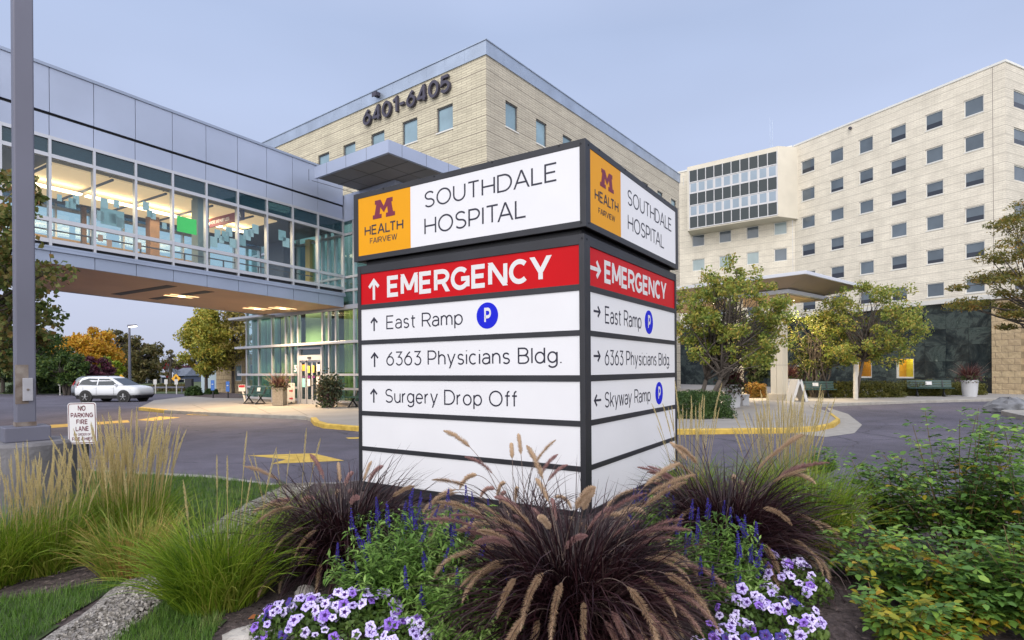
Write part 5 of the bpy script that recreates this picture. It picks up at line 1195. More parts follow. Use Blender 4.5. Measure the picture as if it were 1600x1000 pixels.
bench('green bench behind the folding board and canopy column', grnd(1277, 622), math.radians(-14), 1.7)
bench('green bench in front of the marble wall beside the white planter', grnd(1454, 619.5), math.radians(-22), 2.0)

# planters
M_agg = mat('aggregate_concrete', (0.34, 0.30, 0.25), 0.9, var=0.3, scale=30, bump=0.4); M_wpl = mat('white_planter', (0.46, 0.47, 0.50), 0.6, var=0.06, scale=3)
M_soil = bpy.data.materials['bark_mulch']
# ------------------------------------------------------------------ vegetation generators
def leaf_geo(C, size, g, aspect=0.5, up=0.3, fold=0.25):
    """diamond leaves around centres C: 4 verts, 2 triangles-worth quad with a fold"""
    N = len(C); d = g.normal(size=(N, 3)); d[:, 2] -= up * 0.6; d /= np.linalg.norm(d, axis=1)[:, None]
    r = g.normal(size=(N, 3)); s = np.cross(d, r); s /= np.linalg.norm(s, axis=1)[:, None]; nrm = np.cross(d, s)
    L = (size * g.uniform(.65, 1.3, N))[:, None]; Wd = L * aspect / 2
    a = C - d * L / 2; b = C + d * L / 2; m = C - d * L * .06 + nrm * L * fold * .3
    V = np.stack([a, m + s * Wd, b, m - s * Wd], 1).reshape(-1, 3); F = np.arange(N * 4).reshape(-1, 4)
    return V, F
def branch_tube(f, p, q, r0, r1, g, n=6, bend=.12):
    p, q = Vector(p), Vector(q); L = (q - p).length; pts = []; rd = []
    b = Vector(g.normal(size=3)) * L * bend
    for i in range(6):
        t = i / 5; pts.append(p.lerp(q, t) + b * math.sin(math.pi * t)); rd.append(r0 + (r1 - r0) * t)
    f.tube(pts, rd, n)
M_bark = mat('grey_bark', (0.085, 0.07, 0.06), 0.9, var=0.35, scale=8, bump=0.6, stretch=(1, 1, .25))
def tree(name, label, base, crown, leafm, n_cl, per, leaf, trunk_h, seed, cat='tree', group=None, clump=0.55, trunk_r=0.12, aspect=.55, stems=1, shape='ball', bare=0.0, skinny=0.45, barkm=None, flat=.8):
    """crown: (cx, cy, cz, rx, ry, rz) relative to base. Limbs run from the trunk to every leaf clump."""
    g = np.random.default_rng(seed); t = thing(name, label, cat, base, group)
    cx, cy_, cz, rx, ry, rz_ = crown; cl = []
    while len(cl) < n_cl:
        u = g.normal(size=3); u /= np.linalg.norm(u); r = g.uniform(.25, 1) ** .45
        p = u * r
        if shape == 'cone':
            h = (p[2] + 1) / 2; k = (1.12 - .75 * h); p[0] *= k; p[1] *= k
        if shape == 'egg':
            h = (p[2] + 1) / 2; k = 1.15 - .5 * h if h > .3 else .75 + h * .85; p[0] *= k; p[1] *= k
        if p[2] < -.8 and shape == 'ball' and g.random() < .7: continue
        cl.append((cx + p[0] * rx, cy_ + p[1] * ry, cz + p[2] * rz_))
    f = MB(); top = Vector((cx * .5, cy_ * .5, max(trunk_h, cz)))
    trunks = []
    for s in range(stems):
        a = s * 2 * math.pi / max(1, stems) + .4; o = Vector((math.cos(a), math.sin(a), 0)) * (0.0 if stems == 1 else .12)
        e = Vector((cx * .5, cy_ * .5, trunk_h)) + (Vector((math.cos(a), math.sin(a), 0)) * .45 if stems > 1 else Vector())
        branch_tube(f, o + Vector((0, 0, -.2)), e, trunk_r, trunk_r * .75, g, 8, .03)
        e2 = Vector((cx + o.x * 2, cy_ + o.y * 2, cz + rz_ * .55)); branch_tube(f, e, e2, trunk_r * .75, trunk_r * .15, g, 6, .05); trunks.append((e, e2))
    for c in cl:
        e, e2 = trunks[g.integers(len(trunks))]; t0 = g.uniform(0, .75); p = e.lerp(e2, t0)
        if c[2] < p.z - .1: p = e.lerp(e2, min(t0, max(0, (c[2] - e.z) / max(.1, (e2.z - e.z)) * .8)))
        branch_tube(f, p, c, trunk_r * skinny * (1 - t0 * .7), max(.004, trunk_r * .05), g, 5, .10)
    f.build('trunk', barkm or M_bark, t, smooth=True)
    cl = np.array(cl); keep = cl[g.random(len(cl)) >= bare]
    C = np.repeat(keep, per, axis=0); cs = clump * g.uniform(.55, 1.25, len(keep)).repeat(per)
    O = g.normal(size=C.shape); O /= np.linalg.norm(O, axis=1)[:, None]; O *= (g.uniform(0, 1, len(C)) ** .5)[:, None] * cs[:, None]; O[:, 2] *= flat
    V, F = leaf_geo(C + O, leaf, g, aspect, .4); build_np('crown', V, F, leafm, t); return t
def shrub(name, label, base, size, leafm, n, leaf, seed, cat='shrub', group=None, boxy=2.5, rz=0.0):
    g = np.random.default_rng(seed); t = thing(name, label, cat, base, group, rz)
    lx, ly, lz = size; u = g.normal(size=(n, 3)); u /= (np.abs(u) ** boxy).sum(1)[:, None] ** (1 / boxy); u[:, 2] = np.abs(u[:, 2])
    wob = 1 + .10 * np.sin(u[:, :1] * 7 + seed) * np.cos(u[:, 1:2] * 6) + .05 * np.sin(u[:, 2:3] * 11)
    r = g.uniform(.80, 1.03, (n, 1)); P_ = u * r * wob * np.array([[lx / 2, ly / 2, lz]])
    V, F = leaf_geo(P_, leaf, g, .5, -.3); build_np('foliage', V, F, leafm, t)
    f = MB()
    for k in range(7): a = k * .9; branch_tube(f, (math.cos(a) * .05, math.sin(a) * .05, -.1), (math.cos(a) * lx * .38, math.sin(a) * ly * .38, lz * .6), .02, .006, g, 5)
    # dim inner mass of twigs
    m = 900; P2 = u[:m] * .72 * np.array([[lx / 2, ly / 2, lz]]); V2, F2 = leaf_geo(P2, max(leaf * 2.5, .1), g, .7, 0)
    f.build('stems', M_bark, t); build_np('inner_foliage', V2, F2, leafm, t); return t
LM = {k: leafmat('leaf_' + k, c, tr) for k, c, tr in (
 ('pear', [(0.098, 0.140, 0.029), (0.305, 0.334, 0.056), (0.474, 0.416, 0.069), (0.584, 0.361, 0.069)], .3),
 ('pearbrown', [(0.107, 0.107, 0.032), (0.320, 0.293, 0.066), (0.455, 0.374, 0.107), (0.427, 0.268, 0.107)], .3),
 ('crab', [(0.077, 0.142, 0.031), (0.195, 0.259, 0.047), (0.336, 0.336, 0.064), (0.517, 0.336, 0.091)], .3),
 ('crabdark', [(0.033, 0.058, 0.017), (0.083, 0.116, 0.025), (0.165, 0.181, 0.033), (0.231, 0.165, 0.049)], .3),
 ('maple', [(0.050, 0.087, 0.019), (0.099, 0.137, 0.030), (0.186, 0.174, 0.050), (0.297, 0.149, 0.050)], .25),
 ('green', [(0.020, 0.041, 0.013), (0.041, 0.083, 0.020), (0.074, 0.124, 0.025), (0.148, 0.181, 0.033)], .25),
 ('orange', [(0.330, 0.148, 0.017), (0.544, 0.264, 0.025), (0.600, 0.363, 0.033), (0.264, 0.247, 0.033)], .3),
 ('lime', [(0.099, 0.165, 0.017), (0.198, 0.297, 0.025), (0.412, 0.363, 0.033)], .3),
 ('plum', [(0.030, 0.010, 0.020), (0.074, 0.017, 0.036), (0.132, 0.025, 0.049)], .2),
 ('oak', [(0.041, 0.049, 0.020), (0.091, 0.091, 0.033), (0.148, 0.124, 0.041), (0.165, 0.099, 0.049)], .2),
 ('dark', [(0.017, 0.030, 0.013), (0.033, 0.053, 0.020), (0.058, 0.083, 0.025)], .2),
 ('red', [(0.330, 0.020, 0.020), (0.577, 0.033, 0.033)], .2),
 ('yew', [(0.020, 0.043, 0.013), (0.041, 0.083, 0.020), (0.083, 0.140, 0.030)], .15),
 ('boxh', [(0.049, 0.058, 0.013), (0.099, 0.107, 0.020), (0.165, 0.140, 0.025)], .15),
 ('rusty', [(0.148, 0.083, 0.020), (0.247, 0.165, 0.025), (0.297, 0.099, 0.025)], .15),
 ('locust', [(0.058, 0.083, 0.017), (0.140, 0.148, 0.030), (0.247, 0.198, 0.041), (0.363, 0.181, 0.049)], .3))}
def pxw(px0, px1, D): return (px1 - px0) / FOC * D
def ptree(name, label, pxc, top, bot, half, D, lm, n_cl, per, leaf, th, seed, zb=None, **k):
    """tree sized from its outline: centre column, top and bottom of the crown, half width, all at distance D"""
    p = at(pxc, 577, D); zb = drop(p.x, D) if zb is None else zb; zt = at(pxc, top, D).z - zb; zl = at(pxc, bot, D).z - zb; r = half / FOC * D
    return tree(name, label, (p.x, D, zb), (0, 0, (zt + zl) / 2, r * .92, r * .92, (zt - zl) / 2 * .92), LM[lm], n_cl, per, leaf, th, seed, clump=k.pop('clump', r * .26), **k)
# trees far off to the left, beyond the car park
ptree('shade_tree', 'dark green tree just behind the light pole', 55, 515, 612, 52, 52, 'green', 60, 130, .32, 1.6, 1, group='trees beyond the car park', trunk_r=.18)
ptree('shade_tree', 'deep green spreading tree between the light pole and the plum tree', 104, 548, 608, 34, 50, 'green', 46, 120, .28, 1.4, 2, group='trees beyond the car park', trunk_r=.14, stems=3)
ptree('shade_tree', 'orange and gold autumn tree', 136, 512, 592, 50, 74, 'orange', 90, 110, .42, 2.5, 3, group='trees beyond the car park', trunk_r=.2)
ptree('shade_tree', 'yellow green tree at the right foot of the gold tree', 172, 556, 600, 22, 70, 'lime', 26, 110, .36, 1.5, 4, group='trees beyond the car park', trunk_r=.14)
ptree('plum_tree', 'burgundy purple leaved plum tree', 150, 558, 611, 33, 54, 'plum', 44, 120, .28, 1.2, 5, group='trees beyond the car park', stems=3, trunk_r=.1)
ptree('oak_tree', 'tall brownish green oak left of the far street lamp', 184, 512, 600, 30, 100, 'oak', 70, 110, .55, 5, 6, group='trees beyond the car park', trunk_r=.3, bare=.25)
ptree('oak_tree', 'broad brownish green oak right of the far street lamp', 222, 526, 604, 32, 96, 'oak', 80, 110, .5, 4, 7, group='trees beyond the car park', trunk_r=.3, bare=.12)
ptree('oak_tree', 'small olive oak behind the white gabled house', 240, 556, 602, 14, 105, 'oak', 24, 90, .5, 4, 8, group='trees beyond the car park', trunk_r=.25)
ptree('oak_tree', 'nearly bare tree left of the pear trees', 266, 543, 600, 17, 92, 'oak', 40, 26, .4, 4, 9, group='trees beyond the car park', trunk_r=.25, bare=.35)
ptree('maple_tree', 'small bright red maple', 262, 566, 592, 6.5, 98, 'red', 16, 90, .3, 3, 10, group='trees beyond the car park', trunk_r=.12)
ptree('shade_tree', 'dark tree at the far left edge of the photo', 4, 500, 612, 52, 56, 'dark', 46, 110, .34, 1.8, 11, group='trees beyond the car park', trunk_r=.2)
for i, (px, top, half, D, lm) in enumerate(((200, 545, 34, 128, 'oak'), (246, 560, 26, 130, 'dark'), (285, 562, 26, 132, 'plum'), (150, 535, 36, 130, 'dark'), (70, 545, 45, 125, 'dark'), (20, 545, 40, 128, 'oak'))):
    ptree('woodland_tree', ('dark tree of the far belt behind the street lamp', 'olive tree of the far belt above the right houses', 'purplish tree of the far belt beside the pear trees', 'dark tree of the far belt behind the gold tree', 'dark tree of the far belt behind the pole', 'olive tree of the far belt at the left edge')[i], px, top, 608, half, D, lm, 60, 100, .6, 3, 20 + i, group='far tree belt', trunk_r=.25)
# the two pear trees by the annex
pz = SZ
ptree('pear_tree', 'broad yellow green pear tree between the skyway and the annex', 322, 474, 592, 44, 44, 'pear', 120, 150, .20, 2.0, 31, zb=pz, group='pear trees by the annex', trunk_r=.13, shape='egg', clump=.55)
ptree('pear_tree', 'thinner yellowish pear tree touching the pavilion glass', 364, 470, 592, 34, 45, 'pearbrown', 80, 95, .19, 2.0, 32, zb=pz, group='pear trees by the annex', trunk_r=.12, shape='egg', clump=.5)
# big maple at the left edge, its trunk outside the picture
p = at(-75, 577, 12.5)
tree('maple_tree', 'dark leaved maple reaching in from the left edge behind the light pole', (p.x, 12.5, 0), (.30, -.2, 3.9, 1.95, 1.7, 2.6), LM['maple'], 105, 100, .12, 1.6, 41, clump=.36, trunk_r=.14, aspect=.8)
p = at(106, 424, 12.4); tw = None
# right side: ornamental pears / crabapples and honey locust
p = gp(1100, 655, SZ)
tree('crabapple_tree', 'yellow green small tree rising from the clipped hedge beside the sign', (gp(1098, 640, SZ).x, gp(1098, 640, SZ).y, SZ), (1.25, .2, 3.55, 2.25, 1.8, 2.3), LM['crab'], 200, 95, .13, 1.15, 51, clump=.34, trunk_r=.10, group='small ornamental trees', stems=3, aspect=.5)
q = gp(1337, 624, SZ)
tree('crabapple_tree', 'small yellow green tree with a pale wrapped trunk by the orange window', (q.x, q.y, SZ), (.75, 0, 3.6, 2.5, 2.0, 2.4), LM['crab'], 140, 85, .14, 1.9, 52, clump=.42, trunk_r=.085, group='small ornamental trees', aspect=.5)
f = MB(); f.tube([(q.x, q.y, SZ - .05), (q.x, q.y, SZ + 1.75)], [.105, .095], 10)
q2 = gp(1288, 622, SZ)
wrap_o = [o for o in COL.objects if o.name.startswith('crabapple_tree')][-1]
f = MB(); f.tube([(0, 0, -.05), (0.0, 0, 1.0), (.01, 0, 1.75)], [.11, .102, .09], 12); f.build('trunk_wrap', mat('trunk_wrap', (0.5, 0.48, 0.44), .9, var=.1, scale=6), wrap_o)
tree('crabapple_tree', 'dark multi stemmed tree behind the folding board', (q2.x, q2.y + .8, SZ), (.2, 0, 3.1, 2.0, 1.6, 1.9), LM['crabdark'], 90, 60, .14, .5, 53, clump=.42, trunk_r=.09, group='small ornamental trees', stems=5, aspect=.5)
p = at(1700, 577, 14.5)
tree('locust_tree', 'feathery honey locust branch reaching in at the right edge', (p.x, 14.5, 0), (-.75, 0, 4.15, 2.35, 2.0, 1.75), LM['locust'], 110, 190, .10, 2.0, 54, clump=.42, trunk_r=.12, aspect=.3, flat=.35)
for i, (px, top, bot, half, D) in enumerate(((1183, 520, 612, 26, 35), (1258, 520, 612, 20, 37))):
    ptree('evergreen_tree', ('dark evergreen between the two canopy columns', 'dark evergreen right of the lit canopy column')[i], px, top, bot, half, D, 'dark', 70, 90, .16, .5, 60 + i, zb=SZ, group='evergreens by the entrance', shape='cone', trunk_r=.1)
# hedges and shrubs
def hedge(label, px0, px1, bot, top, depth, lm, seed, n=9000, leaf=.06, boxy=5, group='clipped hedges', rz=0.0, zb=SZ):
    a, b = gp(px0, bot, zb), gp(px1, bot, zb); c = (a + b) / 2; h = at((px0 + px1) / 2, top, c.y + depth * .3).z - zb
    return shrub('hedge', label, (c.x, c.y + depth / 2, zb), ((b - a).length, depth, h), LM[lm], n, leaf, seed, 'hedge', group, boxy, rz)
hedge('dark green clipped hedge round the tree beside the sign', 1040, 1158, 655, 612, 2.3, 'yew', 71, 16000, .06)
hedge('low clipped hedge behind the wrapped trunk', 1300, 1424, 621.5, 596, 1.6, 'boxh', 72, 12000, .08)
hedge('clipped hedge at the foot of the marble wall behind the bench', 1420, 1490, 619, 594, 1.5, 'boxh', 73, 8000, .08)
hedge('hedge stub between the white planter and the stone pier', 1490, 1549, 617.5, 598, 1.3, 'boxh', 74, 7000, .08)
hedge('rust and yellow hedge between the canopy columns', 1168, 1204, 622, 598, 1.5, 'rusty', 75, 7000, .08, boxy=3)
hedge('low hedge beside the folding board', 1238, 1300, 620, 602, 1.3, 'boxh', 76, 7000, .08)
hedge('dark hedge along the far left verge', 78, 131, 614, 601, 2.0, 'dark', 77, 6000, .2, zb=-.2)
hedge('dark hedge behind the light pole', 10, 74, 615, 600, 2.0, 'dark', 78, 6000, .2, zb=-.2)
hedge('olive shrub row at the far end of the lot', 226, 290, 612, 600, 2.0, 'oak', 79, 7000, .2, boxy=2.5, zb=-.2)
for i, (px, py, w, h) in enumerate(((303, 618, 22, 15), (330, 616, 18, 9), (246, 606, 30, 18))):
    D = gp(px, py, SZ if i < 2 else -.2).y; s = w / FOC * D
    shrub('round_shrub', ('round green shrub in the mulch strip', 'low spreading shrub under the pear tree', 'yellowish shrub in front of the white gabled house')[i], (gp(px, py, SZ).x, D, SZ if i < 2 else -.2), (s, s, h / FOC * D), LM[('yew', 'yew', 'oak')[i]], 3000, .1, 80 + i, group='loose shrubs')
# planters with plants, boards, posts, lamps, houses
LMP = {k: leafmat('plant_' + k, c, .2) for k, c in (('burg', [(0.03, 0.008, 0.012), (0.08, 0.02, 0.022), (0.14, 0.06, 0.04)]), ('mix', [(0.02, 0.035, 0.012), (0.05, 0.09, 0.02), (0.09, 0.03, 0.05), (0.14, 0.12, 0.04)]), ('pale', [(0.22, 0.15, 0.11), (0.32, 0.22, 0.17)]))}
def blades(n, g, base_r, L, w, lean, bend, seg=5, ls=.25, up_bias=0.0):
    """n arching grass blades rooted in a disc; returns verts, quads"""
    a0 = g.uniform(0, 2 * math.pi, n); r0 = base_r * np.sqrt(g.uniform(0, 1, n)); az = a0 + g.normal(0, .6, n)
    pos = np.stack([r0 * np.cos(a0), r0 * np.sin(a0), np.zeros(n)], 1)
    th0 = np.abs(g.uniform(lean[0], lean[1], n)) * (.35 + .65 * r0 / base_r); kb = g.uniform(bend[0], bend[1], n); LL = L * np.clip(g.normal(1, ls, n), .35, 1.6)
    dirh = np.stack([np.cos(az), np.sin(az), np.zeros(n)], 1); side = np.stack([-np.sin(az), np.cos(az), np.zeros(n)], 1)
    tw = g.normal(0, .7, n)[:, None]; vs = []
    for i in range(seg + 1):
        t = i / seg; th = th0 + kb * t ** 1.4
        tang = dirh * np.sin(th)[:, None] + np.array([[0, 0, 1.]]) * np.cos(th)[:, None]; nr = np.cross(tang, side)
        wd = (side * np.cos(tw) + nr * np.sin(tw)) * (w * (1 - t) ** .6 * .5 + w * .03)
        vs += [pos - wd, pos + wd]; pos = pos + tang * (LL / seg)[:, None]
    V = np.stack(vs, 1).reshape(-1, 3); k = 2 * (seg + 1); b = (np.arange(n) * k)[:, None, None]
    q = np.array([[2 * i, 2 * i + 1, 2 * i + 3, 2 * i + 2] for i in range(seg)])[None]
    return V, (b + q).reshape(-1, 4)
def planter(label, px, py, wpx, hpx, kind, seed, pm, plant):
    p = gp(px, py, SZ); D = p.y; r = wpx / FOC * D / 2; h = hpx / FOC * D; g = np.random.default_rng(seed)
    t = thing('planter', label, 'planter', (p.x, D + r, SZ), 'planters beside the entrances'); f = MB()
    if kind == 'square': f.box(-r, r, -r, r, 0, h - .04); f.box(-r - .02, r + .02, -r - .02, r + .02, h - .04, h); f.build('pot', pm, t, bevel=.03)
    else: f.lathe([(r * .82, 0), (r * .93, h * .4), (r, h * .85), (r * 1.05, h * .88), (r * 1.05, h), (r * .9, h)], 28); f.build('pot', pm, t, smooth=False)
    tt = thing('pot_plants', label.replace('planter', 'planting in the planter').replace('with', 'showing'), 'plants', (p.x, D + r, SZ + h), 'plants growing in the entrance planters')
    gr, sp, n = plant
    V, F = blades(n, g, r * .6, gr, .02, (.1, .9), (.2, 1.2), 4); build_np('grass_tuft', V, F, LMP['burg'], tt)
    C = g.normal(size=(600, 3)) * np.array([[r * .8, r * .8, .10]]) + np.array([[0, 0, .08]])
    if sp: C = np.concatenate([C, g.normal(size=(500, 3)) * np.array([[r * .75, r * .55, .2]]) + np.array([[0, -r * .8, -.12]])])
    V, F = leaf_geo(C, .11, g, .55); build_np('foliage', V, F, LMP['mix'], tt)
    n2 = 26; V, F = blades(n2, g, r * .5, gr * 1.15, .035, (.1, .8), (.3, 1.2), 4); build_np('seed_heads', V, F, LMP['pale'], tt)
    return t
planter('square pebbled concrete planter with dry grasses left of the door', 433.5, 634, 17, 28, 'square', 1, M_agg, (.65, 0, 160))
planter('low round concrete planter with dark trailing foliage right of the door', 510, 637, 18, 11, 'round', 2, M_agg, (.8, 1, 120))
o = [x for x in COL.objects if x.name.startswith('pot_plants')][-1]
g = np.random.default_rng(5); C = g.normal(size=(1500, 3)) * np.array([[.26, .24, .30]]) + np.array([[.05, 0, .5]]); V, F = leaf_geo(C, .15, g, .5); build_np('tall_foliage', V, F, leafmat('dark_foliage', [(0.015, 0.025, 0.015), (0.04, 0.055, 0.03), (0.10, 0.10, 0.05)]), o)
planter('white round planter with burgundy grass in front of the grey column', 1150, 637, 26, 36, 'round', 3, M_wpl, (.75, 1, 420))
planter('round planter with burgundy grass behind the lit column', 1238, 622, 20, 30, 'round', 4, M_wpl, (.7, 0, 300))
planter('tall white cylinder planter with pale burgundy grass by the marble wall', 1524, 620, 22, 26, 'round', 5, M_wpl, (.75, 0, 420))
# white bin beside the left column
p = gp(1166.5, 634, SZ); t = thing('litter_bin', 'small pale square bin beside the grey column', 'bin', (p.x, p.y + .2, SZ)); f = MB(); f.box(-.14, .14, -.14, .14, 0, .42); f.build('body', M_wpl, t, bevel=.01); f = MB(); f.box(-.16, .16, -.16, .16, .42, .47); f.build('lid', M_wpl, t)
# folding board
a, b, ap = gp(1238, 627.5, SZ), gp(1268, 628, SZ), at(1251.5, 593, 27.5); D = a.y; hw = (b.x - a.x) / 2; hh = at(1251, 593, D).z - SZ
t = thing('sandwich_board', 'white folding a frame board standing open beside the lit column', 'sign', ((a.x + b.x) / 2, D, SZ)); M_brd = mat('board_white', (0.55, 0.54, 0.53), .5, var=.05, scale=4)
for s in (-1, 1):
    f = MB(); x0, x1 = s * hw, s * .06
    f.hexa([(x0, 0, 0), (x0 - s * .05, 0, 0), (x0 - s * .05, .75, 0), (x0, .75, 0)], [(x1, 0, hh), (x1 - s * .05, 0, hh), (x1 - s * .05, .75, hh), (x1, .75, hh)]); f.build('panel', M_brd, t)
    f = MB(); f.hexa([(x0 + s * .03, -.03, 0), (x0 - s * .10, -.03, 0), (x0 - s * .10, -.002, 0), (x0 + s * .03, -.002, 0)], [(x1 + s * .03, -.03, hh), (x1 - s * .10, -.03, hh), (x1 - s * .10, -.002, hh), (x1 + s * .03, -.002, hh)]); f.build('edge_frame', M_brd, t)
# pedestal signs by the pavilion
p = gp(455, 631.5, SZ); D = p.y; w = 11.5 / FOC * D / 2; h = 33 / FOC * D
t = thing('floor_sign', 'tall white floor sign with two red arrows between planter and door', 'sign', (p.x, D, SZ), None, 0); M_redp = mat('red_print', (0.35, 0.01, 0.02), .5); M_pinkp = mat('pale_red_print', (0.55, 0.30, 0.30), .5)
f = MB(); f.box(-w, w, 0, .04, .12, h); f.build('board', M_brd, t); f = MB(); f.box(-w * .8, w * .8, -.1, .14, 0, .05); f.box(-.03, .03, .0, .04, .05, .12); f.build('foot', M_dark, t)
SFM = face_m((0, -.002, 0), (1, 0, 0), (0, -1, 0))
for z in (.58, .17):
    zz = .12 + (h - .12) * z; f = MB(); f.prism([(-w * .5, zz - .035), (w * .15, zz - .035), (w * .15, zz - .09), (w * .55, zz), (w * .15, zz + .09), (w * .15, zz + .035), (-w * .5, zz + .035)], 0, .001); f.build('arrow', M_redp, t, SFM)
p = gp(384, 629, SZ); D = p.y - .2; t = thing('post_sign', 'white sign with a red top on a slanted pale post by the bench', 'sign', (p.x, D, SZ), None, 0); hs = 18 / FOC * D
f = MB(); f.bar((0.08, .02, 0), (-.12, .02, hs + .25), .07); f.build('post', M_brd, t)
f = MB(); f.box(-.26, .08, -.03, .0, hs, hs + .34); f.build('plate', M_brd, t); f = MB(); f.box(-.24, .06, -.034, -.031, hs + .20, hs + .32); f.build('red_band', M_redp, t)
# street lamp, crossing signs, posts
p = at(203, 615, 62); zt_ = at(203, 509, 62).z
t = thing('street_lamp', 'tall grey street lamp with its lit head beyond the lot', 'street lamp', (p.x, 62, -.22)); f = MB(); f.tube([(0, 0, 0), (0, 0, zt_ + .22)], [.16, .10], 10); f.build('pole', M_pole, t)
f = MB(); f.hexa([(-.1, -.25, zt_ + .1), (.75, -.22, zt_ + .22), (.75, .22, zt_ + .22), (-.1, .25, zt_ + .1)], [(-.1, -.2, zt_ + .32), (.7, -.15, zt_ + .36), (.7, .15, zt_ + .36), (-.1, .2, zt_ + .32)]); hd = f.build('lamp_head', M_pole, t)
f = MB(); f.hexa([(.05, -.2, zt_ + .02), (.72, -.18, zt_ + .14), (.72, .18, zt_ + .14), (.05, .2, zt_ + .02)], [(.05, -.2, zt_ + .10), (.72, -.18, zt_ + .20), (.72, .18, zt_ + .20), (.05, .2, zt_ + .10)]); f.build('lit_lens', lampmat('street_lens', (1, .93, .78), 5), hd)
M_ysg = mat('yellow_sign', (0.75, 0.38, 0.02), .5); M_bsg = mat('blue_sign', (0.05, 0.16, 0.50), .5)
for i, (px, py, D) in enumerate(((189, 592, 66), (275, 591.5, 54))):
    c = at(px, py, D); s = 7.2 / FOC * D; t = thing('crossing_sign', ('yellow diamond crossing sign behind the white car roof', 'yellow diamond crossing sign left of the pear trees')[i], 'sign', (c.x, D, -.2), 'yellow crossing signs'); zc_ = c.z + .2
    f = MB(); f.add([(0, 0, zc_ - s), (s, 0, zc_), (0, 0, zc_ + s), (-s, 0, zc_), (0, .03, zc_ - s), (s, .03, zc_), (0, .03, zc_ + s), (-s, .03, zc_)], [(0, 1, 2, 3), (7, 6, 5, 4), (0, 4, 5, 1), (1, 5, 6, 2), (2, 6, 7, 3), (3, 7, 4, 0)]); f.build('plate', M_ysg, t)
    f = MB(); f.box(-.05, .05, -.012, -.004, zc_ - s * .35, zc_ + s * .15); f.lathe([(.07, 0), (.07, .1)], 8, (0, -.01, zc_ + s * .2)); f.box(-s * .3, s * .3, -.011, -.003, zc_ - s * .05, zc_ + s * .05); f.build('pedestrian_symbol', M_dark, t)
    f = MB(); f.tube([(0, .06, 0), (0, .06, zc_)], .045, 8); f.build('post', M_pole, t)
for i, (px, D) in enumerate(((243, 52), (260, 52), (276, 51), (122, 51), (94, 50))):
    b = at(px, 613, D); t = thing('bollard_post', ('white post left of the middle one at the end of the lot', 'middle white post at the end of the lot', 'white post under the right crossing sign', 'white post sign in front of the hedge left of the car', 'white post sign under the deep green tree')[i], 'post', (b.x, D, -.22), 'small white posts at the lot edge'); f = MB(); f.tube([(0, 0, 0), (0, 0, 1.2)], .05, 8); f.build('post', M_brd, t); f = MB(); f.box(-.15, .15, -.06, -.045, .85, 1.3); f.build('plate', M_brd, t)
for i, (px, pt) in enumerate(((333, 594), (356.5, 596))):
    b = gp(px, 622, SZ); D = b.y; h = at(px, pt, D).z - SZ; t = thing('parking_marker', ('blue sign on a thin post under the pear tree', 'blue sign on a thin post in front of the stone annex')[i], 'sign', (b.x, D, SZ), 'blue parking signs'); f = MB(); f.tube([(0, 0, 0), (0, 0, h)], .04, 8); f.build('post', M_dark, t); f = MB(); f.box(-.11, .11, -.05, -.035, h - .62, h); f.build('plate', M_bsg, t)
    f = MB(); f.lathe([(.05, 0), (.05, .06)], 10, (0, -.045, h - .28)); f.build('symbol', M_white, t)
t = thing('parcel_box', 'dark metal box on posts by the mulch strip', 'box', (gp(296, 618, SZ).x, gp(296, 618, SZ).y, SZ)); f = MB(); f.box(-.22, .22, -.15, .15, .45, 1.15); f.build('cabinet', M_dark, t); f = MB(); f.box(-.18, -.13, -.03, .03, 0, .45); f.box(.13, .18, -.03, .03, 0, .45); f.build('leg', M_dark, t)
# stone annex behind the pear trees
D = 47.5; a = at(338, 620, D); b = at(402, 620, D)
t = thing('stone_annex', 'small tan stone annex with blue windows behind the pear trees', 'building', (a.x, D, 0)); L_ = b.x - a.x + 2
hz = 2.9; ws = [(1.55, 2.1, .95, 2.3), (2.75, 3.3, 1.0, 2.3)]; f = MB(); wall_holes(f, 1, 0, 0, L_, -.5, hz, ws, .15); f.box(0, .2, .02, 6, -.5, hz); f.build('wall', M_rock, t)
for w in ws: window(t, 1, 0, *w, M_wfl, M_winb, .06, .1)
f = MB(); f.box(-.15, L_ + .1, -.15, 6, hz, hz + .25); f.build('roof', M_coping_pale, t)
f = MB(); f.box(-1.3, -.05, .1, .3, -.4, 2.1); f.build('white_door', mat('pale_blue_paint', (0.42, 0.52, 0.58), .6), t)
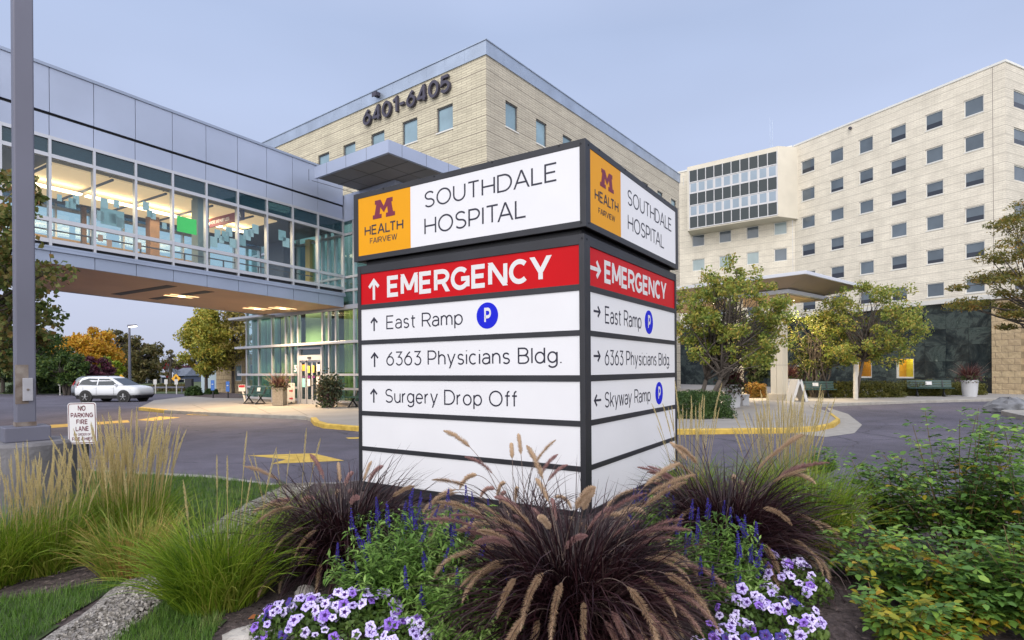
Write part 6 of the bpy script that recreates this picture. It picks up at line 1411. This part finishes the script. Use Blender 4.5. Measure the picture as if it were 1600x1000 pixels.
# low houses far off
def house(label, px0, px1, D, wall, roofc, gx=None, seed=0):
    a, b = at(px0, 605, D), at(px1, 605, D); w = b.x - a.x; t = thing('house', label, 'house', (a.x, D, -1.7), 'small houses beyond the lot'); hw_ = 2.7; rh = 1.5
    f = MB(); f.box(0, w, 0, 8, 0, hw_); f.build('wall', wall, t)
    f = MB(); f.add([(-.4, -.5, hw_), (w + .4, -.5, hw_), (w + .4, 8.5, hw_), (-.4, 8.5, hw_), (.6, 4, hw_ + rh), (w - .6, 4, hw_ + rh)], [(0, 1, 5, 4), (2, 3, 4, 5), (1, 2, 5), (3, 0, 4), (3, 2, 1, 0)]); f.build('roof', roofc, t)
    for k in range(3):
        x = w * (.14 + .28 * k); f = MB(); f.box(x, x + 1.0, -.06, .05, .9, 2.1); wn_ = f.build('window', M_wfl, t); f = MB(); f.box(x + .08, x + .92, -.08, -.061, .98, 2.02); f.build('pane', M_wind, wn_)
    if gx is not None:
        x = w * gx; f = MB(); f.add([(x, -2, hw_ - .2), (x + 3.6, -2, hw_ - .2), (x + 1.8, -2, hw_ + 1.2), (x, 3, hw_ - .2), (x + 3.6, 3, hw_ - .2), (x + 1.8, 3, hw_ + 1.2)], [(0, 1, 2), (5, 4, 3), (0, 2, 5, 3), (1, 4, 5, 2), (0, 3, 4, 1)]); f.build('porch_gable', mat('gable_white', (0.55, 0.56, 0.6), .7), t)
        f = MB(); f.box(x + .1, x + .25, -1.95, -1.8, 0, hw_ - .2); f.build('porch_post', M_brd, t); f = MB(); f.box(x + 3.35, x + 3.5, -1.95, -1.8, 0, hw_ - .2); f.build('porch_post', M_brd, t)
M_rfg = mat('grey_shingles', (0.13, 0.15, 0.19), .9, var=.2, scale=2)
house('pale blue house behind the white car', 160, 192, 100, mat('pale_siding', (0.34, 0.42, 0.47), .8), M_rfg)
house('grey house with a white porch gable right of the lamp', 214, 254, 102, mat('blue_siding', (0.10, 0.13, 0.19), .8), M_rfg, .45)
house('blue grey house beside the red maple', 262, 288, 106, mat('slate_siding', (0.12, 0.14, 0.22), .8), M_rfg)
f = MB()
t = thing('guard_rail', 'low pale guard rail at the end of the lot', 'rail', (at(226, 613, 53).x, 53, -.2)); f.box(0, 3.6, 0, .08, .45, .6); f.build('beam', M_pole, t)
f = MB(); f.box(.1, .2, .08, .16, 0, .6); f.build('post', M_pole, t); f = MB(); f.box(3.3, 3.4, .08, .16, 0, .6); f.build('post', M_pole, t)
# boulders of the island
M_bould = mat('grey_boulder', (0.16, 0.165, 0.18), .9, var=.4, scale=3, bump=.6)
def boulder(label, loc, s, seed, m=None, group=None):
    g = np.random.default_rng(seed); f = MB(); n = 14; pr = []
    vs = []; fs = []
    for i in range(7):
        ph = -.5 + i * (math.pi / 2 + .5) / 6; r = math.cos(max(ph, -1)); z = math.sin(ph)
        for k in range(n):
            t = 2 * math.pi * k / n; e = 1 + .10 * math.sin(3 * t + seed) + .07 * math.sin(5 * t + 2 * ph * 3 + seed) + g.normal(0, .03); vs.append((r * e * math.cos(t) * s[0], r * e * math.sin(t) * s[1], z * e * s[2]))
    for i in range(6):
        for k in range(n): fs.append((i * n + k, i * n + (k + 1) % n, (i + 1) * n + (k + 1) % n, (i + 1) * n + k))
    fs.append(tuple(range(6 * n, 7 * n))); f.add(vs, fs); o = f.build('boulder', m or M_bould, None, None, False, bevel=.015); o.location = loc; tag(o, label, 'boulder', group); return o
p = gp(1592, 640, .15)
boulder('dark boulder at the tip of the traffic island', (p.x, p.y + .4, .12), (.75, .6, .42), 1, group='boulders on the island'); boulder('paler boulder at the right frame edge on the island', (p.x + 1.0, p.y + .2, .12), (.6, .5, .36), 2, mat('pale_boulder', (0.32, 0.33, 0.35), .9, var=.4, scale=3, bump=.5), group='boulders on the island')
# ------------------------------------------------------------------ planting around the sign
def path_pts(L, th0, kb, n, pw=1.5):
    """arching stem in the xz plane: points and tangents"""
    p = Vector((0, 0, 0)); P_ = [p.copy()]; T = []
    for i in range(n):
        t = (i + .5) / n; th = th0 + kb * t ** pw; d = Vector((math.sin(th), 0, math.cos(th))); T.append(d); p = p + d * (L / n); P_.append(p.copy())
    T.append(T[-1]); return P_, T
M_plume = leafmat('plume_bristle', [(0.40, 0.27, 0.18), (0.60, 0.44, 0.30), (0.72, 0.56, 0.40)], .35, .8)
M_plume2 = leafmat('plume_bristle_purple', [(0.26, 0.13, 0.15), (0.46, 0.28, 0.25), (0.60, 0.44, 0.34)], .35, .8)
M_plstem = mat('plume_stem', (0.13, 0.09, 0.075), .8)
M_purple = leafmat('purple_blade', [(0.008, 0.004, 0.006), (0.017, 0.006, 0.009), (0.036, 0.011, 0.015), (0.09, 0.058, 0.055)], .15, .45)
M_reed = leafmat('reed_plume', [(0.58, 0.47, 0.24), (0.75, 0.64, 0.36), (0.82, 0.74, 0.48)], .3, .8)
M_gblade2 = leafmat('green_blade', [(0.045, 0.10, 0.010), (0.12, 0.21, 0.014), (0.22, 0.31, 0.025), (0.34, 0.33, 0.07)], .3, .5)
M_gblade3 = leafmat('green_dry_blade', [(0.06, 0.11, 0.012), (0.14, 0.22, 0.02), (0.26, 0.28, 0.05), (0.45, 0.31, 0.10), (0.36, 0.15, 0.06)], .3, .5)
def plume_mesh(seed, stem, plen, th0, kb, rad, ms, dens=1.0, tight=.85):
    """seed head: thin stem, then a soft bottle brush of bristles along the last part"""
    g = np.random.default_rng(seed); n = 36; L = stem + plen; P_, T = path_pts(L, th0, kb, n); f = MB()
    f.tube(P_, [.0022] * (n) + [.0008], 4, False); nv = np.array(f.v); nf = f.f
    i0 = stem / L * n; nb = int(620 * dens); t = g.uniform(0, 1, nb); idx = i0 + t * (n - i0 - .2); lo = idx.astype(int); fr = (idx - lo)[:, None]
    PA = np.array([tuple(p) for p in P_]); TA = np.array([tuple(p) for p in T]); c = PA[lo] * (1 - fr) + PA[np.minimum(lo + 1, n)] * fr; tg = TA[lo]
    r = g.normal(size=(nb, 3)); r -= (r * tg).sum(1)[:, None] * tg; r /= np.linalg.norm(r, axis=1)[:, None]
    prof = np.clip(np.minimum(t * 7, (1 - t) * 3.2) + .25, .3, 1)
    d = (r * tight + tg * .55); d /= np.linalg.norm(d, axis=1)[:, None]; ln = (rad * prof * g.uniform(.75, 1.2, nb))[:, None]
    w = np.cross(d, tg); w /= np.linalg.norm(w, axis=1)[:, None] + 1e-6; ww = .0017
    V = np.stack([c - w * ww, c + w * ww, c + d * ln + w * .0004, c + d * ln - w * .0004], 1).reshape(-1, 3)
    F = np.arange(nb * 4).reshape(-1, 4); off_ = len(nv); q = np.array(nf)
    return build_np('plume', np.concatenate([nv, V]), np.concatenate([q, F + off_]), ms, None, np.concatenate([np.zeros(len(q)), np.ones(nb)]), lnk=False)
PL = [plume_mesh(100 + i, st, pl_, t0, kb, .021, [M_plstem, M_plume if i % 4 else M_plume2], 1.4) for i, (st, pl_, t0, kb) in enumerate(((.56, .28, .12, 1.5), (.62, .27, .25, 2.2), (.50, .30, .40, 2.5), (.68, .25, .10, 1.2), (.54, .29, .50, 2.1), (.42, .26, .60, 2.7), (.60, .31, .2, 2.6), (.46, .22, .75, 2.0)))]
def place_part(name, me, parent, loc, az, sc, tilt=0.0):
    o = bpy.data.objects.new(name, me); COL.objects.link(o); o.parent = parent; o.location = loc; o.rotation_euler = (0, tilt, az); o.scale = (sc, sc, sc); return o
def fountain_grass(label, px, py, spread, height, n, npl, seed, hsc=1.0, az_bias=None, sel=None):
    b = bp(px, py); t = thing('fountain_grass', label, 'grass clump', b, 'purple fountain grasses round the sign'); g = np.random.default_rng(seed)
    V, F = blades(n, g, spread * .30, height, .0095, (.05, 1.25), (.5, 2.4), 7, .26); build_np('blades', V, F, M_purple, t)
    V, F = blades(int(n * .10), g, spread * .34, height * .55, .007, (.6, 1.3), (.5, 1.6), 5, .3); build_np('outer_blades', V, F, M_purple, t)
    for k in range(npl):
        m = g.integers(len(PL)) if sel is None else sel[g.integers(len(sel))]; az = g.uniform(0, 6.283) if az_bias is None or g.random() < .35 else g.normal(az_bias, .9)
        a2 = az + g.normal(0, .5); r = spread * .22 * g.random() ** .5
        place_part('plume', PL[m], t, (r * math.cos(a2), r * math.sin(a2), 0), az, hsc * g.uniform(.85, 1.2), g.normal(0, .12))
    return t
fountain_grass('large purple fountain grass front and centre below the sign corner', 895, 972, .88, .62, 3800, 96, 1, 1.0)
fountain_grass('purple fountain grass at the left foot of the sign', 540, 885, .72, .60, 2600, 36, 2, .95, math.pi)
fountain_grass('purple fountain grass at the right foot of the sign', 1135, 872, .78, .62, 3000, 46, 3, 1.0)
fountain_grass('small purple fountain grass tuft against the white sign face', 815, 862, .40, .55, 260, 34, 4, 1.08, math.pi)
# feather reed grass: upright tan plumes over green blades
RP = [plume_mesh(200 + i, st, .32, t0, kb, .016, [M_plstem, M_reed], .75, .45) for i, (st, t0, kb) in enumerate(((.78, .03, .12), (.85, .06, .2), (.70, .10, .1), (.9, .02, .08), (.74, .14, .25)))]
for me in RP: me.materials[0] = mat('reed_stem', (0.34, 0.27, 0.10), .8) if 'reed_stem' not in bpy.data.materials else bpy.data.materials['reed_stem']
def reed_grass(label, base, spread, height, n, npl, seed, hsc=1.0, m=None, name='reed_grass', cat='grass clump', group='feather reed grasses with tan plumes'):
    t = thing(name, label, cat, base, group); g = np.random.default_rng(seed)
    V, F = blades(n, g, spread * .34, height, .007, (.02, .75), (.3, 1.5), 6, .28); build_np('blades', V, F, m or M_gblade2, t)
    for k in range(npl):
        a = g.uniform(0, 6.283); r = spread * .36 * g.random() ** .5
        place_part('plume', RP[g.integers(len(RP))], t, (r * math.cos(a), r * math.sin(a), 0), a + g.normal(0, .5), hsc * g.uniform(.78, 1.15), g.normal(0, .05))
    return t
reed_grass('reed grass with tall tan plumes in front of the concrete pier at the left edge', bp(15, 900), .8, .46, 1500, 85, 11, .74)
reed_grass('reed grass with tan plumes just right of the concrete pier', bp(78, 890), .6, .42, 1000, 55, 12, .74)
reed_grass('reed grass with a broad stand of tan plumes behind the parking sign', bp(205, 845), .8, .46, 1500, 140, 13, .90)
reed_grass('reed grass with tan plumes between the parking sign and the open lawn', bp(150, 850), .7, .42, 1100, 65, 14, .76)
reed_grass('reed grass with pale plumes right of the sign by the road', bp(1222, 800), .75, .50, 900, 90, 15, .92)
reed_grass('reed grass with pale plumes close to the right edge of the sign', bp(1085, 790), .5, .42, 400, 26, 16, .95)
def green_clump(label, base, spread, height, n, npl, seed, m):
    return reed_grass(label, base, spread, height, n, npl, seed, .8, m, 'grass_clump', 'grass clump', 'green grass clumps by the gravel path')
green_clump('bright green grass clump beside the gravel path', bp(345, 938), .75, .46, 2600, 6, 21, M_gblade2)
green_clump('half dried green and orange grass clump left of the path', bp(215, 892), .7, .36, 1300, 3, 22, M_gblade3)
green_clump('small green grass clump under the purple grass by the path', bp(450, 860), .5, .36, 900, 6, 23, M_gblade2)
green_clump('green grass clump at the left edge below the pier', bp(-25, 915), .7, .44, 1300, 0, 24, M_gblade2)
green_clump('dark green leafy tuft between the right purple grass and the road', bp(1262, 845), .8, .55, 1100, 0, 25, M_gblade2)
# blue salvia mounds
M_salv = leafmat('salvia_leaf', [(0.055, 0.12, 0.02), (0.13, 0.25, 0.045), (0.25, 0.40, 0.09), (0.36, 0.50, 0.17)], .3)
M_salvb = leafmat('salvia_flower', [(0.02, 0.012, 0.16), (0.045, 0.028, 0.30), (0.10, 0.07, 0.42)], .2)
M_gstem = mat('green_stem', (0.06, 0.11, 0.03), .8)
def spike_mesh(seed):
    g = np.random.default_rng(seed); f = MB(); bx_, by_ = g.normal(0, .012, 2); f.tube([(0, 0, 0), (bx_ * .5, by_ * .5, .10), (bx_, by_, .19)], [.002, .0018, .001], 4, False)
    nv = np.array(f.v); q = np.array(f.f); n = 150; z = g.uniform(.06, .19, n); zz = .06 + np.round((z - .06) / .012) * .012 + g.normal(0, .0015, n); rr_ = np.interp(zz, [.06, .09, .19], [.011, .012, .003]); a = g.uniform(0, 6.28, n)
    C = np.stack([rr_ * np.cos(a) + bx_ * zz / .19, rr_ * np.sin(a) + by_ * zz / .19, zz], 1); V, F = leaf_geo(C, .011, g, .7)
    return build_np('flower_spike', np.concatenate([nv, V]), np.concatenate([q, F + len(nv)]), [M_gstem, M_salvb], None, np.concatenate([np.zeros(len(q)), np.ones(n)]), lnk=False)
SPK = [spike_mesh(i) for i in range(5)]
def salvia(label, px, py, size, n, nsp, seed):
    b = bp(px, py); t = thing('salvia', label, 'flowering plant', b, 'blue salvias in the bed'); g = np.random.default_rng(seed); lx, ly, lz = size
    ns = n // 26; u = g.normal(size=(ns, 3)); u[:, 2] = np.abs(u[:, 2]); u /= np.linalg.norm(u, axis=1)[:, None]; top = u * g.uniform(.6, 1.05, (ns, 1)) * np.array([[lx / 2, ly / 2, lz]])
    root = top * np.array([[.35, .35, 0]]); tt = g.uniform(.25, 1.0, (ns, 26)) ** .7; C = root[:, None] * (1 - tt[..., None]) + top[:, None] * tt[..., None]
    # leaves leave their stem outwards in pairs
    C = C.reshape(-1, 3); N = len(C); d = g.normal(size=(N, 3)); d[:, 2] = d[:, 2] * .4 + .15; d /= np.linalg.norm(d, axis=1)[:, None]; s = np.cross(d, np.array([[0, 0, 1.]])) + g.normal(0, .2, (N, 3)); s /= np.linalg.norm(s, axis=1)[:, None]; nr = np.cross(s, d)
    L = g.uniform(.035, .07, (N, 1)); w = L * .14
    V = np.stack([C, C + d * L * .45 + s * w + nr * .004, C + d * L - nr * L * .18, C + d * L * .45 - s * w + nr * .004], 1).reshape(-1, 3); build_np('foliage', V, np.arange(N * 4).reshape(-1, 4), M_salv, t)
    f = MB()
    for k in range(0, ns, 2): f.tube([tuple(root[k]), tuple((root[k] + top[k]) / 2 * np.array([.9, .9, 1.05])), tuple(top[k])], [.003, .0025, .0015], 4, False)
    f.build('stems', M_gstem, t)
    for k in range(nsp): i = g.integers(ns); place_part('flower_spike', SPK[k % 5], t, tuple(top[i] * .93), g.uniform(0, 6), g.uniform(.6, 1.1), g.normal(0, .3))
    return t
salvia('big light green salvia mound with blue spikes left of the centre grass', 640, 945, (1.1, .8, .60), 8500, 56, 31)
salvia('lower salvia with few blue spikes in front at the lower edge', 735, 990, (.7, .5, .40), 4000, 14, 32)
salvia('smaller salvia tucked between the left purple grass and the dark sign base', 590, 890, (.6, .5, .45), 2600, 16, 35)
salvia('salvia with blue spikes touching the left side of the centre grass', 735, 905, (.75, .6, .50), 3800, 24, 36)
salvia('salvia with many blue spikes right of the centre grass', 1118, 935, (.72, .6, .55), 4400, 40, 33)
salvia('salvia with blue spikes between centre grass and right purple grass', 1030, 868, (.55, .5, .5), 1800, 26, 34)
# petunias
M_pet = mat('petunia_lilac', (0.42, 0.35, 0.68), .6, var=.25, scale=90); M_pet2 = mat('petunia_pale', (0.54, 0.48, 0.74), .6, var=.18, scale=90); M_pet3 = mat('petunia_violet', (0.22, 0.11, 0.52), .6, var=.2, scale=90); M_pv = mat('petunia_throat', (0.08, 0.025, 0.20), .6); M_petd = mat('petunia_indigo', (0.03, 0.02, 0.20), .6)
M_petl = leafmat('petunia_leaf', [(0.03, 0.06, 0.012), (0.06, 0.11, 0.02), (0.11, 0.17, 0.03)], .25)
def petunia_mesh(seed, m):
    g = np.random.default_rng(seed); f = MB(); n = 30; rings = [(.002, -.012), (.005, .0), (.012, .008), (.023, .011), (.033, .004)]; vs = []
    for j, (r, z) in enumerate(rings):
        for k in range(n):
            a = 2 * math.pi * k / n; lob = 1 + (.11 * math.cos(5 * a) + .03 * math.cos(10 * a + 1)) * (j / 4) ** 1.5; vs.append((r * lob * math.cos(a), r * lob * math.sin(a), z + (.0035 * math.cos(10 * a + seed) + g.normal(0, .001)) * (j / 4)))
    f.v = vs
    for j in range(4):
        for k in range(n): f.f.append([j * n + k, j * n + (k + 1) % n, (j + 1) * n + (k + 1) % n, (j + 1) * n + k]); f.m.append(1 if j < 2 or (j == 2 and k % 6 == 0) else 0)
    return build_np('flower', np.array(vs), np.array(f.f), [m, M_pv], None, np.array(f.m), smooth=True, lnk=False)
PET = [petunia_mesh(1, M_pet), petunia_mesh(2, M_pet2), petunia_mesh(3, M_pet), petunia_mesh(4, M_pet3), petunia_mesh(5, M_pet2)]; PETD = petunia_mesh(6, M_petd)
def petunias(label, px, py, size, nf, seed, dark=0):
    b = bp(px, py); t = thing('petunia', label, 'flowering plant', b, 'lilac petunias along the bed edge'); g = np.random.default_rng(seed); lx, ly, lz = size
    def dome(n, k):
        a = g.uniform(0, 6.28, n); r = np.sqrt(g.uniform(0, 1, n)); z = lz * np.sqrt(np.clip(1 - r ** 2 * .95, 0, 1)) * k; return np.stack([r * np.cos(a) * lx / 2, r * np.sin(a) * ly / 2, z + g.normal(0, .015, n)], 1)
    C = dome(int(1900 * lx * ly / .3), .92) * np.array([[1.06, 1.06, 1]]); C[:, 2] *= g.uniform(.6, 1, len(C)); V, F = leaf_geo(C, .034, g, .6, -.2); build_np('foliage', V, F, M_petl, t)
    for k, c in enumerate(dome(nf, 1.04)):
        nrm = Vector((c[0] / lx * 1.5 + g.normal(0, .6), c[1] / ly * 1.5 - .75 + g.normal(0, .6), .9)).normalized()
        o = bpy.data.objects.new('flower', PETD if k < dark else PET[g.integers(5)]); COL.objects.link(o); o.parent = t; o.location = c; o.rotation_euler = nrm.to_track_quat('Z', 'Y').to_euler(); s = g.uniform(.62, .98); o.scale = (s, s * (g.uniform(.6, .9) if g.random() < .3 else 1), s)
petunias('lilac petunia at the left bottom beside the pale edging stone', 470, 985, (.50, .46, .15), 66, 41, 6)
petunias('lilac petunia right of the left patch, below the salvia', 560, 985, (.54, .52, .20), 78, 42)
petunias('lilac petunia at the lowest edge under the left salvia', 628, 1010, (.34, .3, .12), 34, 43)
petunias('lilac petunia right of the centre grass, lower one', 1195, 985, (.60, .52, .17), 70, 44, 8)
petunias('lilac petunia climbing toward the right purple grass', 1218, 925, (.56, .56, .20), 62, 45)
petunias('lilac petunia at the bottom edge right of the centre grass', 1140, 1015, (.36, .26, .12), 26, 46, 4)
# edging stones
M_stone = mat('pale_edging_stone', (0.34, 0.32, 0.30), .9, var=.3, scale=5, bump=.6)
for i, (px, py, s) in enumerate(((385, 995, (.12, .10, .05)), (478, 930, (.07, .06, .06)), (425, 1000, (.14, .1, .07)), (1262, 880, (.12, .1, .08)))):
    b = bp(px, py); boulder(('pale edging stone at the bottom left of the petunias', 'upright pale stone between green clump and petunias', 'flat pale edging stone under the left petunias', 'pale stone under the right purple grass')[i], b, s, 10 + i, M_stone, group='edging stones')
b = bp(398, 968); f = MB(); f.hexa([(-.03, -.02, .012), (.03, -.025, .018), (.035, .02, .012), (-.02, .025, .02)], [(-.03, -.02, .014), (.03, -.025, .020), (.035, .02, .014), (-.02, .025, .022)]); o = f.build('fallen_leaf', mat('orange_leaf', (0.30, 0.10, 0.03), .8)); o.location = b; tag(o, 'orange brown fallen leaf beside the pale edging stone', 'leaf')
# leafy rose shrubs on the right
M_rose = leafmat('rose_leaf', [(0.04, 0.09, 0.022), (0.09, 0.19, 0.04), (0.17, 0.31, 0.055), (0.31, 0.42, 0.07)], .25, .45, 2.0)
M_rosey = leafmat('rose_leaf_yellow', [(0.08, 0.14, 0.02), (0.22, 0.26, 0.03), (0.42, 0.33, 0.03), (0.42, 0.17, 0.03)], .3, .5, 3.0)
M_cane = mat('green_cane', (0.14, 0.10, 0.045), .7)
def rose(label, px, py, size, ncane, seed, yellow=.15, leaf=.054):
    b = bp(px, py); t = thing('rose_shrub', label, 'shrub', b, 'leafy rose shrubs at the right'); g = np.random.default_rng(seed); lx, ly, lz = size; f = MB(); Cs = []; Ds = []; f2 = []
    for k in range(int(ncane * .44)):
        a = g.uniform(0, 6.28); r = g.uniform(.1, 1) ** .6; e = np.array([math.cos(a) * r * lx / 2, math.sin(a) * r * ly / 2, lz * g.uniform(.4, 1.22) * (1 - .35 * r * r)]); c0 = np.array([e[0] * .15, e[1] * .15, 0]); mid = (c0 + e) / 2 + np.array([0, 0, lz * .16 * r]) + g.normal(0, .03, 3)
        pts = [(1 - s) ** 2 * c0 + 2 * s * (1 - s) * mid + s * s * e for s in np.linspace(0, 1, 8)]; f.tube([tuple(p) for p in pts], np.linspace(.005, .0018, 8), 4, False)
        for s in np.arange(.22, 1.02, .045):                        # compound leaves of five along the cane
            p = (1 - s) ** 2 * c0 + 2 * s * (1 - s) * mid + s * s * e; az = g.uniform(0, 6.28); d = np.array([math.cos(az), math.sin(az), g.uniform(-.1, .6)]); d /= np.linalg.norm(d); sd = np.cross(d, [0, 0, 1.]); sd /= np.linalg.norm(sd); nn = np.cross(sd, d); l = leaf * g.uniform(.8, 1.3)
            yl = g.random() < yellow * (1.6 - s)
            for q, sg in ((.5, 1), (.5, -1), (1.0, 1), (1.0, -1), (1.5, 0)):
                o = p + d * l * q; ld = d * .55 + sd * sg * .9 if sg else d; ld = ld + g.normal(0, .18, 3) - np.array([0, 0, .15]); ld /= np.linalg.norm(ld); Cs.append(o); Ds.append(ld); f2.append(yl)
    Cs, Ds, f2 = np.array(Cs), np.array(Ds), np.array(f2); N = len(Cs); s = np.cross(Ds, np.array([[0, 0, 1.]]) + g.normal(0, .25, (N, 3))); s /= np.linalg.norm(s, axis=1)[:, None]; nr = np.cross(s, Ds); L = leaf * g.uniform(.75, 1.15, (N, 1))
    V = np.stack([Cs, Cs + Ds * L * .35 + s * L * .28 + nr * L * .06, Cs + Ds * L * .75 + s * L * .2 + nr * L * .03, Cs + Ds * L - nr * L * .1, Cs + Ds * L * .75 - s * L * .2 + nr * L * .03, Cs + Ds * L * .35 - s * L * .28 + nr * L * .06], 1).reshape(-1, 3)
    build_np('foliage', V, np.arange(N * 6).reshape(-1, 6), [M_rose, M_rosey], t, f2.astype(int)); f.build('canes', M_cane, t)
for i, a in enumerate(((1395, 850, (1.15, .9, .75), 60, .10), (1500, 880, (1.2, 1.0, 1.10), 90, .06), (1610, 900, (1.2, 1.0, 1.15), 90, .05), (1345, 905, (.7, .6, .42), 26, .45), (1440, 960, (.9, .7, .52), 42, .22), (1545, 985, (.95, .8, .55), 56, .12), (1400, 1010, (.6, .5, .34), 22, .5), (1300, 850, (.6, .5, .42), 30, .12), (1630, 1010, (.8, .7, .6), 50, .1), (1650, 800, (1.3, 1.0, .85), 60, .05), (1285, 745, (.45, .4, .42), 24, .08), (1490, 1000, (.6, .5, .3), 26, .55))):
    rose(('rose shrub with open canes standing against the road, left of the tall ones', 'tall dense green rose shrub in the middle of the right side', 'tall green rose shrub at the right frame edge', 'low yellowing rose shrub next to the right petunias', 'mid height rose shrub with yellow patches, in front of the tall one', 'green rose shrub low at the bottom right', 'small golden leaved rose shrub at the bottom edge', 'small green rose shrub below the pale reed grass', 'rose shrub cut by the bottom right corner', 'far rose shrub near the curb at the right edge', 'leafy sprig among the pale reed grass by the road', 'small yellow rose shrub at the bottom right of the bare mulch')[i], a[0], a[1], a[2], a[3], 60 + i, a[4])
# loose bark chips over the bed
g = np.random.default_rng(77); N = 26000; X = g.uniform(-5, 5.5, N); Y_ = g.uniform(2.2, 9.0, N); ok = np.array([y < yc(x) - .2 and not any(l(x, y) for l in LAWNS) and not (abs(x + 2.3 + .125 * (y - 2.2)) < .26) for x, y in zip(X, Y_)]); X, Y_ = X[ok], Y_[ok]
Z = np.array([bedz(x, y) for x, y in zip(X, Y_)]) + .016; V, F = leaf_geo(np.stack([X, Y_, Z], 1), .04, g, .35, 0); V = V.reshape(-1, 4, 3); zc3 = V[:, :, 2].mean(1, keepdims=True); V[:, :, 2] = zc3 + (V[:, :, 2] - zc3) * .35
o = build_np('bark_chips', V.reshape(-1, 3), F, leafmat('bark_chip', [(0.025, 0.017, 0.015), (0.07, 0.05, 0.045), (0.13, 0.10, 0.09), (0.24, 0.19, 0.17)], 0)); o['kind'] = 'stuff'
N = 9000; Y_ = g.uniform(2.4, 8.1, N); X = -2.35 - .115 * (Y_ - 2.6) + g.uniform(-.2, .2, N); Z = np.array([bedz(x, y) for x, y in zip(X, Y_)]) + .02
V, F = leaf_geo(np.stack([X, Y_, Z], 1), .022, g, .8, 0); o = build_np('path_pebbles', V, F, leafmat('pebble', [(0.12, 0.11, 0.10), (0.26, 0.24, 0.22), (0.45, 0.42, 0.39)], 0)); o['kind'] = 'stuff'
